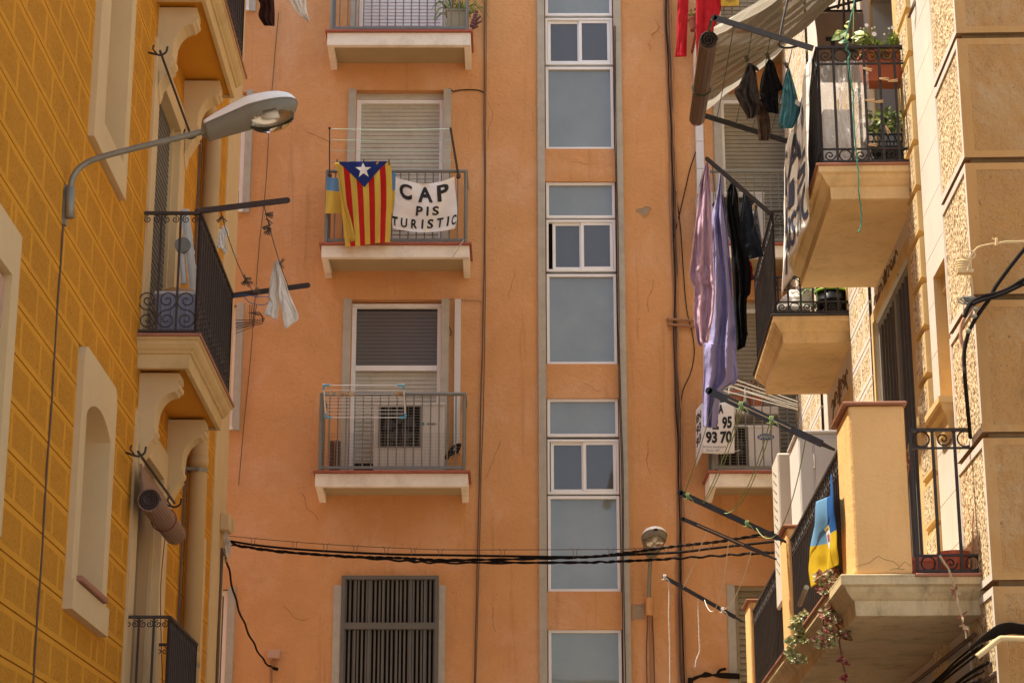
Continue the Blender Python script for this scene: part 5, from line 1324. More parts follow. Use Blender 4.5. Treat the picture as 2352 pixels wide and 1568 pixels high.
# ---------------------------------------------------------------- top balcony plants
C3 = crow(1100, 0, 1000, 2091)
def f3(a, b, n): p = C3(a, b); return fo(p[0], p[1], n)
R_ = random.Random(5)
pt = thing('potted_plant', 'straggly green plant in a square beige pot in the corner of the top balcony', 'potted plant', f3(1540, 225, .45))
mb = MB(); c = f3(1530, 180, .45); tile_box(mb, c, .15, .1, .13, .85); mb.build('pot', M('beige_pot', (.38, .33, .20), .7, var=.1), pt)
mb = MB(); c = f3(1535, 100, .45)
for i in range(46):
    a = R_.uniform(0, 2*pi); d = Vector((cos(a)*.7, sin(a)*.5, R_.uniform(.2, 1.6))); p0 = c+Vector((R_.uniform(-.13, .13), R_.uniform(-.06, .06), -.08))
    pts = [p0, p0+d*.12, p0+d*.22+Vector((cos(a)*.05, 0, -.02)), p0+d*.26+Vector((cos(a)*.12, -.02, -.14-.1*R_.random()))]
    mb.tube(smooth_path(pts, 3), [.009]*4+[.007]*3+[.005]*2+[.002], 4, mi=R_.randrange(3))
mb.build('leaf', m_leaf, pt)
pt = thing('succulent', 'brown spiky succulent poking out beside the top balcony corner', 'succulent', f3(1650, 220, .55))
mb = MB()
for (a, b, c_, d, r) in ((1650, 230, 1690, 90, .035), (1665, 190, 1722, 135, .02), (1665, 210, 1728, 178, .02), (1650, 235, 1700, 222, .022), (1660, 200, 1668, 120, .02)):
    P0, P1 = f3(a, b, .62), f3(c_, d, .66); N_ = 12
    mb.tube([P0.lerp(P1, i/N_) for i in range(N_+1)], [r*(1.0+.35*(i % 2))*(1-.5*i/N_) for i in range(N_+1)], 8)
mb.build('stem', M('brown_succulent', (.13, .055, .055), .6, var=.3, vs=30), pt)
# ================================================================== orange building, right hand column
def px3(C, pts): return [C(a, b) for a, b in pts]
CBb = crow(2640, 0, 620, 1568); CC1 = crow(2600, 0, 1100, 2156); CC2 = crow(2650, 600, 850, 1666); CC3 = crow(2650, 1300, 800, 1673); CC4 = crow(2600, 1850, 900, 1602); CC5 = crow(3100, 0, 996, 1735); CC6 = crow(3050, 900, 1046, 2050); CC7 = crow(3000, 1600, 1096, 1519); CC8 = crow(3200, 2200, 896, 2352); CC9 = crow(3240, 0, 460, 1803); CD = crow(3000, 1100, 460, 1443)
m_redc = cloth_mat('red_cloth', (.50, .022, .028), tr=.25)
o, _ = drape('red_cloth', px3(CBb, [(178, -260), (178, 0), (172, 220), (165, 450), (150, 578)]), px3(CBb, [(292, -260), (290, 0), (280, 200), (272, 430), (270, 575)]), YO-.72, m_redc, 1.2, .03, None, 1, 20, 30); tag(o, 'narrow bright red cloth hanging left of the flower pot on the top right orange balcony', 'cloth')
o, _ = drape('red_cloth', px3(CBb, [(365, -260), (364, 0), (364, 250), (366, 450), (372, 620)]), px3(CBb, [(600, -260), (612, 0), (616, 100), (560, 250), (440, 560)]), YO-.72, m_redc, 3, .035, None, 2, 30, 34); tag(o, 'wide red cloth hanging between the flower pot and the rolled blind', 'cloth')
yf = thing('yellow_flag', 'yellow flag with a dark ring emblem cut off by the top of the picture', 'flag', at(1678, 0, YO-.72))
o, fn = drape('cloth', [(1656, -60), (1656, -20), (1655, 15)], [(1702, -60), (1700, -20), (1697, 14)], YO-.72, m_fy, 2, .01, yf, 3, 16, 16)
mb = MB(); ce = at(1677, -8, YO-.74)
for k in range(20):
    a = 2*pi*k/20; mb.bar(ce+Vector((.055*cos(a), 0, .055*sin(a))), ce+Vector((.085*cos(a), 0, .085*sin(a))), .006, .006)
mb.build('ring_emblem', m_blackp, yf)
def flower_pot(name, label, c, r, h, mat, foliage=None, seed=0, n=60, spread=1.4, tall=1., group=None):
    t = thing(name, label, 'potted plant', Vector(c), group); c = Vector(c); R = random.Random(seed)
    mb = MB(); mb.lathe(c, [(r*.72, 0), (r*.95, h*.82), (r*1.06, h*.83), (r*1.06, h), (r*.93, h), (r*.9, h*.88)], 18); mb.build('pot', mat, t, smooth=False)
    mb = MB(); mb.lathe(c+UP*h*.86, [(r*.9, 0), (r*.5, .005)], 14); mb.build('soil', m_soil, t)
    if foliage:
        mb = MB()
        for i in range(n):
            a = R.uniform(0, 2*pi); q = R.random()**.5*r*spread
            p = c+Vector((cos(a)*q*.6, sin(a)*q*.6, h+R.random()*r*1.2*tall)); d = Vector((cos(a), sin(a), R.uniform(-.1, 1.1)))
            leaf(mb, p, d, UP, r*R.uniform(.35, .7), r*.35, R.randrange(len(foliage)))
        mb.build('foliage', foliage, t)
    return t
flower_pot('potted_plant', 'small terracotta pot with a lime green plant between the two red cloths', FO.w(FO.px(1594, 60, .45)[0], .52, LV[0]['zt']+.07), .085, .17, m_terra2, [m_leaf[1], m_succ[2]], 4)
# air conditioner behind the laundry
za = lambda v, n=.45: FO.px(1650, v, n)[1]
ac_unit('air_conditioner', 'grey white air conditioner half hidden behind the hanging sheets', FO.px(1604, 500, .45)[0], FO.px(1757, 500, .45)[0], .14, .45, LV[1]['zt']+.02, za(443), M('white_casing', (.58, .55, .50), .5), (FO.px(1655, 500, .45)[0], FO.px(1735, 500, .45)[0]), (za(540), za(455)))
# lower right balcony: sale sign, pots, air conditioner
z2 = LV[2]['zt']
def fsg(u, v):   # front part of the sign, slightly bellied
    x = lerp(1612, 1687, u); y = lerp(926, 1040, v)-6*u*(1-v)+2*sin(u*3)
    return fo(x, y, .70+.012*sin(pi*u)+.01*sin(v*4))
def ssg(u, v):   # side part, turned round the corner post
    x = lerp(1598, 1612, u); y = lerp(lerp(942, 926, u), lerp(1072, 1040, u), v)
    return fo(x, y, lerp(.30, .70, u))
sg = thing('sale_sign', 'white plastic sale sign with bold black telephone numbers wrapped round the lower right balcony corner', 'sign', fsg(.5, 1))
m_sign = M('white_vinyl', (.68, .65, .62), .55, bump=.1, bs=6)
mb = MB(); mb.grid(fsg, 16, 16); mb.grid(ssg, 6, 16); mb.build('sheet', m_sign, sg, smooth=True, solid=.003, fixn=False)
for tx, u0, u1, v0, v1, b in (('VENTA', -.02, .66, .03, .22, .045), ('95', .62, .92, .28, .52, .045), ('2', .32, .52, .28, .52, .045), ('93', .12, .47, .56, .80, .045), ('70', .56, .92, .56, .80, .045)):
    lettering(fsg, tx, max(u0, .02), u1, v0, v1, m_blackp, sg, b, off=(0, -.006, 0), cuts=1)
m_greyl = M('grey_letters', (.10, .10, .10), .7)
lettering(fsg, 'Servicios Inmobiliarios', .03, .74, .84, .885, m_greyl, sg, .0, off=(0, -.006, 0), cuts=0)
lettering(fsg, 'Desde 1987', .14, .55, .915, .955, m_greyl, sg, .0, off=(0, -.006, 0), cuts=0)
for tx, v0, v1 in (('EN', .12, .27), ('93', .33, .5), ('93', .55, .72)): lettering(ssg, tx, .15, .9, v0, v1, m_blackp, sg, .04, off=(-.004, -.006, 0), cuts=0)
for (x, y) in ((1684, 928), (1684, 1037)):
    mb = MB(); mb.tube([fo(x, y, .71), fo(x+16, y-4, .62)], .004, 4); mb.build('tie', m_wt, sg)
s0, s1 = FO.px(1643, 1000, .5)[0], FO.px(1790, 1000, .5)[0]
zs = lambda v: FO.px(1700, v, .5)[1]
acs = ac_unit('air_conditioner', 'white air conditioner with brown grille and a blue oval badge on the lower right balcony', s0, s1, .18, .50, z2+.03, zs(978), M('white_casing_bright', (.66, .62, .58), .45), (FO.px(1650, 1000, .5)[0], FO.px(1716, 1000, .5)[0]), (zs(1068), zs(982)))
ce = fo(1759, 1003, .505); mb = MB(); mb.add([ce+Vector((.105*cos(k*pi/14), 0, .042*sin(k*pi/14))) for k in range(28)], [tuple(range(28))]); mb.build('badge', M('badge_blue', (.02, .09, .30), .4), acs)
lettering(plane_fn(ce+Vector((-.085, -.004, .022)), ce+Vector((.085, -.004, .022)), ce+Vector((-.085, -.004, -.022))), 'SAMSUNG', 0, 1, 0, 1, m_wt, acs, .02, off=(0, 0, 0), cuts=0)
mb = MB(); zz = zs(950)
mb.box(FO, FO.px(1640, 950, .5)[0], FO.px(1790, 950, .5)[0], .15, .5, zz, zz+.10); tag(mb.build('shelf_board', M('white_board', (.60, .56, .50), .5), bevel=.01), 'white shelf board above the badge air conditioner carrying pots', 'shelf')
flower_pot('potted_plant', 'wide terracotta pot with withered stems on the white shelf board', fo(1688, 944, .33)+UP*.02, .12, .22, m_terra2, [m_drystem, M('dead_leaf', (.20, .09, .04), .8)], 9, 40, 1.6, 1.2)
flower_pot('potted_plant', 'dark green bucket planter at the left end of the white shelf board', fo(1659, 944, .33)+UP*.02, .09, .22, M('green_bucket', (.03, .07, .05), .5), [m_leaf[2]], 10, 14, 1, .6)
flower_pot('potted_plant', 'pot full of dry brown leaves at the right end of the white shelf board', fo(1738, 944, .33)+UP*.02, .11, .17, m_terra2, [M('dead_leaf_light', (.27, .12, .05), .8), m_drystem], 11, 70, 2.4, 1.3)
# ================================================================== upper balcony of the sand building
Yn, Yf = 15.75, 18.25
def R1(x, y, Y): return at(x, y, Y)
cl = thing('clothes_line', 'iron arms and green washing lines carrying small dark clothes beside the upper sand balcony', 'clothes line', FR.w(15.75, .78, 8.7))
nA, nB = R1(1868, 112, Yn), R1(1640, 41, Yn); fA, fB = R1(1812, 326, Yf), R1(1606, 262, Yf)
for a, b in ((nA, nB), (fA, fB)):
    mb = MB(); dryer_arm(mb, a, b, .05, .014); mb.build('arm', M('grey_iron_arm', (.05, .043, .034), .5, var=.3, vs=14), cl)
m_gc = M('dark_green_cord', (.05, .09, .05), .7)
L1 = []
for (xn, xf) in ((1686, 1646), (1728, 1690), (1770, 1728), (1823, 1768)):
    a, b = onseg(nA, nB, xn), onseg(fA, fB, xf); L1.append((a, b)); mb = MB(); mb.tube(sag(a, b, .03, 10), .0035, 4); mb.build('line', m_gc, cl)
# brace loop
mb = MB(); mb.tube(smooth_path([R1(1814, -20, 15.9), R1(1800, 40, 15.85), R1(1790, 92, 15.8), R1(1789, 103, 15.8), R1(1796, 109, 15.8), R1(1815, 110, 15.8), R1(1840, 104, 15.78)], 5), .010, 6)
tag(mb.build('awning_brace', m_iron), 'bent black iron rod in front of the beige shade cloth', 'rod')
# rolled bamboo blind
bl = thing('rolled_blind', 'long brown slat blind rolled tight and hung along the ends of the two arms', 'blind', R1(1613, 190, 17))
e0, e1 = R1(1627, 93, 15.85), R1(1601, 272, 18.35); axd = (e1-e0).normalized(); sx_ = axd.cross(UP).normalized(); sz_ = sx_.cross(axd)
m_bs = M('brown_blind_slat', (.125, .068, .034), .55, var=.12, vs=6); mb = MB(); K = 11; r = .078
for k in range(K):
    a0, a1 = 2*pi*k/K, 2*pi*(k+.93)/K; P_ = lambda c, a, rr: c+sx_*cos(a)*rr+sz_*sin(a)*rr
    mb.add([P_(e0, a0, r), P_(e0, a1, r), P_(e1, a1, r), P_(e1, a0, r), P_(e0, a0, r-.01), P_(e0, a1, r-.01), P_(e1, a1, r-.01), P_(e1, a0, r-.01)], [(0, 1, 2, 3), (4, 5, 6, 7), (0, 1, 5, 4), (2, 3, 7, 6), (0, 3, 7, 4), (1, 2, 6, 5)])
mb.build('roll', m_bs, bl)
mb = MB(); mb.tube([e0+axd*.03, e1-axd*.03], r-.012, 18)
for dd in (-.02, 0.0): mb.tube([e0+axd*dd+sx_*cos(t*.5)*(r-.002*t)+sz_*sin(t*.5)*(r-.002*t) for t in range(36)], .006, 4)
mb.build('roll_core', M('dark_roll_edge', (.035, .022, .015), .8, var=.3, vs=60), bl)
mb = MB(); mb.tube([e0+UP*.06, nB+Vector((-.02, 0, -.02))], .012, 5); mb.build('hanging_cord', m_gc, bl); mb = MB(); mb.tube([e1+UP*.06, fB], .012, 5); mb.build('hanging_cord', m_gc, bl)
mb = MB(); c = lerp(e0, e1, .58); mb.tube([c+sx_*cos(t*pi/10)*(r+.006)+sz_*sin(t*pi/10)*(r+.006)+axd*.03*sin(t*pi/10) for t in range(20)], .007, 5, closed=True)
mb.build('tie_cord', m_gc, bl)
# shade cloth
def mesh_cloth(name, rgb, alpha, tr):
    m = cloth_mat(name, rgb, tr=tr, bump=.3, bs=18); nt = m.node_tree; N = nt.nodes; L = nt.links; out = N['Material Output']
    src = out.inputs['Surface'].links[0].from_socket; mx = N.new('ShaderNodeMixShader'); tp = N.new('ShaderNodeBsdfTransparent'); mx.inputs[0].default_value = alpha
    L.new(tp.outputs[0], mx.inputs[1]); L.new(src, mx.inputs[2]); L.new(mx.outputs[0], out.inputs['Surface']); return m
m_shade = mesh_cloth('beige_shade_mesh', (.125, .088, .05), .80, .12); m_band = mesh_cloth('white_tape_band', (.46, .42, .35), .90, .3)
Q00, Q01 = R1(1640, 62, 15.8), R1(1621, 246, 18.35)
U0, U1 = R1(1965, -165, 16.5), R1(1905, 5, 18.3)
def shade(u, v):     # u: from arm ends up to the wall, v: near edge to far edge
    sagv = -.05*sin(pi*u)
    near = Q00.lerp(U0, u); far = Q01.lerp(U1, u)
    p = near.lerp(far, v)+Vector((0, 0, sagv-.13*sin(pi*v)*u-.02))
    wv = v+.06*noise.noise(Vector((u*3, v*4, 2)))
    f = .028*sin(60*wv+11*u*(1-v))*(.3+u)+.016*sin(131*wv-14*u)+.03*noise.noise(Vector((u*2.5, v*22, 4)))
    return p+Vector((0, 0, f))+Vector((0, -.05*sin(pi*u)*(1-v), 0))
mb = MB(); mb.grid(shade, 60, 180, mfn=lambda u, v: 1 if (v < .10 or v > .90) else 0)
tag(mb.build('shade_cloth', [m_shade, m_band], None, smooth=True, fixn=False), 'crumpled beige mesh shade cloth with white taped edges stretched up from the rolled blind', 'shade cloth')
# clothes on the lines
def garment(name, label, cat, L_, R_, Y, rgb, seed, vol=.02, folds=3, amp=.028, hem=3, tr=.08, group=None, nu=60, nv=60, bump=.7, wr=.010, bs=14, bd=.02):
    m = cloth_mat(name+'_fabric', rgb, tr=tr, bump=bump, bs=bs)
    [n for n in m.node_tree.nodes if n.type == 'BUMP'][0].inputs['Distance'].default_value = bd
    t = thing(name, label, cat, at(*L_[0], Y), group)
    drape('cloth', L_, R_, Y, m, folds, amp, t, seed, nu, nv, vol, hem, wr=wr)
    return t
g = garment('t_shirt', 'grey brown shirt pegged by one corner, the left hand piece on the green line', 'shirt', px3(CBb, [(895, 640), (860, 720), (800, 860), (752, 920), (800, 1040), (880, 1180), (868, 1205)]), px3(CBb, [(912, 640), (960, 680), (985, 860), (1000, 960), (1010, 1090), (960, 1180), (925, 1200)]), 17.0, (.075, .058, .050), 1)
drape('sleeve', px3(CBb, [(905, 650), (930, 660), (960, 690), (975, 720)]), px3(CBb, [(915, 645), (965, 668), (995, 695), (998, 720)]), 16.95, bpy.data.materials['t_shirt_fabric'], 1, .02, g, 2, 16, 16, .03)
drape('front_fold', px3(CBb, [(905, 650), (905, 800), (905, 900), (920, 1000), (965, 1060)]), px3(CBb, [(915, 650), (950, 750), (975, 900), (1000, 960), (1005, 1040)]), 16.93, bpy.data.materials['t_shirt_fabric'], 2, .02, g, 3, 20, 20, .02)
g = garment('vest', 'brown vest hanging lowest, below the grey and black shirts', 'vest', px3(CBb, [(960, 1000), (965, 1120), (990, 1260), (998, 1400), (1000, 1425)]), px3(CBb, [(1040, 1000), (1085, 1100), (1110, 1220), (1118, 1340), (1100, 1425)]), 17.4, (.15, .095, .062), 4, folds=4)
g = garment('t_shirt', 'black shirt in the middle of the three on the green lines', 'shirt', px3(CBb, [(1095, 605), (1062, 680), (1020, 820), (1012, 960), (1055, 1090), (1095, 1140)]), px3(CBb, [(1120, 600), (1160, 660), (1195, 780), (1245, 900), (1200, 930), (1198, 1150)]), 17.2, (.018, .015, .016), 5)
g = garment('t_shirt', 'teal shirt with a white label pegged at the top, nearest to the balcony', 'shirt', px3(CBb, [(1298, 690), (1262, 780), (1240, 900), (1235, 1050), (1200, 1250), (1225, 1300)]), px3(CBb, [(1308, 690), (1340, 800), (1380, 950), (1408, 1080), (1400, 1180), (1340, 1300)]), 17.1, (.13, .33, .35), 6, tr=.2, folds=4)
mb = MB(); p = [at(*CBb(1375, 1005), 17.0), at(*CBb(1430, 1042), 17.0), at(*CBb(1410, 1080), 17.0), at(*CBb(1362, 1048), 17.0)]; mb.add(p, [(0, 1, 2, 3)]); mb.build('care_label', m_wht, g, solid=.002)
for (x, y, Y) in ((895, 610, 17), (1090, 590, 17.2), (1105, 590, 17.2), (1280, 680, 17.1), (1296, 690, 17.1), (880, 620, 17)):
    p = CBb(x, y); peg(at(p[0], p[1], Y), (-.3, 0, 1), m_wood_d, .06, 'pegs holding the clothes on the green lines', 'dark peg gripping a garment on the green lines of the upper sand balcony')
# banners of the upper balcony
NV = M('navy_letter_paint', (.045, .06, .11), .8)
bn = thing('protest_banner', 'long white banner with navy lettering hung along the street side of the upper sand balcony', 'banner', FR.w(17, .85, 7.5))
def b2(u, v):
    s = lerp(15.72, 18.35, u); zt_ = 8.68-.04*sin(pi*u); zb_ = lerp(7.50, 7.30, u)-.06*sin(u*5)
    n = .815+.025*sin(u*11+v*2)+.018*v*sin(u*23)+.05*v+.012*noise.noise(Vector((u*9, v*5, 2)))
    return FR.w(s, n, lerp(zt_, zb_, v))
mb = MB(); mb.grid(b2, 70, 24); mb.build('cloth', m_fw, bn, smooth=True, solid=.003, fixn=False)
for tx, v0, v1 in (('CAP', .08, .36), ('PIS', .42, .62), ('TURISTIC', .68, .93)): lettering(b2, tx, .90, .22, v0, v1, NV, bn, .015, off=(-.010, -.004, 0), cuts=2)
bn = thing('protest_banner', 'pale banner seen from behind with dark T and reversed C, beyond the daisy box', 'banner', at(1935, 100, 18.0))
bl_ = [(1868, 28), (1876, 80), (1878, 130), (1878, 190)]; br_ = [(1988, 30), (1990, 80), (1991, 130), (1992, 190)]
o, fn = drape('cloth', bl_, br_, 18.1, cloth_mat('pale_banner', (.42, .33, .25), tr=.45), 2, .02, bn, 3, 30, 24)
m_bb = M('dark_letter_paint', (.05, .045, .05), .8)
lettering(fn, 'T', .17, .46, .37, .63, m_bb, bn, .06); lettering(fn, 'C', .62, .97, .38, .62, m_bb, bn, .05, mirror=True); lettering(fn, 'H', .15, .42, .74, .98, m_bb, bn, .05)
mb = MB()
for a, b in (((1888, 24), (1985, -2)), ((1870, 26), (1992, 26)), ((1905, 24), (1870, -30)), ((1995, 30), (1992, -40)), ((1925, 20), (1935, -40)), ((1950, 24), (1945, -40))): mb.tube([at(*a, 18.15), at(*b, 18.15)], .014, 6)
mb.tube([at(1937, -20, 17.0), at(1939, 100, 17.0)], .012, 6)
tag(mb.build('metal_frame', m_iron), 'rusty dark metal frame across the far end of the upper sand balcony', 'frame')  # bare ironwork frame, no trellis for plants
# window box with daisies
def cross(x, y, n): # depth plane is near rail of the upper balcony
    return at(x, y, n)
wb = thing('window_box', 'terracotta window box of white daisies inside the near rail of the upper sand balcony', 'window box', at(2030, 190, 15.95))
Yb = 15.98; a, b = at(1975, 128, Yb), at(2080, 196, Yb); mb = MB(); tile_box(mb, Vector(((a.x+b.x)/2, Yb, (a.z+b.z)/2)), (b.x-a.x)/2, .11, (a.z-b.z)/2, .82, .012); mb.build('trough', m_terra, wb, bevel=.008)
R_ = random.Random(8); mb = MB(); fl_ = MB(); st_ = MB()
for i in range(1500):
    u = R_.random(); top = 44+13*sin(u*7+1)+7*sin(u*17)
    p = at(lerp(1976, 2064, u), 134-R_.random()**.7*top+R_.random()*10, Yb+R_.uniform(-.13, .04))
    a_ = R_.uniform(0, 2*pi); leaf(mb, p, (cos(a_), sin(a_)*.6, R_.uniform(-.5, 1)), UP, R_.uniform(.026, .05), .016, R_.choice((0, 1, 1, 0, 2)))
for (x, y, r) in ((886, 400, .020), (775, 550, .022), (790, 590, .022), (1005, 540, .024), (1298, 437, .019), (1237, 449, .012), (972, 452, .009), (840, 452, .008), (1012, 432, .009), (792, 446, .008), (728, 604, .009), (1165, 540, .011), (990, 670, .012)):
    q = CC9(x, y); c = at(*q, Yb-.05); st_.tube([c, c+Vector((.0, .02, -.10))], .0025, 4)
    for k in range(9): leaf(fl_, c, (cos(k*.7), -.25, sin(k*.7)), (0, -1, 0), r, r*.6, 0, 0)
mb.build('foliage', m_leaf, wb); fl_.build('daisy', M('daisy_white', (.85, .82, .78), .6), wb); st_.build('stem', m_leaf[0], wb)
# climbing leaves and green rope
cp = thing('climbing_plant', 'broad leaved climber twining up the green rope behind the balcony rail', 'plant', at(1955, 110, 15.9))
mb = MB()
for (x, y, dx, dy, L_) in ((330, 640, 120, -70, .17), (500, 480, -60, 30, .09), (555, 500, 10, 60, .11), (640, 600, 70, -10, .12), (690, 510, 60, 10, .12), (560, 360, 30, -10, .05), (545, 390, 30, 40, .07), (440, 670, 90, -5, .10), (700, 650, 60, -10, .10)):
    q0, q1 = CC9(x, y), CC9(x+dx, y+dy); a, b = at(*q0, 15.9), at(*q1, 15.88); leaf(mb, a, b-a, (0, -1, .3), L_, L_*.5, R_.choice((0, 1)), .15)
mb.build('leaf', m_leaf[:2], cp)
mb = MB(); mb.tube([at(1967, 0+y*10, 15.92+.0*y) if 0 else at(1961-.2*y, 20+y*9, 15.92) for y in range(10)], .004, 4); mb.build('stem', m_leaf[0], cp)
mb = MB(); pts = [CC9(715, -120), CC9(690, 60), CC9(650, 240), CC9(600, 430), CC9(555, 600), CC9(520, 680), CC9(545, 650), CC9(600, 690), CC9(565, 770), CC9(625, 850), CC9(600, 930), CC9(605, 1060), CC9(640, 1270), CC9(685, 1500)]+[CC5(545, 700), CC5(550, 850), CC5(565, 1050), CC5(580, 1200), CC5(585, 1350), CC5(600, 1450), CC5(600, 1568), CC6(750, 60)]
P_ = smooth_path([at(x, y, 15.66) for x, y in pts], 8); mb.tube([p+Vector((cos(i*1.3)*.002, 0, sin(i*1.3)*.002)) for i, p in enumerate(P_)], .0065, 6)
tag(mb.build('rope', M('green_rope', (.03, .20, .13), .6, var=.2, vs=60)), 'green rope knotted on the rail and dangling below the upper sand balcony', 'rope')
# plastic sheet
m_pl = M('clear_plastic', (.80, .76, .70), .12, spec=.8, bump=.6, bs=7, bd=.05); nt = m_pl.node_tree; m_pl.node_tree.nodes['Principled BSDF'].inputs['Alpha'].default_value = .42
def psh(u, v):
    l = interp([CC5(300, 430), CC5(295, 600), CC5(325, 760), CC5(320, 1000), CC5(330, 1130)], v); r = interp([CC5(640, 420), CC5(655, 600), CC5(640, 800), CC5(660, 1000), CC5(700, 1130)], v)
    c_ = noise.noise(Vector((u*4, v*5, 7)))*.05+abs(noise.noise(Vector((u*9, v*7, 9))))*.05
    return at(lerp(l[0], r[0], u), lerp(l[1], r[1], u), 15.86+c_)
mb = MB(); mb.grid(psh, 30, 40); tag(mb.build('plastic_sheet', m_pl, None, fixn=False), 'crumpled clear plastic sheet tied inside the near rail of the upper sand balcony', 'plastic sheet')
cb = thing('storage_box', 'two stacked white cardboard boxes behind the plastic sheet', 'box', at(1925, 370, 16.1))
m_cb = M('white_cardboard', (.84, .79, .68), .8, var=.04)
for (x0, y0, x1, y1, nm) in ((340, 830, 560, 1140, 'lower_box'), (335, 765, 535, 828, 'upper_box')):
    a, b = at(*CC5(x0, y0), 16.1), at(*CC5(x1, y1), 16.1); mb = MB(); mb.obox(((a.x+b.x)/2, 16.25, (a.z+b.z)/2), ((b.x-a.x)/2, 0, 0), (0, .16, 0), (0, 0, (a.z-b.z)/2)); mb.build(nm, m_cb, cb, bevel=.006)
m_crate = M('dark_green_crate', (.018, .028, .024), .5)
def crate(label, x0, y0, x1, y1, Y, dep=.28):
    t = thing('crate', label, 'crate', at((x0+x1)/2, y1, Y)); a, b = at(x0, y0, Y), at(x1, y1, Y); w_, h_ = b.x-a.x, a.z-b.z
    mb = MB(); c = Vector(((a.x+b.x)/2, Y+dep/2, b.z))
    for (p, q) in ((Vector((a.x, Y, 0)), Vector((b.x, Y, 0))), (Vector((a.x, Y+dep, 0)), Vector((b.x, Y+dep, 0))), (Vector((a.x, Y, 0)), Vector((a.x, Y+dep, 0))), (Vector((b.x, Y, 0)), Vector((b.x, Y+dep, 0)))):
        for zz, hh in ((.03, .03), (.45, .04), (.93, .07)): mb.bar(p+UP*(b.z+h_*zz), q+UP*(b.z+h_*zz), .01, h_*hh*2)
        n = 12
        for i in range(n+1): r = p.lerp(q, i/n); mb.bar(r+UP*b.z, r+UP*(b.z+h_*.48), .010, .010)
        for i in range(n+1):
            r = p.lerp(q, i/n); r2 = p.lerp(q, max(0, min(1, (i+(1 if i % 2 else -1))/n))); mb.bar(r+UP*(b.z+h_*.45), r2+UP*(b.z+h_*.93), .010, .008)
    mb.obox((c.x, c.y, b.z+.008), (w_/2, 0, 0), (0, dep/2, 0), (0, 0, .008)); mb.build('lattice', m_crate, t); return t
p0, p1 = CC5(650, 930), CC5(955, 1035); crate('dark green plastic crate with a leafy plant, upper of the two on the sand balcony', *p0, *p1, 16.0)
p0, p1 = CC5(660, 1050), CC5(960, 1145); crate('dark green plastic crate under the planted one on the sand balcony', *p0, *p1, 16.0)
gp = thing('leafy_plant', 'bushy green plant growing out of the upper green crate', 'plant', at(*CC5(780, 930), 16.1)); mb = MB()
for i in range(130):
    q = CC5(R_.uniform(650, 900), 930-R_.random()*150*(1 if R_.random() < .8 else .6)); a_ = R_.uniform(0, 2*pi); leaf(mb, at(*q, 16.12+R_.uniform(-.08, .1)), (cos(a_), sin(a_)*.5, R_.uniform(-.3, .8)), (0, -1, .5), R_.uniform(.04, .075), .045, R_.choice((0, 0, 1, 2)))
for x in (690, 740, 790, 830): mb.tube([at(*CC5(x, 960), 16.13), at(*CC5(x+8, 800), 16.13)], .005, 4, mi=0)
mb.build('foliage', m_leaf, gp)
for (x0, y0, x1, y1) in ((850, 1075, 990, 1110), (1110, 1235, 1255, 1250), (1245, 1275, 1400, 1258)):
    a, b = at(*CC9(x0, y0), 15.72), at(*CC9(x1, y1), 15.70); peg(a, b-a, m_wood, (b-a).length, 'pegs clipped on the near rail bars of the sand balcony', 'new wooden peg clipped to a bar of the near rail of the sand balcony')
for (x0, y0, x1, y1) in ((640, 700, 705, 703), (700, 712, 765, 705), (660, 1010, 720, 1012), (775, 885, 800, 940)):
    a, b = at(*CC5(x0, y0), 15.72), at(*CC5(x1, y1), 15.70); peg(a, b-a, m_wood, (b-a).length, 'pegs clipped on the near rail bars of the sand balcony', 'new wooden peg clipped to a bar of the near rail of the sand balcony')
# ================================================================== middle balcony of the sand building and its laundry
cl = thing('clothes_line', 'dark iron arm reaching out from the farther sand balcony with long sheets hanging from it', 'clothes line', FR.w(19.9, .78, 8.8))
a, b = FR.w(19.9, .78, 8.77), at(1624, 365, 19.9); a2, b2_ = FR.w(22.1, .78, 8.77), at(1640, 470, 22.1)
for p, q in ((a, b), (a2, b2_)): mb = MB(); dryer_arm(mb, p, q, .045, .014); mb.build('arm', m_iron, cl)
for f in (.08, .25, .42, .6, .8): mb = MB(); mb.tube(sag(b.lerp(a, f), b2_.lerp(a2, f), .03, 8), .004, 4); mb.build('line', m_cord, cl)
c2 = lambda *p: px3(CC2, p)
def c3(p, q): return px3(CC2, p)+px3(CC3, q)
garment('bed_sheet', 'pinkish lilac sheet hanging furthest out from the iron arm', 'sheet', c2((346, 72), (300, 280), (262, 560), (225, 860), (215, 990), (250, 1110), (245, 1290), (270, 1500), (300, 1538)), c2((356, 72), (374, 200), (384, 480), (394, 800), (402, 1000), (410, 1130), (392, 1330), (362, 1430), (350, 1500)), 20.1, (.68, .47, .56), 11, .012, 1.8, .085, 5, .3, nu=110, nv=150, wr=.017)
garment('bed_sheet', 'long violet blue sheet, second on the iron arm and reaching lowest', 'sheet', c3([(452, 165), (430, 340), (386, 540), (392, 760), (400, 960), (385, 1250), (360, 1500)], [(345, 160), (345, 400), (338, 620), (338, 850)]), c3([(462, 165), (470, 330), (500, 560), (530, 850), (552, 1150), (572, 1400)], [(612, 120), (620, 300), (625, 460), (500, 560), (455, 860)]), 20.35, (.42, .385, .64), 12, .012, 2.1, .085, 4, .3, nu=120, nv=170, wr=.016)
garment('trousers', 'black long garment in the middle of the iron arm', 'trousers', c3([(535, 262), (508, 330), (500, 470), (530, 680), (545, 900), (560, 1200), (580, 1500)], [(615, 90), (622, 215)]), c3([(560, 258), (592, 360), (600, 500), (625, 700), (688, 900), (690, 1110), (660, 1180), (665, 1440)], [(712, 60), (690, 180)]), 20.7, (.006, .0055, .006), 13, .03, 3, .03, 3, .02, nu=60, nv=70)
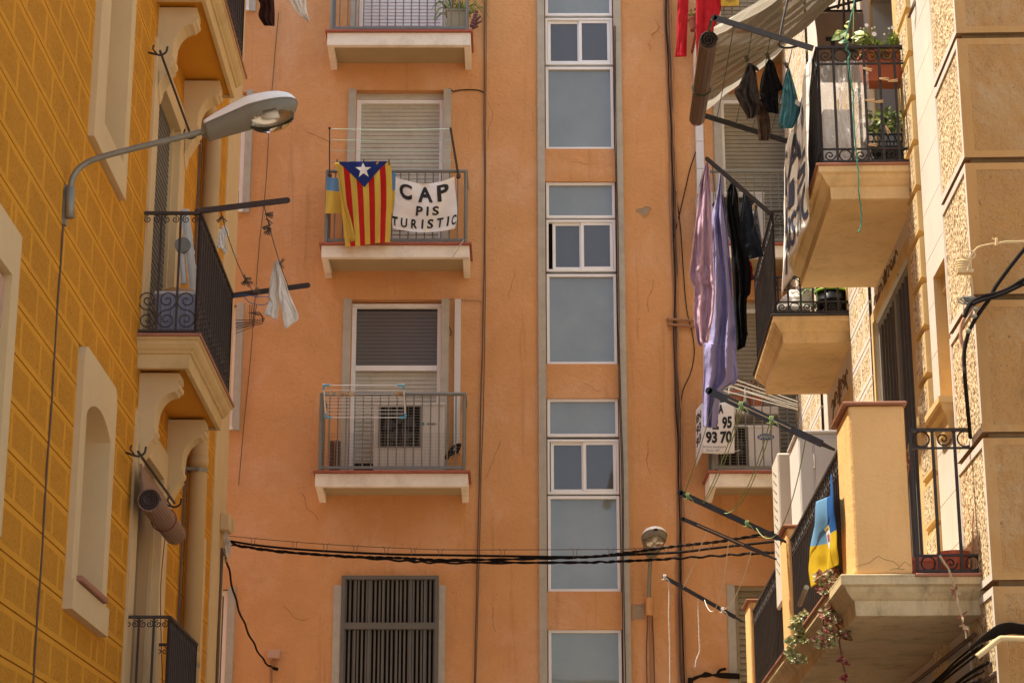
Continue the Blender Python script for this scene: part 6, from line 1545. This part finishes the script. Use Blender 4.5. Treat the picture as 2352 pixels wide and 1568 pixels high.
garment('towel', 'dark slate towel, fourth piece on the iron arm', 'towel', c2((636, 318), (612, 480), (600, 660), (608, 800), (630, 870)), c2((648, 318), (690, 420), (730, 600), (765, 720), (790, 832)), 20.9, (.022, .027, .036), 14, .02, 2, .03, 3, .05)
garment('shirt', 'small grey striped shirt nearest to the farther sand balcony', 'shirt', c2((722, 412), (708, 470), (715, 560), (735, 680), (745, 740)), c2((734, 412), (748, 500), (765, 620), (780, 720), (785, 740)), 21.1, (.16, .155, .15), 15, .015, 3, .02, 2, .1)
garment('cloth', 'scrap of bright red cloth showing behind the black trousers', 'cloth', c2((655, 870), (665, 920), (675, 980), (690, 1010)), c2((690, 870), (705, 920), (705, 970), (705, 1010)), 21.2, (.45, .01, .02), 16, .01, 2, .01, 2, .3)
for (x, y, Y) in ((350, 70, 20), (458, 165, 20.3), (548, 255, 20.7), (642, 315, 20.9), (712, 440, 21), (728, 410, 21.1)): peg(at(*CC2(x, y-6), Y), (.1, 0, -1), m_wood, .06, 'pegs holding the sheets', 'pale peg at the top of the laundry on the iron arm')
# bucket, bag and tray
bk = thing('bucket', 'black bucket with a lime green rim and handle grip on the farther sand balcony', 'bucket', at(1913, 715, 20.2))
q0, q1 = at(*CD(840, 470), 20.2), at(*CD(1215, 470), 20.2); r = (q1.x-q0.x)/2; zt_ = at(*CD(1030, 215), 20.2).z; zb_ = 7.70
c = Vector(((q0.x+q1.x)/2, 20.2, zb_)); h = zt_-zb_
mb = MB(); mb.lathe(c, [(r*.82, 0), (r, h), (r*.97, h), (r*.9, h*.2)], 30); mb.build('body', M('black_plastic', (.012, .011, .011), .3), bk, smooth=True)
mb = MB(); mb.tube([c+UP*(h+.03*abs(sin(t*pi/20))*.0)+Vector((cos(t*pi/16)*r*1.03, sin(t*pi/16)*r*1.03, 0)) for t in range(32)], .014, 8, closed=True); mb.build('rim', M('lime_plastic', (.28, .50, .03), .35), bk, smooth=True)
mb = MB(); mb.tube([c+UP*h+Vector((cos(t*pi/14)*r*1.08, -.02, sin(t*pi/14)*r*.42)) for t in range(15)], .008, 6); mb.build('handle', m_blackp, bk)
mb = MB(); mb.tube([c+UP*h+Vector((cos(t)*r*1.08, -.02, sin(t)*r*.43)) for t in (1.3, 1.45, 1.6, 1.75)], .02, 8); mb.build('grip', bpy.data.materials['lime_plastic'], bk)
bg_ = thing('shopping_bag', 'white shopping bag with a pale green ring print on the farther sand balcony', 'bag', at(1820, 712, 20.15))
bl_, br_ = px3(CD, [(500, 185), (470, 230), (400, 290), (355, 360), (350, 405)]), px3(CD, [(790, 180), (790, 240), (800, 300), (830, 380), (850, 410)])
o, fn = drape('body', bl_, br_, 20.3, cloth_mat('white_plastic_bag', (.70, .66, .60), tr=.2, bump=.6, bs=14), 2, .015, bg_, 3, 30, 26, .10)
mb = MB(); ce = CD(745, 320)
pts = [at(ce[0]+19*cos(t*pi/10)*1., ce[1]-2+26*sin(t*pi/10)*.8-4, 20.12) for t in range(20)]; mb.tube(pts, .007, 4, closed=True); mb.build('ring_print', M('pale_green_print', (.35, .52, .22), .6), bg_)
o, fn2 = drape('knotted_handles', px3(CD, [(590, 160), (600, 180), (640, 190)]), px3(CD, [(800, 130), (795, 150), (760, 175)]), 20.25, cloth_mat('clear_bag_plastic', (.6, .58, .52), tr=.5, bump=.8, bs=20), 3, .03, bg_, 5, 20, 12, .03)
mb = MB(); a = at(*CD(335, 400), 20.1); b = at(*CD(750, 440), 20.1); mb.obox(((a.x+b.x)/2, 20.2, (a.z+b.z)/2), ((b.x-a.x)/2, 0, 0), (0, .14, 0), (0, 0, .035)); tag(mb.build('tray', M('white_tray', (.65, .62, .56), .4), bevel=.02), 'shallow white tray on the floor of the farther sand balcony', 'tray')
# white line rack seen under the farther balcony
rk = thing('drying_rack', 'white wire drying rack sticking out between the farther sand balcony and the sale sign', 'drying rack', at(1760, 900, 23.4))
mb = MB()
for (a, b, c_, d) in ((625, 462, 1130, 640), (610, 490, 1130, 665), (565, 510, 1130, 680), (540, 505, 1130, 700), (495, 545, 1130, 708)): mb.tube([at(*CC3(a, b), 23.2), at(*CC3(c_, d), 23.8)], .006, 5)
mb.build('wire', m_wt, rk)
mb = MB(); mb.tube([at(*CC3(625, 462), 23.2), at(*CC3(495, 545), 23.2)], .007, 5)
for x, y0, y1 in ((690, 525, 640), (558, 510, 575)):
    for dx in (-8, 8): mb.tube([at(*CC3(x, y0), 23.3), at(*CC3(x+dx, y1), 23.3)], .004, 4)
mb.build('leg', m_wt, rk)
# ================================================================== long lower balcony of the sand building
m_arm = M('black_iron_arm', (.024, .019, .016), .5, var=.3, vs=14, dirt=.4, dcol=(.10, .09, .08), ds=9)
AR = {}
for k, (p0, Y0, p1, Y1, w_, lab) in enumerate((((1918, 1033), 14.7, (1628, 897), 14.7, .052, 'thick black iron arm with green cords, topmost of four on the long lower balcony'), ((1812, 1247), 18.15, (1562, 1131), 18.15, .050, 'iron arm second from the top on the long lower balcony, green cords tied'), ((1784, 1284), 18.75, (1568, 1191), 18.75, .036, 'thin grooved grey iron arm with three white strings, third from the top'), ((1707, 1427), 22.3, (1525, 1324), 22.3, .042, 'lowest black iron arm with white string wound round its tip'))):
    t = thing('clothes_line', lab, 'clothes line', at(*p0, Y0)); a, b = at(*p0, Y0), at(*p1, Y1); AR[k] = (a, b)
    mb = MB(); m = a.lerp(b, .10); mb.tube([a, m], [.010, w_*.35], 8); dryer_arm(mb, m, b, w_, .016); mb.build('bar', m_arm, t)
    if k in (0, 2): mb = MB(); mb.bar(a.lerp(b, .35)-Vector((0, .012, -.0)), a.lerp(b, .85)-Vector((0, .012, 0)), .006, .008); mb.build('groove_trim', m_drystem, t)
m_gst = M('pale_green_string', (.24, .32, .12), .7); m_wst = M('white_string', (.68, .63, .54), .7)
def strings(name, label, runs, mat, r=.004):
    mb = MB()
    for p in runs: mb.tube(smooth_path(p, 6), r, 4)
    return tag(mb.build(name, mat), label, 'string')
def onarm(k, x): return onseg(AR[k][0], AR[k][1], x)
def cc(C, *p): return [C(a, b) for a, b in p]
def st(k0, x0, k1, x1, sg=.12): return sag(onarm(k0, x0), onarm(k1, x1), sg, 12)
strings('green_string', 'green strings looped between the two upper iron arms of the lower balcony', [st(0, 1645, 1, 1572, .02), st(0, 1702, 1, 1614, .05), st(0, 1706, 1, 1616, .08), st(0, 1770, 1, 1668, .14), st(0, 1776, 1, 1664, .18), st(0, 1852, 1, 1737, .35)], m_gst)
strings('white_string', 'three slack white strings between the third and the lowest iron arm', [st(2, 1623, 3, 1569, .03), st(2, 1674, 3, 1618, .35), st(2, 1727, 3, 1660, .12)], m_wst, .004)
for (pts, lab) in ((cc(CC4, (130, 850), (136, 960), (133, 1080), (140, 1300), (143, 1700)), 'twisted white string dangling from the tip of the lowest arm'), (cc(CC4, (340, 968), (345, 1100), (350, 1250), (352, 1340), (330, 1400), (322, 1452)), 'shorter frayed white string dangling from the middle of the lowest arm')):
    P_ = smooth_path([at(x, y, 22.3) for x, y in pts], 12); mb = MB()
    for ph in (0, pi): mb.tube([p+Vector((cos(i*1.1+ph)*.004, 0, 0)) for i, p in enumerate(P_)], .004, 4)
    tag(mb.build('white_string', m_wst), lab, 'string')
mb = MB()
for k, (a_, x, mt) in enumerate(((0, 1702, 0), (0, 1772, 0), (1, 1580, 0), (1, 1716, 0), (3, 1527, 1), (3, 1660, 1))):
    p = onarm(a_, x)
    for j in range(3): mb.tube([p+Vector((.012*j-.012+.006*sin(t), .026*cos(t*pi/5), .030*sin(t*pi/5))) for t in range(10)], .005, 4, mi=mt, closed=True)
    for j in range(2): mb.tube([p+Vector((0, -.02, .0)), p+Vector((.03-.05*j, -.03, -.03)), p+Vector((.05-.09*j, -.03, -.06+.03*j))], .004, 4, mi=mt)
tag(mb.build('string_knot', [m_gst, m_wst]), 'wound string knots tied round the iron arms', 'knot')
# white cabinets behind the railing
m_cab = M('white_painted_cabinet', (.70, .655, .58), .45, var=.03); m_cab2 = M('ivory_vent_plastic', (.64, .575, .46), .5, var=.03)
cb = thing('cabinet', 'tall white outdoor cabinet with hinged doors behind the long lower railing', 'cabinet', FR.w(17.6, .6, 4.01))
nS = .80; s_n = 17.75; s_f = 18.55; zt_ = at(1832, 986, 18.0).z
nL = FR.px(1832, 986, 0)[0]
# near face stands across the balcony at s = s_n
q = at(1832, 990, 17.75); nn_ = (FR.o+FR.S*q.y/FR.S.y-q).dot(FR.N)*-1
def n_of(x, y, Y): p = at(x, y, Y); return (p-FR.o).dot(FR.N)
def z_of(x, y, Y): return at(x, y, Y).z
Yc = 17.9; n1 = n_of(1832, 990, Yc); n0 = .10; zc = z_of(1832, 988, Yc)
mb = MB(); mb.box(FR, Yc, Yc+.75, n0, n1, 4.01, zc-.03); mb.box(FR, Yc-.02, Yc+.77, n0, n1+.02, zc-.03, zc); mb.build('carcass', m_cab, cb, bevel=.008)
mb = MB(); w_ = n1-n0
mb.box(FR, Yc-.018, Yc, n1-.13, n1-.01, 4.1, zc-.08); mb.box(FR, Yc-.018, Yc, n0+.02, n1-.145, 4.1, zc-.08); mb.build('door', m_cab, cb, bevel=.006)
for z in (4.5, zc-.35):
    mb = MB(); mb.tube([FR.w(Yc-.024, n1-.138, z), FR.w(Yc-.024, n1-.138, z+.13)], .012, 8); mb.build('hinge', m_cab, cb)
Yv = 18.9; n1 = n_of(1785, 1045, Yv); zv = z_of(1790, 1038, Yv)
vb = thing('vent_box', 'ivory plastic box with slanting vent slots beside the white cabinet', 'vent box', FR.w(19, .8, 4.01))
n1v = n1; mb = MB(); mb.box(FR, Yv, Yv+.55, n1v-.28, n1v, 4.6, zv); mb.build('casing', m_cab2, vb, bevel=.02)
mb = MB()
for i in range(12):
    z = zv-.15-i*.085; mb.obox(FR.w(Yv+.27, n1v+.001, z), FR.S*.14+UP*.05, FR.N*.004, UP*.008)
mb.build('vent_slot', M('slot_shadow_gap', (.22, .18, .13), .8), vb)
mb = MB(); mb.lathe(FR.w(Yv-.002, n1v-.16, zv-.75), [(.028, 0), (.026, .004)], 12, axis=FR.S*-1); mb.build('cable_hole', m_dark, vb)
# blue and yellow flag
bf = thing('blue_yellow_flag', 'blue and yellow flag with a small crest on the railing beside the ochre post', 'flag', at(*CC4(1240, 700), 15.6))
BL2 = cc(CC4, (1185, 285), (1180, 400), (1168, 540), (1158, 650), (1150, 760), (1170, 890)); BR2 = cc(CC4, (1318, 80), (1330, 250), (1332, 400), (1336, 550), (1338, 650), (1335, 725))
def bfn(u, v):
    l = interp(BL2, v); r = interp(BR2, v)
    y = lerp(l[1], r[1], u)+(14*sin(pi*u)*(1-v)*1.2)
    s_, z_ = FR.px(lerp(l[0], r[0], u), y, .95)
    return FR.w(s_, .945+.030*sin(u*8+v*1.5)+.015*noise.noise(Vector((u*5, v*3, 2))), z_)
mb = MB(); mb.grid(bfn, 50, 40, mfn=lambda u, v: (0 if u < .45 else 1) if v < .50 else 2); mb.build('cloth', [cloth_mat('flag_light_blue', (.22, .44, .66), tr=.35), cloth_mat('flag_deep_blue', (.03, .12, .34), tr=.2), cloth_mat('flag_bright_yellow', (.78, .55, .03), tr=.35)], bf, smooth=True, solid=.003, fixn=False)
patch(bfn, [(.40, .36), (.50, .34), (.56, .42), (.55, .50), (.50, .60), (.45, .52)], m_fw, bf, 'crest', off=(-.008, -.012, 0)); patch(bfn, [(.44, .42), (.51, .40), (.52, .48), (.47, .50)], M('crest_red', (.45, .08, .05), .8), bf, 'crest_figure', off=(-.012, -.018, 0)); patch(bfn, [(.38, .34), (.48, .31), (.56, .37), (.55, .39), (.48, .34), (.39, .36)], m_fy, bf, 'crest_scroll', off=(-.012, -.018, 0))
# terracotta planters on the near rail side
zf = 4.01; Yp = 14.12
def pln(name, label, x0, y0, x1, Y, hy, kind):
    a = at(x0, y0, Y); b = at(x1, y0, Y); t = thing(name, label, 'planter', Vector(((a.x+b.x)/2, Y+hy, zf))); h = (a.z-zf)/2
    mb = MB()
    if kind: tile_box(mb, ((a.x+b.x)/2, Y+hy, zf+h), (b.x-a.x)/2, hy, h, .86, .012)
    else: r = (b.x-a.x)/2; mb.lathe(Vector(((a.x+b.x)/2, Y+r, zf)), [(r*.74, 0), (r*.95, h*1.7), (r*1.02, h*1.72), (r*1.02, h*2), (r*.92, h*2), (r*.9, h*1.6)], 28)
    mb.build('tub', m_terra_r, t, bevel=.006 if kind else 0, smooth=False); return t
m_terra_r = M('red_terracotta_plastic', (.52, .11, .045), .45, var=.05)
pln('planter', 'low rectangular terracotta trough beside the big ochre post', 2079, 1281, 2145, Yp, .07, 1); pln('planter', 'smaller round terracotta pot tucked between the trough and the large pot', 2135, 1277, 2170, Yp+.06, .07, 0); pln('planter', 'large round terracotta pot against the rough corner stone', 2160, 1262, 2234, Yp+.02, .07, 0)
# dry stems
def stem(name, label, pts, Y, r, leaves, seed, cat='plant'):
    R = random.Random(seed); t = thing(name, label, cat, at(*pts[0], Y)); P_ = smooth_path([at(x, y, Y) for x, y in pts], 6); mb = MB(); n = len(P_); mb.tube(P_, [r*(1-.4*i/n) for i in range(n)], 6); mb.build('stem', m_drystem, t)
    for (i, k) in leaves:
        c = P_[int(i*(n-1))]; mb = MB()
        for j in range(k): a = R.uniform(0, 2*pi); leaf(mb, c, (cos(a), -.3, sin(a)), (0, -1, 0), R.uniform(.03, .06), .014, R.randrange(2), .3)
        mb.build('leaf', [m_succ[2], m_succ[1]], t)
    return t
stem('dry_stem', 'pale woody stem drooping out over the edge of the lower balcony', cc(CC8, (1465, 55), (1520, 140), (1560, 200), (1600, 320), (1640, 430), (1665, 560), (1690, 650), (1710, 750), (1740, 860), (1745, 925)), 13.85, .0095, ((.45, 14), (.82, 8), (.72, 4)), 3)
stem('dry_stem', 'withered tendril climbing the inner bar beside the big ochre post', cc(CC7, (850, 620), (855, 520), (870, 430), (880, 360), (875, 310), (880, 270)), 14.15, .006, ((.6, 8), (.75, 12), (.85, 12), (.95, 10)), 4)
mb = MB(); P_ = [at(*p, 14.05) for p in cc(CC7, (1240, 620), (1235, 700), (1240, 900), (1237, 1000), (1240, 1120))]; mb.tube(smooth_path(P_, 5), .006, 5); tag(mb.build('wall_cable', m_cable_p), 'thin pale cable hanging in the corner beside the large pot', 'cable')
# hanging succulents
m_rstem = M('russet_stem', (.16, .07, .05), .7)
R_ = random.Random(21)
sc_ = thing('hanging_succulent', 'russet and cream rosettes hanging over the slab edge under the blue and yellow flag', 'succulent', at(*CC8(330, 400), 14.9))
mb = MB()
for (cx, cy, w_, h_, n, r) in ((245, 300, 50, 45, 9, .058), (360, 300, 45, 60, 8, .055), (285, 410, 60, 45, 9, .06), (370, 440, 45, 50, 7, .055), (300, 640, 65, 45, 11, .05), (310, 725, 50, 30, 6, .055), (390, 735, 40, 30, 5, .055), (290, 850, 50, 30, 6, .058), (245, 925, 75, 45, 11, .062), (300, 985, 75, 35, 8, .055), (240, 1010, 40, 25, 4, .05), (430, 880, 40, 30, 6, .052), (480, 895, 35, 45, 7, .055)):
    mb = MB()
    for i in range(n): q = CC8(cx+R_.uniform(-w_, w_), cy+R_.uniform(-h_, h_)); rosette(mb, at(*q, 14.75+R_.uniform(-.1, .08)), r*R_.uniform(.7, 1.1), R_, (1, 1, 2, 2, 0), 11)
    mb.build('rosette', m_succ, sc_)
for (cx, cy) in ((447, 1130), (420, 1165), (495, 1185), (455, 1340), (480, 1320), (465, 1355)): mb = MB(); rosette(mb, at(*CC8(cx, cy), 14.7), .035, R_, (3, 1), 9); mb.build('rosette', m_succ, sc_)
mb = MB()
for pts in (((360, 180), (340, 300), (330, 420), (350, 560), (340, 650), (350, 740), (400, 800), (425, 880), (415, 960), (430, 1060), (450, 1180), (470, 1260), (480, 1394)), ((400, 190), (390, 300), (350, 420)), ((260, 690), (240, 740), (250, 790), (290, 780)), ((350, 850), (320, 900), (280, 930))):
    mb = MB(); mb.tube(smooth_path([at(*CC8(a, b), 14.78) for a, b in pts], 5), .007, 5); mb.build('stem', m_rstem, sc_)
sc2 = thing('hanging_succulent', 'green rosettes spilling over the slab edge further along the long lower railing', 'succulent', at(*CC4(1060, 1300), 16.2)); mb = MB()
for (cx, cy, w_, h_, n, r) in ((1070, 1140, 40, 25, 8, .06), (1060, 1190, 42, 30, 9, .06), (1085, 1240, 25, 25, 5, .055), (1020, 1280, 28, 20, 6, .06), (1010, 1340, 25, 40, 7, .06), (1050, 1390, 40, 30, 8, .065), (1105, 1085, 10, 15, 3, .05), (1095, 1400, 12, 20, 3, .05)):
    mb = MB()
    for i in range(n): q = CC4(cx+R_.uniform(-w_, w_), cy+R_.uniform(-h_, h_)); rosette(mb, at(*q, 16.4+R_.uniform(-.15, .1)), r*R_.uniform(.7, 1.1), R_, (0, 0, 0, 2), 11)
    mb.build('rosette', m_succ, sc2)
# long thin things behind the railing
mb = MB(); mb.tube([at(*CC4(1065, 1010), 16.6), at(*CC4(1115, 885), 16.3)], .022, 8); tag(mb.build('pipe_offcut', m_galv), 'short grey pipe leaning inside the long lower railing', 'pipe')
# ================================================================== cables at the near corner of the sand building
CE_ = crow(3800, 900, 296, 774)
def ce(pts, Y): return [at(*CE_(a, b), Y) for a, b in pts]
Yk = 13.35
def cab(name, label, runs, mat):
    mb = MB()
    for P_, r in runs: mb.tube(smooth_path(P_, 6), r, 7)
    return tag(mb.build(name, mat), label, 'cable')
cab('corner_cable', 'thick black cable sheaf sweeping round the corner of the sand building from the right', [(ce([(860, 540), (760, 580), (620, 665), (480, 720), (360, 745), (290, 775), (230, 810), (190, 870), (150, 960)], Yk), .015), (ce([(860, 590), (760, 625), (600, 700), (470, 750), (330, 790), (240, 830)], Yk-.02), .012)], m_cable)
cab('corner_cable', 'black cable rising steeply to the right from the corner clamp', [(ce([(860, 150), (780, 250), (690, 360), (560, 530), (470, 660), (420, 760), (350, 860), (300, 930), (250, 1010), (200, 1110), (165, 1230), (148, 1350), (150, 1480), (160, 1640)], Yk+.02)+[FR.w(13.9, .06, 4.95)], .014)], m_cable)
cab('corner_cable', 'sand coloured cable curving down from the corner clamp', [(ce([(240, 850), (190, 920), (130, 1010), (112, 1110), (120, 1200), (145, 1290), (140, 1400), (150, 1560)], Yk+.12), .012), (ce([(215, 880), (150, 990), (115, 1100), (125, 1230), (140, 1300)], Yk+.14), .009)], m_cable_p)
cab('stay_wire', 'pale stay wire with a clamp leaving the corner towards the right', [(ce([(860, 162), (700, 172), (600, 172), (490, 190), (380, 208), (300, 230), (250, 275), (215, 330), (200, 400), (185, 480)], Yk), .006), (ce([(860, 168), (700, 182), (560, 185), (480, 200)], Yk), .005), (ce([(488, 135), (480, 215)], Yk-.01), .010), (ce([(440, 140), (470, 155)], Yk), .006)], m_cream)
mb = MB(); c = ce([(195, 310)], Yk)[0]; mb.tube([c+Vector((cos(t*pi/8)*.045, 0, sin(t*pi/8)*.03)) for t in range(16)], .006, 5, closed=True)
for k in range(5): p = ce([(140, 385+k*24)], Yk+.05)[0]; mb.tube([p+Vector((cos(t*pi/8)*.042, sin(t*pi/8)*.03, 0)) for t in range(16)], .009, 6, closed=True)
mb.tube(ce([(140, 380), (140, 500)], Yk+.05), .022, 8); mb.obox(ce([(155, 490)], Yk+.05)[0], (.055, 0, 0), (0, .035, 0), (0, 0, .012)); mb.tube(ce([(205, 340), (215, 480), (230, 640), (240, 780)], Yk+.1), .009, 6); mb.tube(ce([(180, 500), (170, 640), (145, 820), (138, 940)], Yk+.1), .005, 5)
tag(mb.build('insulator', m_cream), 'cream ribbed cable insulator and ring on the rough corner stone', 'insulator')
mb = MB()
for k in range(5): c = ce([(165+20*k, 790+8*sin(k*2))], Yk+.02)[0]; mb.tube([c+Vector((cos(t*pi/7+k)*(.05-.005*k), .01*k, sin(t*pi/7)*(.024+.004*k))) for t in range(14)], .006, 5, closed=True)
for p in ((270, 880), (195, 1110), (255, 950)): mb.lathe(ce([p], Yk-.02)[0], [(.001, -.018), (.018, -.008), (.020, .006), (.002, .018)], 10)
tag(mb.build('cable_clamp', m_galv), 'tangle of wire loops and galvanised clamps holding the corner cables', 'clamp')
def c8(pts, Y): return [at(*CC8(a, b), Y) for a, b in pts]
RR2 = random.Random(4); runs = []
for k in range(9):
    d = k*13+RR2.uniform(-3, 3)
    runs.append((c8([(2600, 800+d), (2352, 785+d*.9), (2200, 765+d), (2080, 790+d*1.1), (1990, 850+d*.8), (1920, 905+d*.5), (1850, 960+d*.3), (1790, 1010+d*.35)], 13.32+.012*k), .0062+.002*(k % 2)))
cab('cable_bundle', 'thick bundle of black cables coming round the building corner below the lower balcony', runs, m_cable)
runs = []
for k in range(9):
    a = FR.px(*CC8(1800, 1010+k*8), .08+.01*k); 
    P_ = [FR.w(13.75+i*1.0, .07+.03*(k % 3)+.03*noise.noise(Vector((i*.8, k, 0))), lerp(a[1], 3.50, min(1, i/2.2))-.045*k+.05*noise.noise(Vector((i*.9, k, 5)))) for i in range(11)]
    runs.append((P_, .008+.004*(k % 2)))
cab('cable_bundle', 'loose black cables running along the wall in the dark under the lower balcony', runs, m_cable)
mb = MB(); mb.tube(smooth_path(c8([(2600, 935), (2352, 930), (2150, 925), (2090, 935), (1990, 1015), (1900, 1085), (1860, 1115)], 13.30), 6), .020, 10); tag(mb.build('conduit', m_cream, smooth=True), 'cream plastic conduit bending round the corner under the black bundle', 'conduit')
mb = MB(); mb.tube(smooth_path([FR.w(13.6, .05, 3.28), FR.w(15, .05, 3.26), FR.w(17, .05, 3.25), FR.w(22, .05, 3.25)], 3), .018, 8); mb.tube([FR.w(14.2, .06, 3.62), FR.w(22, .06, 3.58)], .016, 8); tag(mb.build('conduit', m_cable_b), 'sand coloured conduits running along the wall under the lower balcony', 'conduit')
# black cables on the orange wall behind the lowest post
runs = []
for k in range(4): runs.append(([fo(*CC4(290+k*6, 1545), .05), fo(*CC4(330+k*15, 1520-k*3), .06), fo(*CC4(400, 1520-k*9), .06), fo(*CC4(500, 1500+k*8), .07), fo(*CC4(640, 1505+k*9), .07)], .012))
runs.append(([fo(*CC4(480, 1500), .06), fo(*CC4(500, 1475), .08), fo(*CC4(540, 1465), .08)], .018)); runs.append(([fo(*CC4(288, 1530), .05), fo(*CC4(286, 1700), .05)], .035))
cab('cable_joint', 'black taped cable joint low on the orange wall beside the lowest balcony post', runs, m_cable)
# cord hanging at the top right
cab('wall_cable', 'two dark cables slanting down to the quoin blocks at the top of the sand building', [([at(*CC9(1680, -60), 15.2), at(*CC9(1620, 120), 15.2), at(*CC9(1555, 270), 15.3)], .010), ([at(*CC9(1660, -60), 15.22), at(*CC9(1600, 120), 15.22), at(*CC9(1545, 280), 15.3)], .008)], m_cable_b)
# ================================================================== ground, sky, sun, camera
m_ground = M('street_paving', (.36, .31, .25), .9, var=.15, vs=1.5, bump=.3, bs=30)
mb = MB(); mb.box(Frame((0, 0, 0), (1, 0, 0), (0, 1, 0)), -60, 60, -60, 60, -.12, 0)
g = mb.build('ground', m_ground); g['kind'] = 'structure'
w = bpy.data.worlds.new('World'); sc.world = w; w.use_nodes = True
nt = w.node_tree; bg = nt.nodes['Background']; sky = nt.nodes.new('ShaderNodeTexSky')
sky.sky_type = 'NISHITA'; sky.sun_disc = False
SUN = Vector((-.42, .055, .90)).normalized()
el = math.asin(SUN.z); az = math.atan2(SUN.x, SUN.y)
sky.sun_elevation = el; sky.sun_rotation = az; sky.air_density = 1.0; sky.dust_density = 3.0; sky.ozone_density = .6; sky.altitude = 20
nt.links.new(sky.outputs[0], bg.inputs['Color']); bg.inputs['Strength'].default_value = .15
sd = bpy.data.lights.new('sun', 'SUN'); sd.energy = 4.3; sd.angle = radians(.53); sd.color = (1, .93, .80)
so = bpy.data.objects.new('sun', sd); COL.objects.link(so); so.rotation_euler = (-SUN).to_track_quat('-Z', 'Y').to_euler(); so.location = (0, 0, 40)
cd = bpy.data.cameras.new('camera'); co = bpy.data.objects.new('camera', cd); COL.objects.link(co)
co.location = (0, 0, CAMZ); co.rotation_euler = (pi/2+TH, 0, 0); cd.sensor_width = 36; cd.lens = F/2352*36; cd.clip_end = 500
sc.camera = co
sc.view_settings.view_transform = 'Standard'; sc.view_settings.look = 'None'; sc.view_settings.gamma = 1; sc.view_settings.exposure = 1.08
sc.cycles.max_bounces = 8; sc.cycles.diffuse_bounces = 5; sc.cycles.transparent_max_bounces = 12
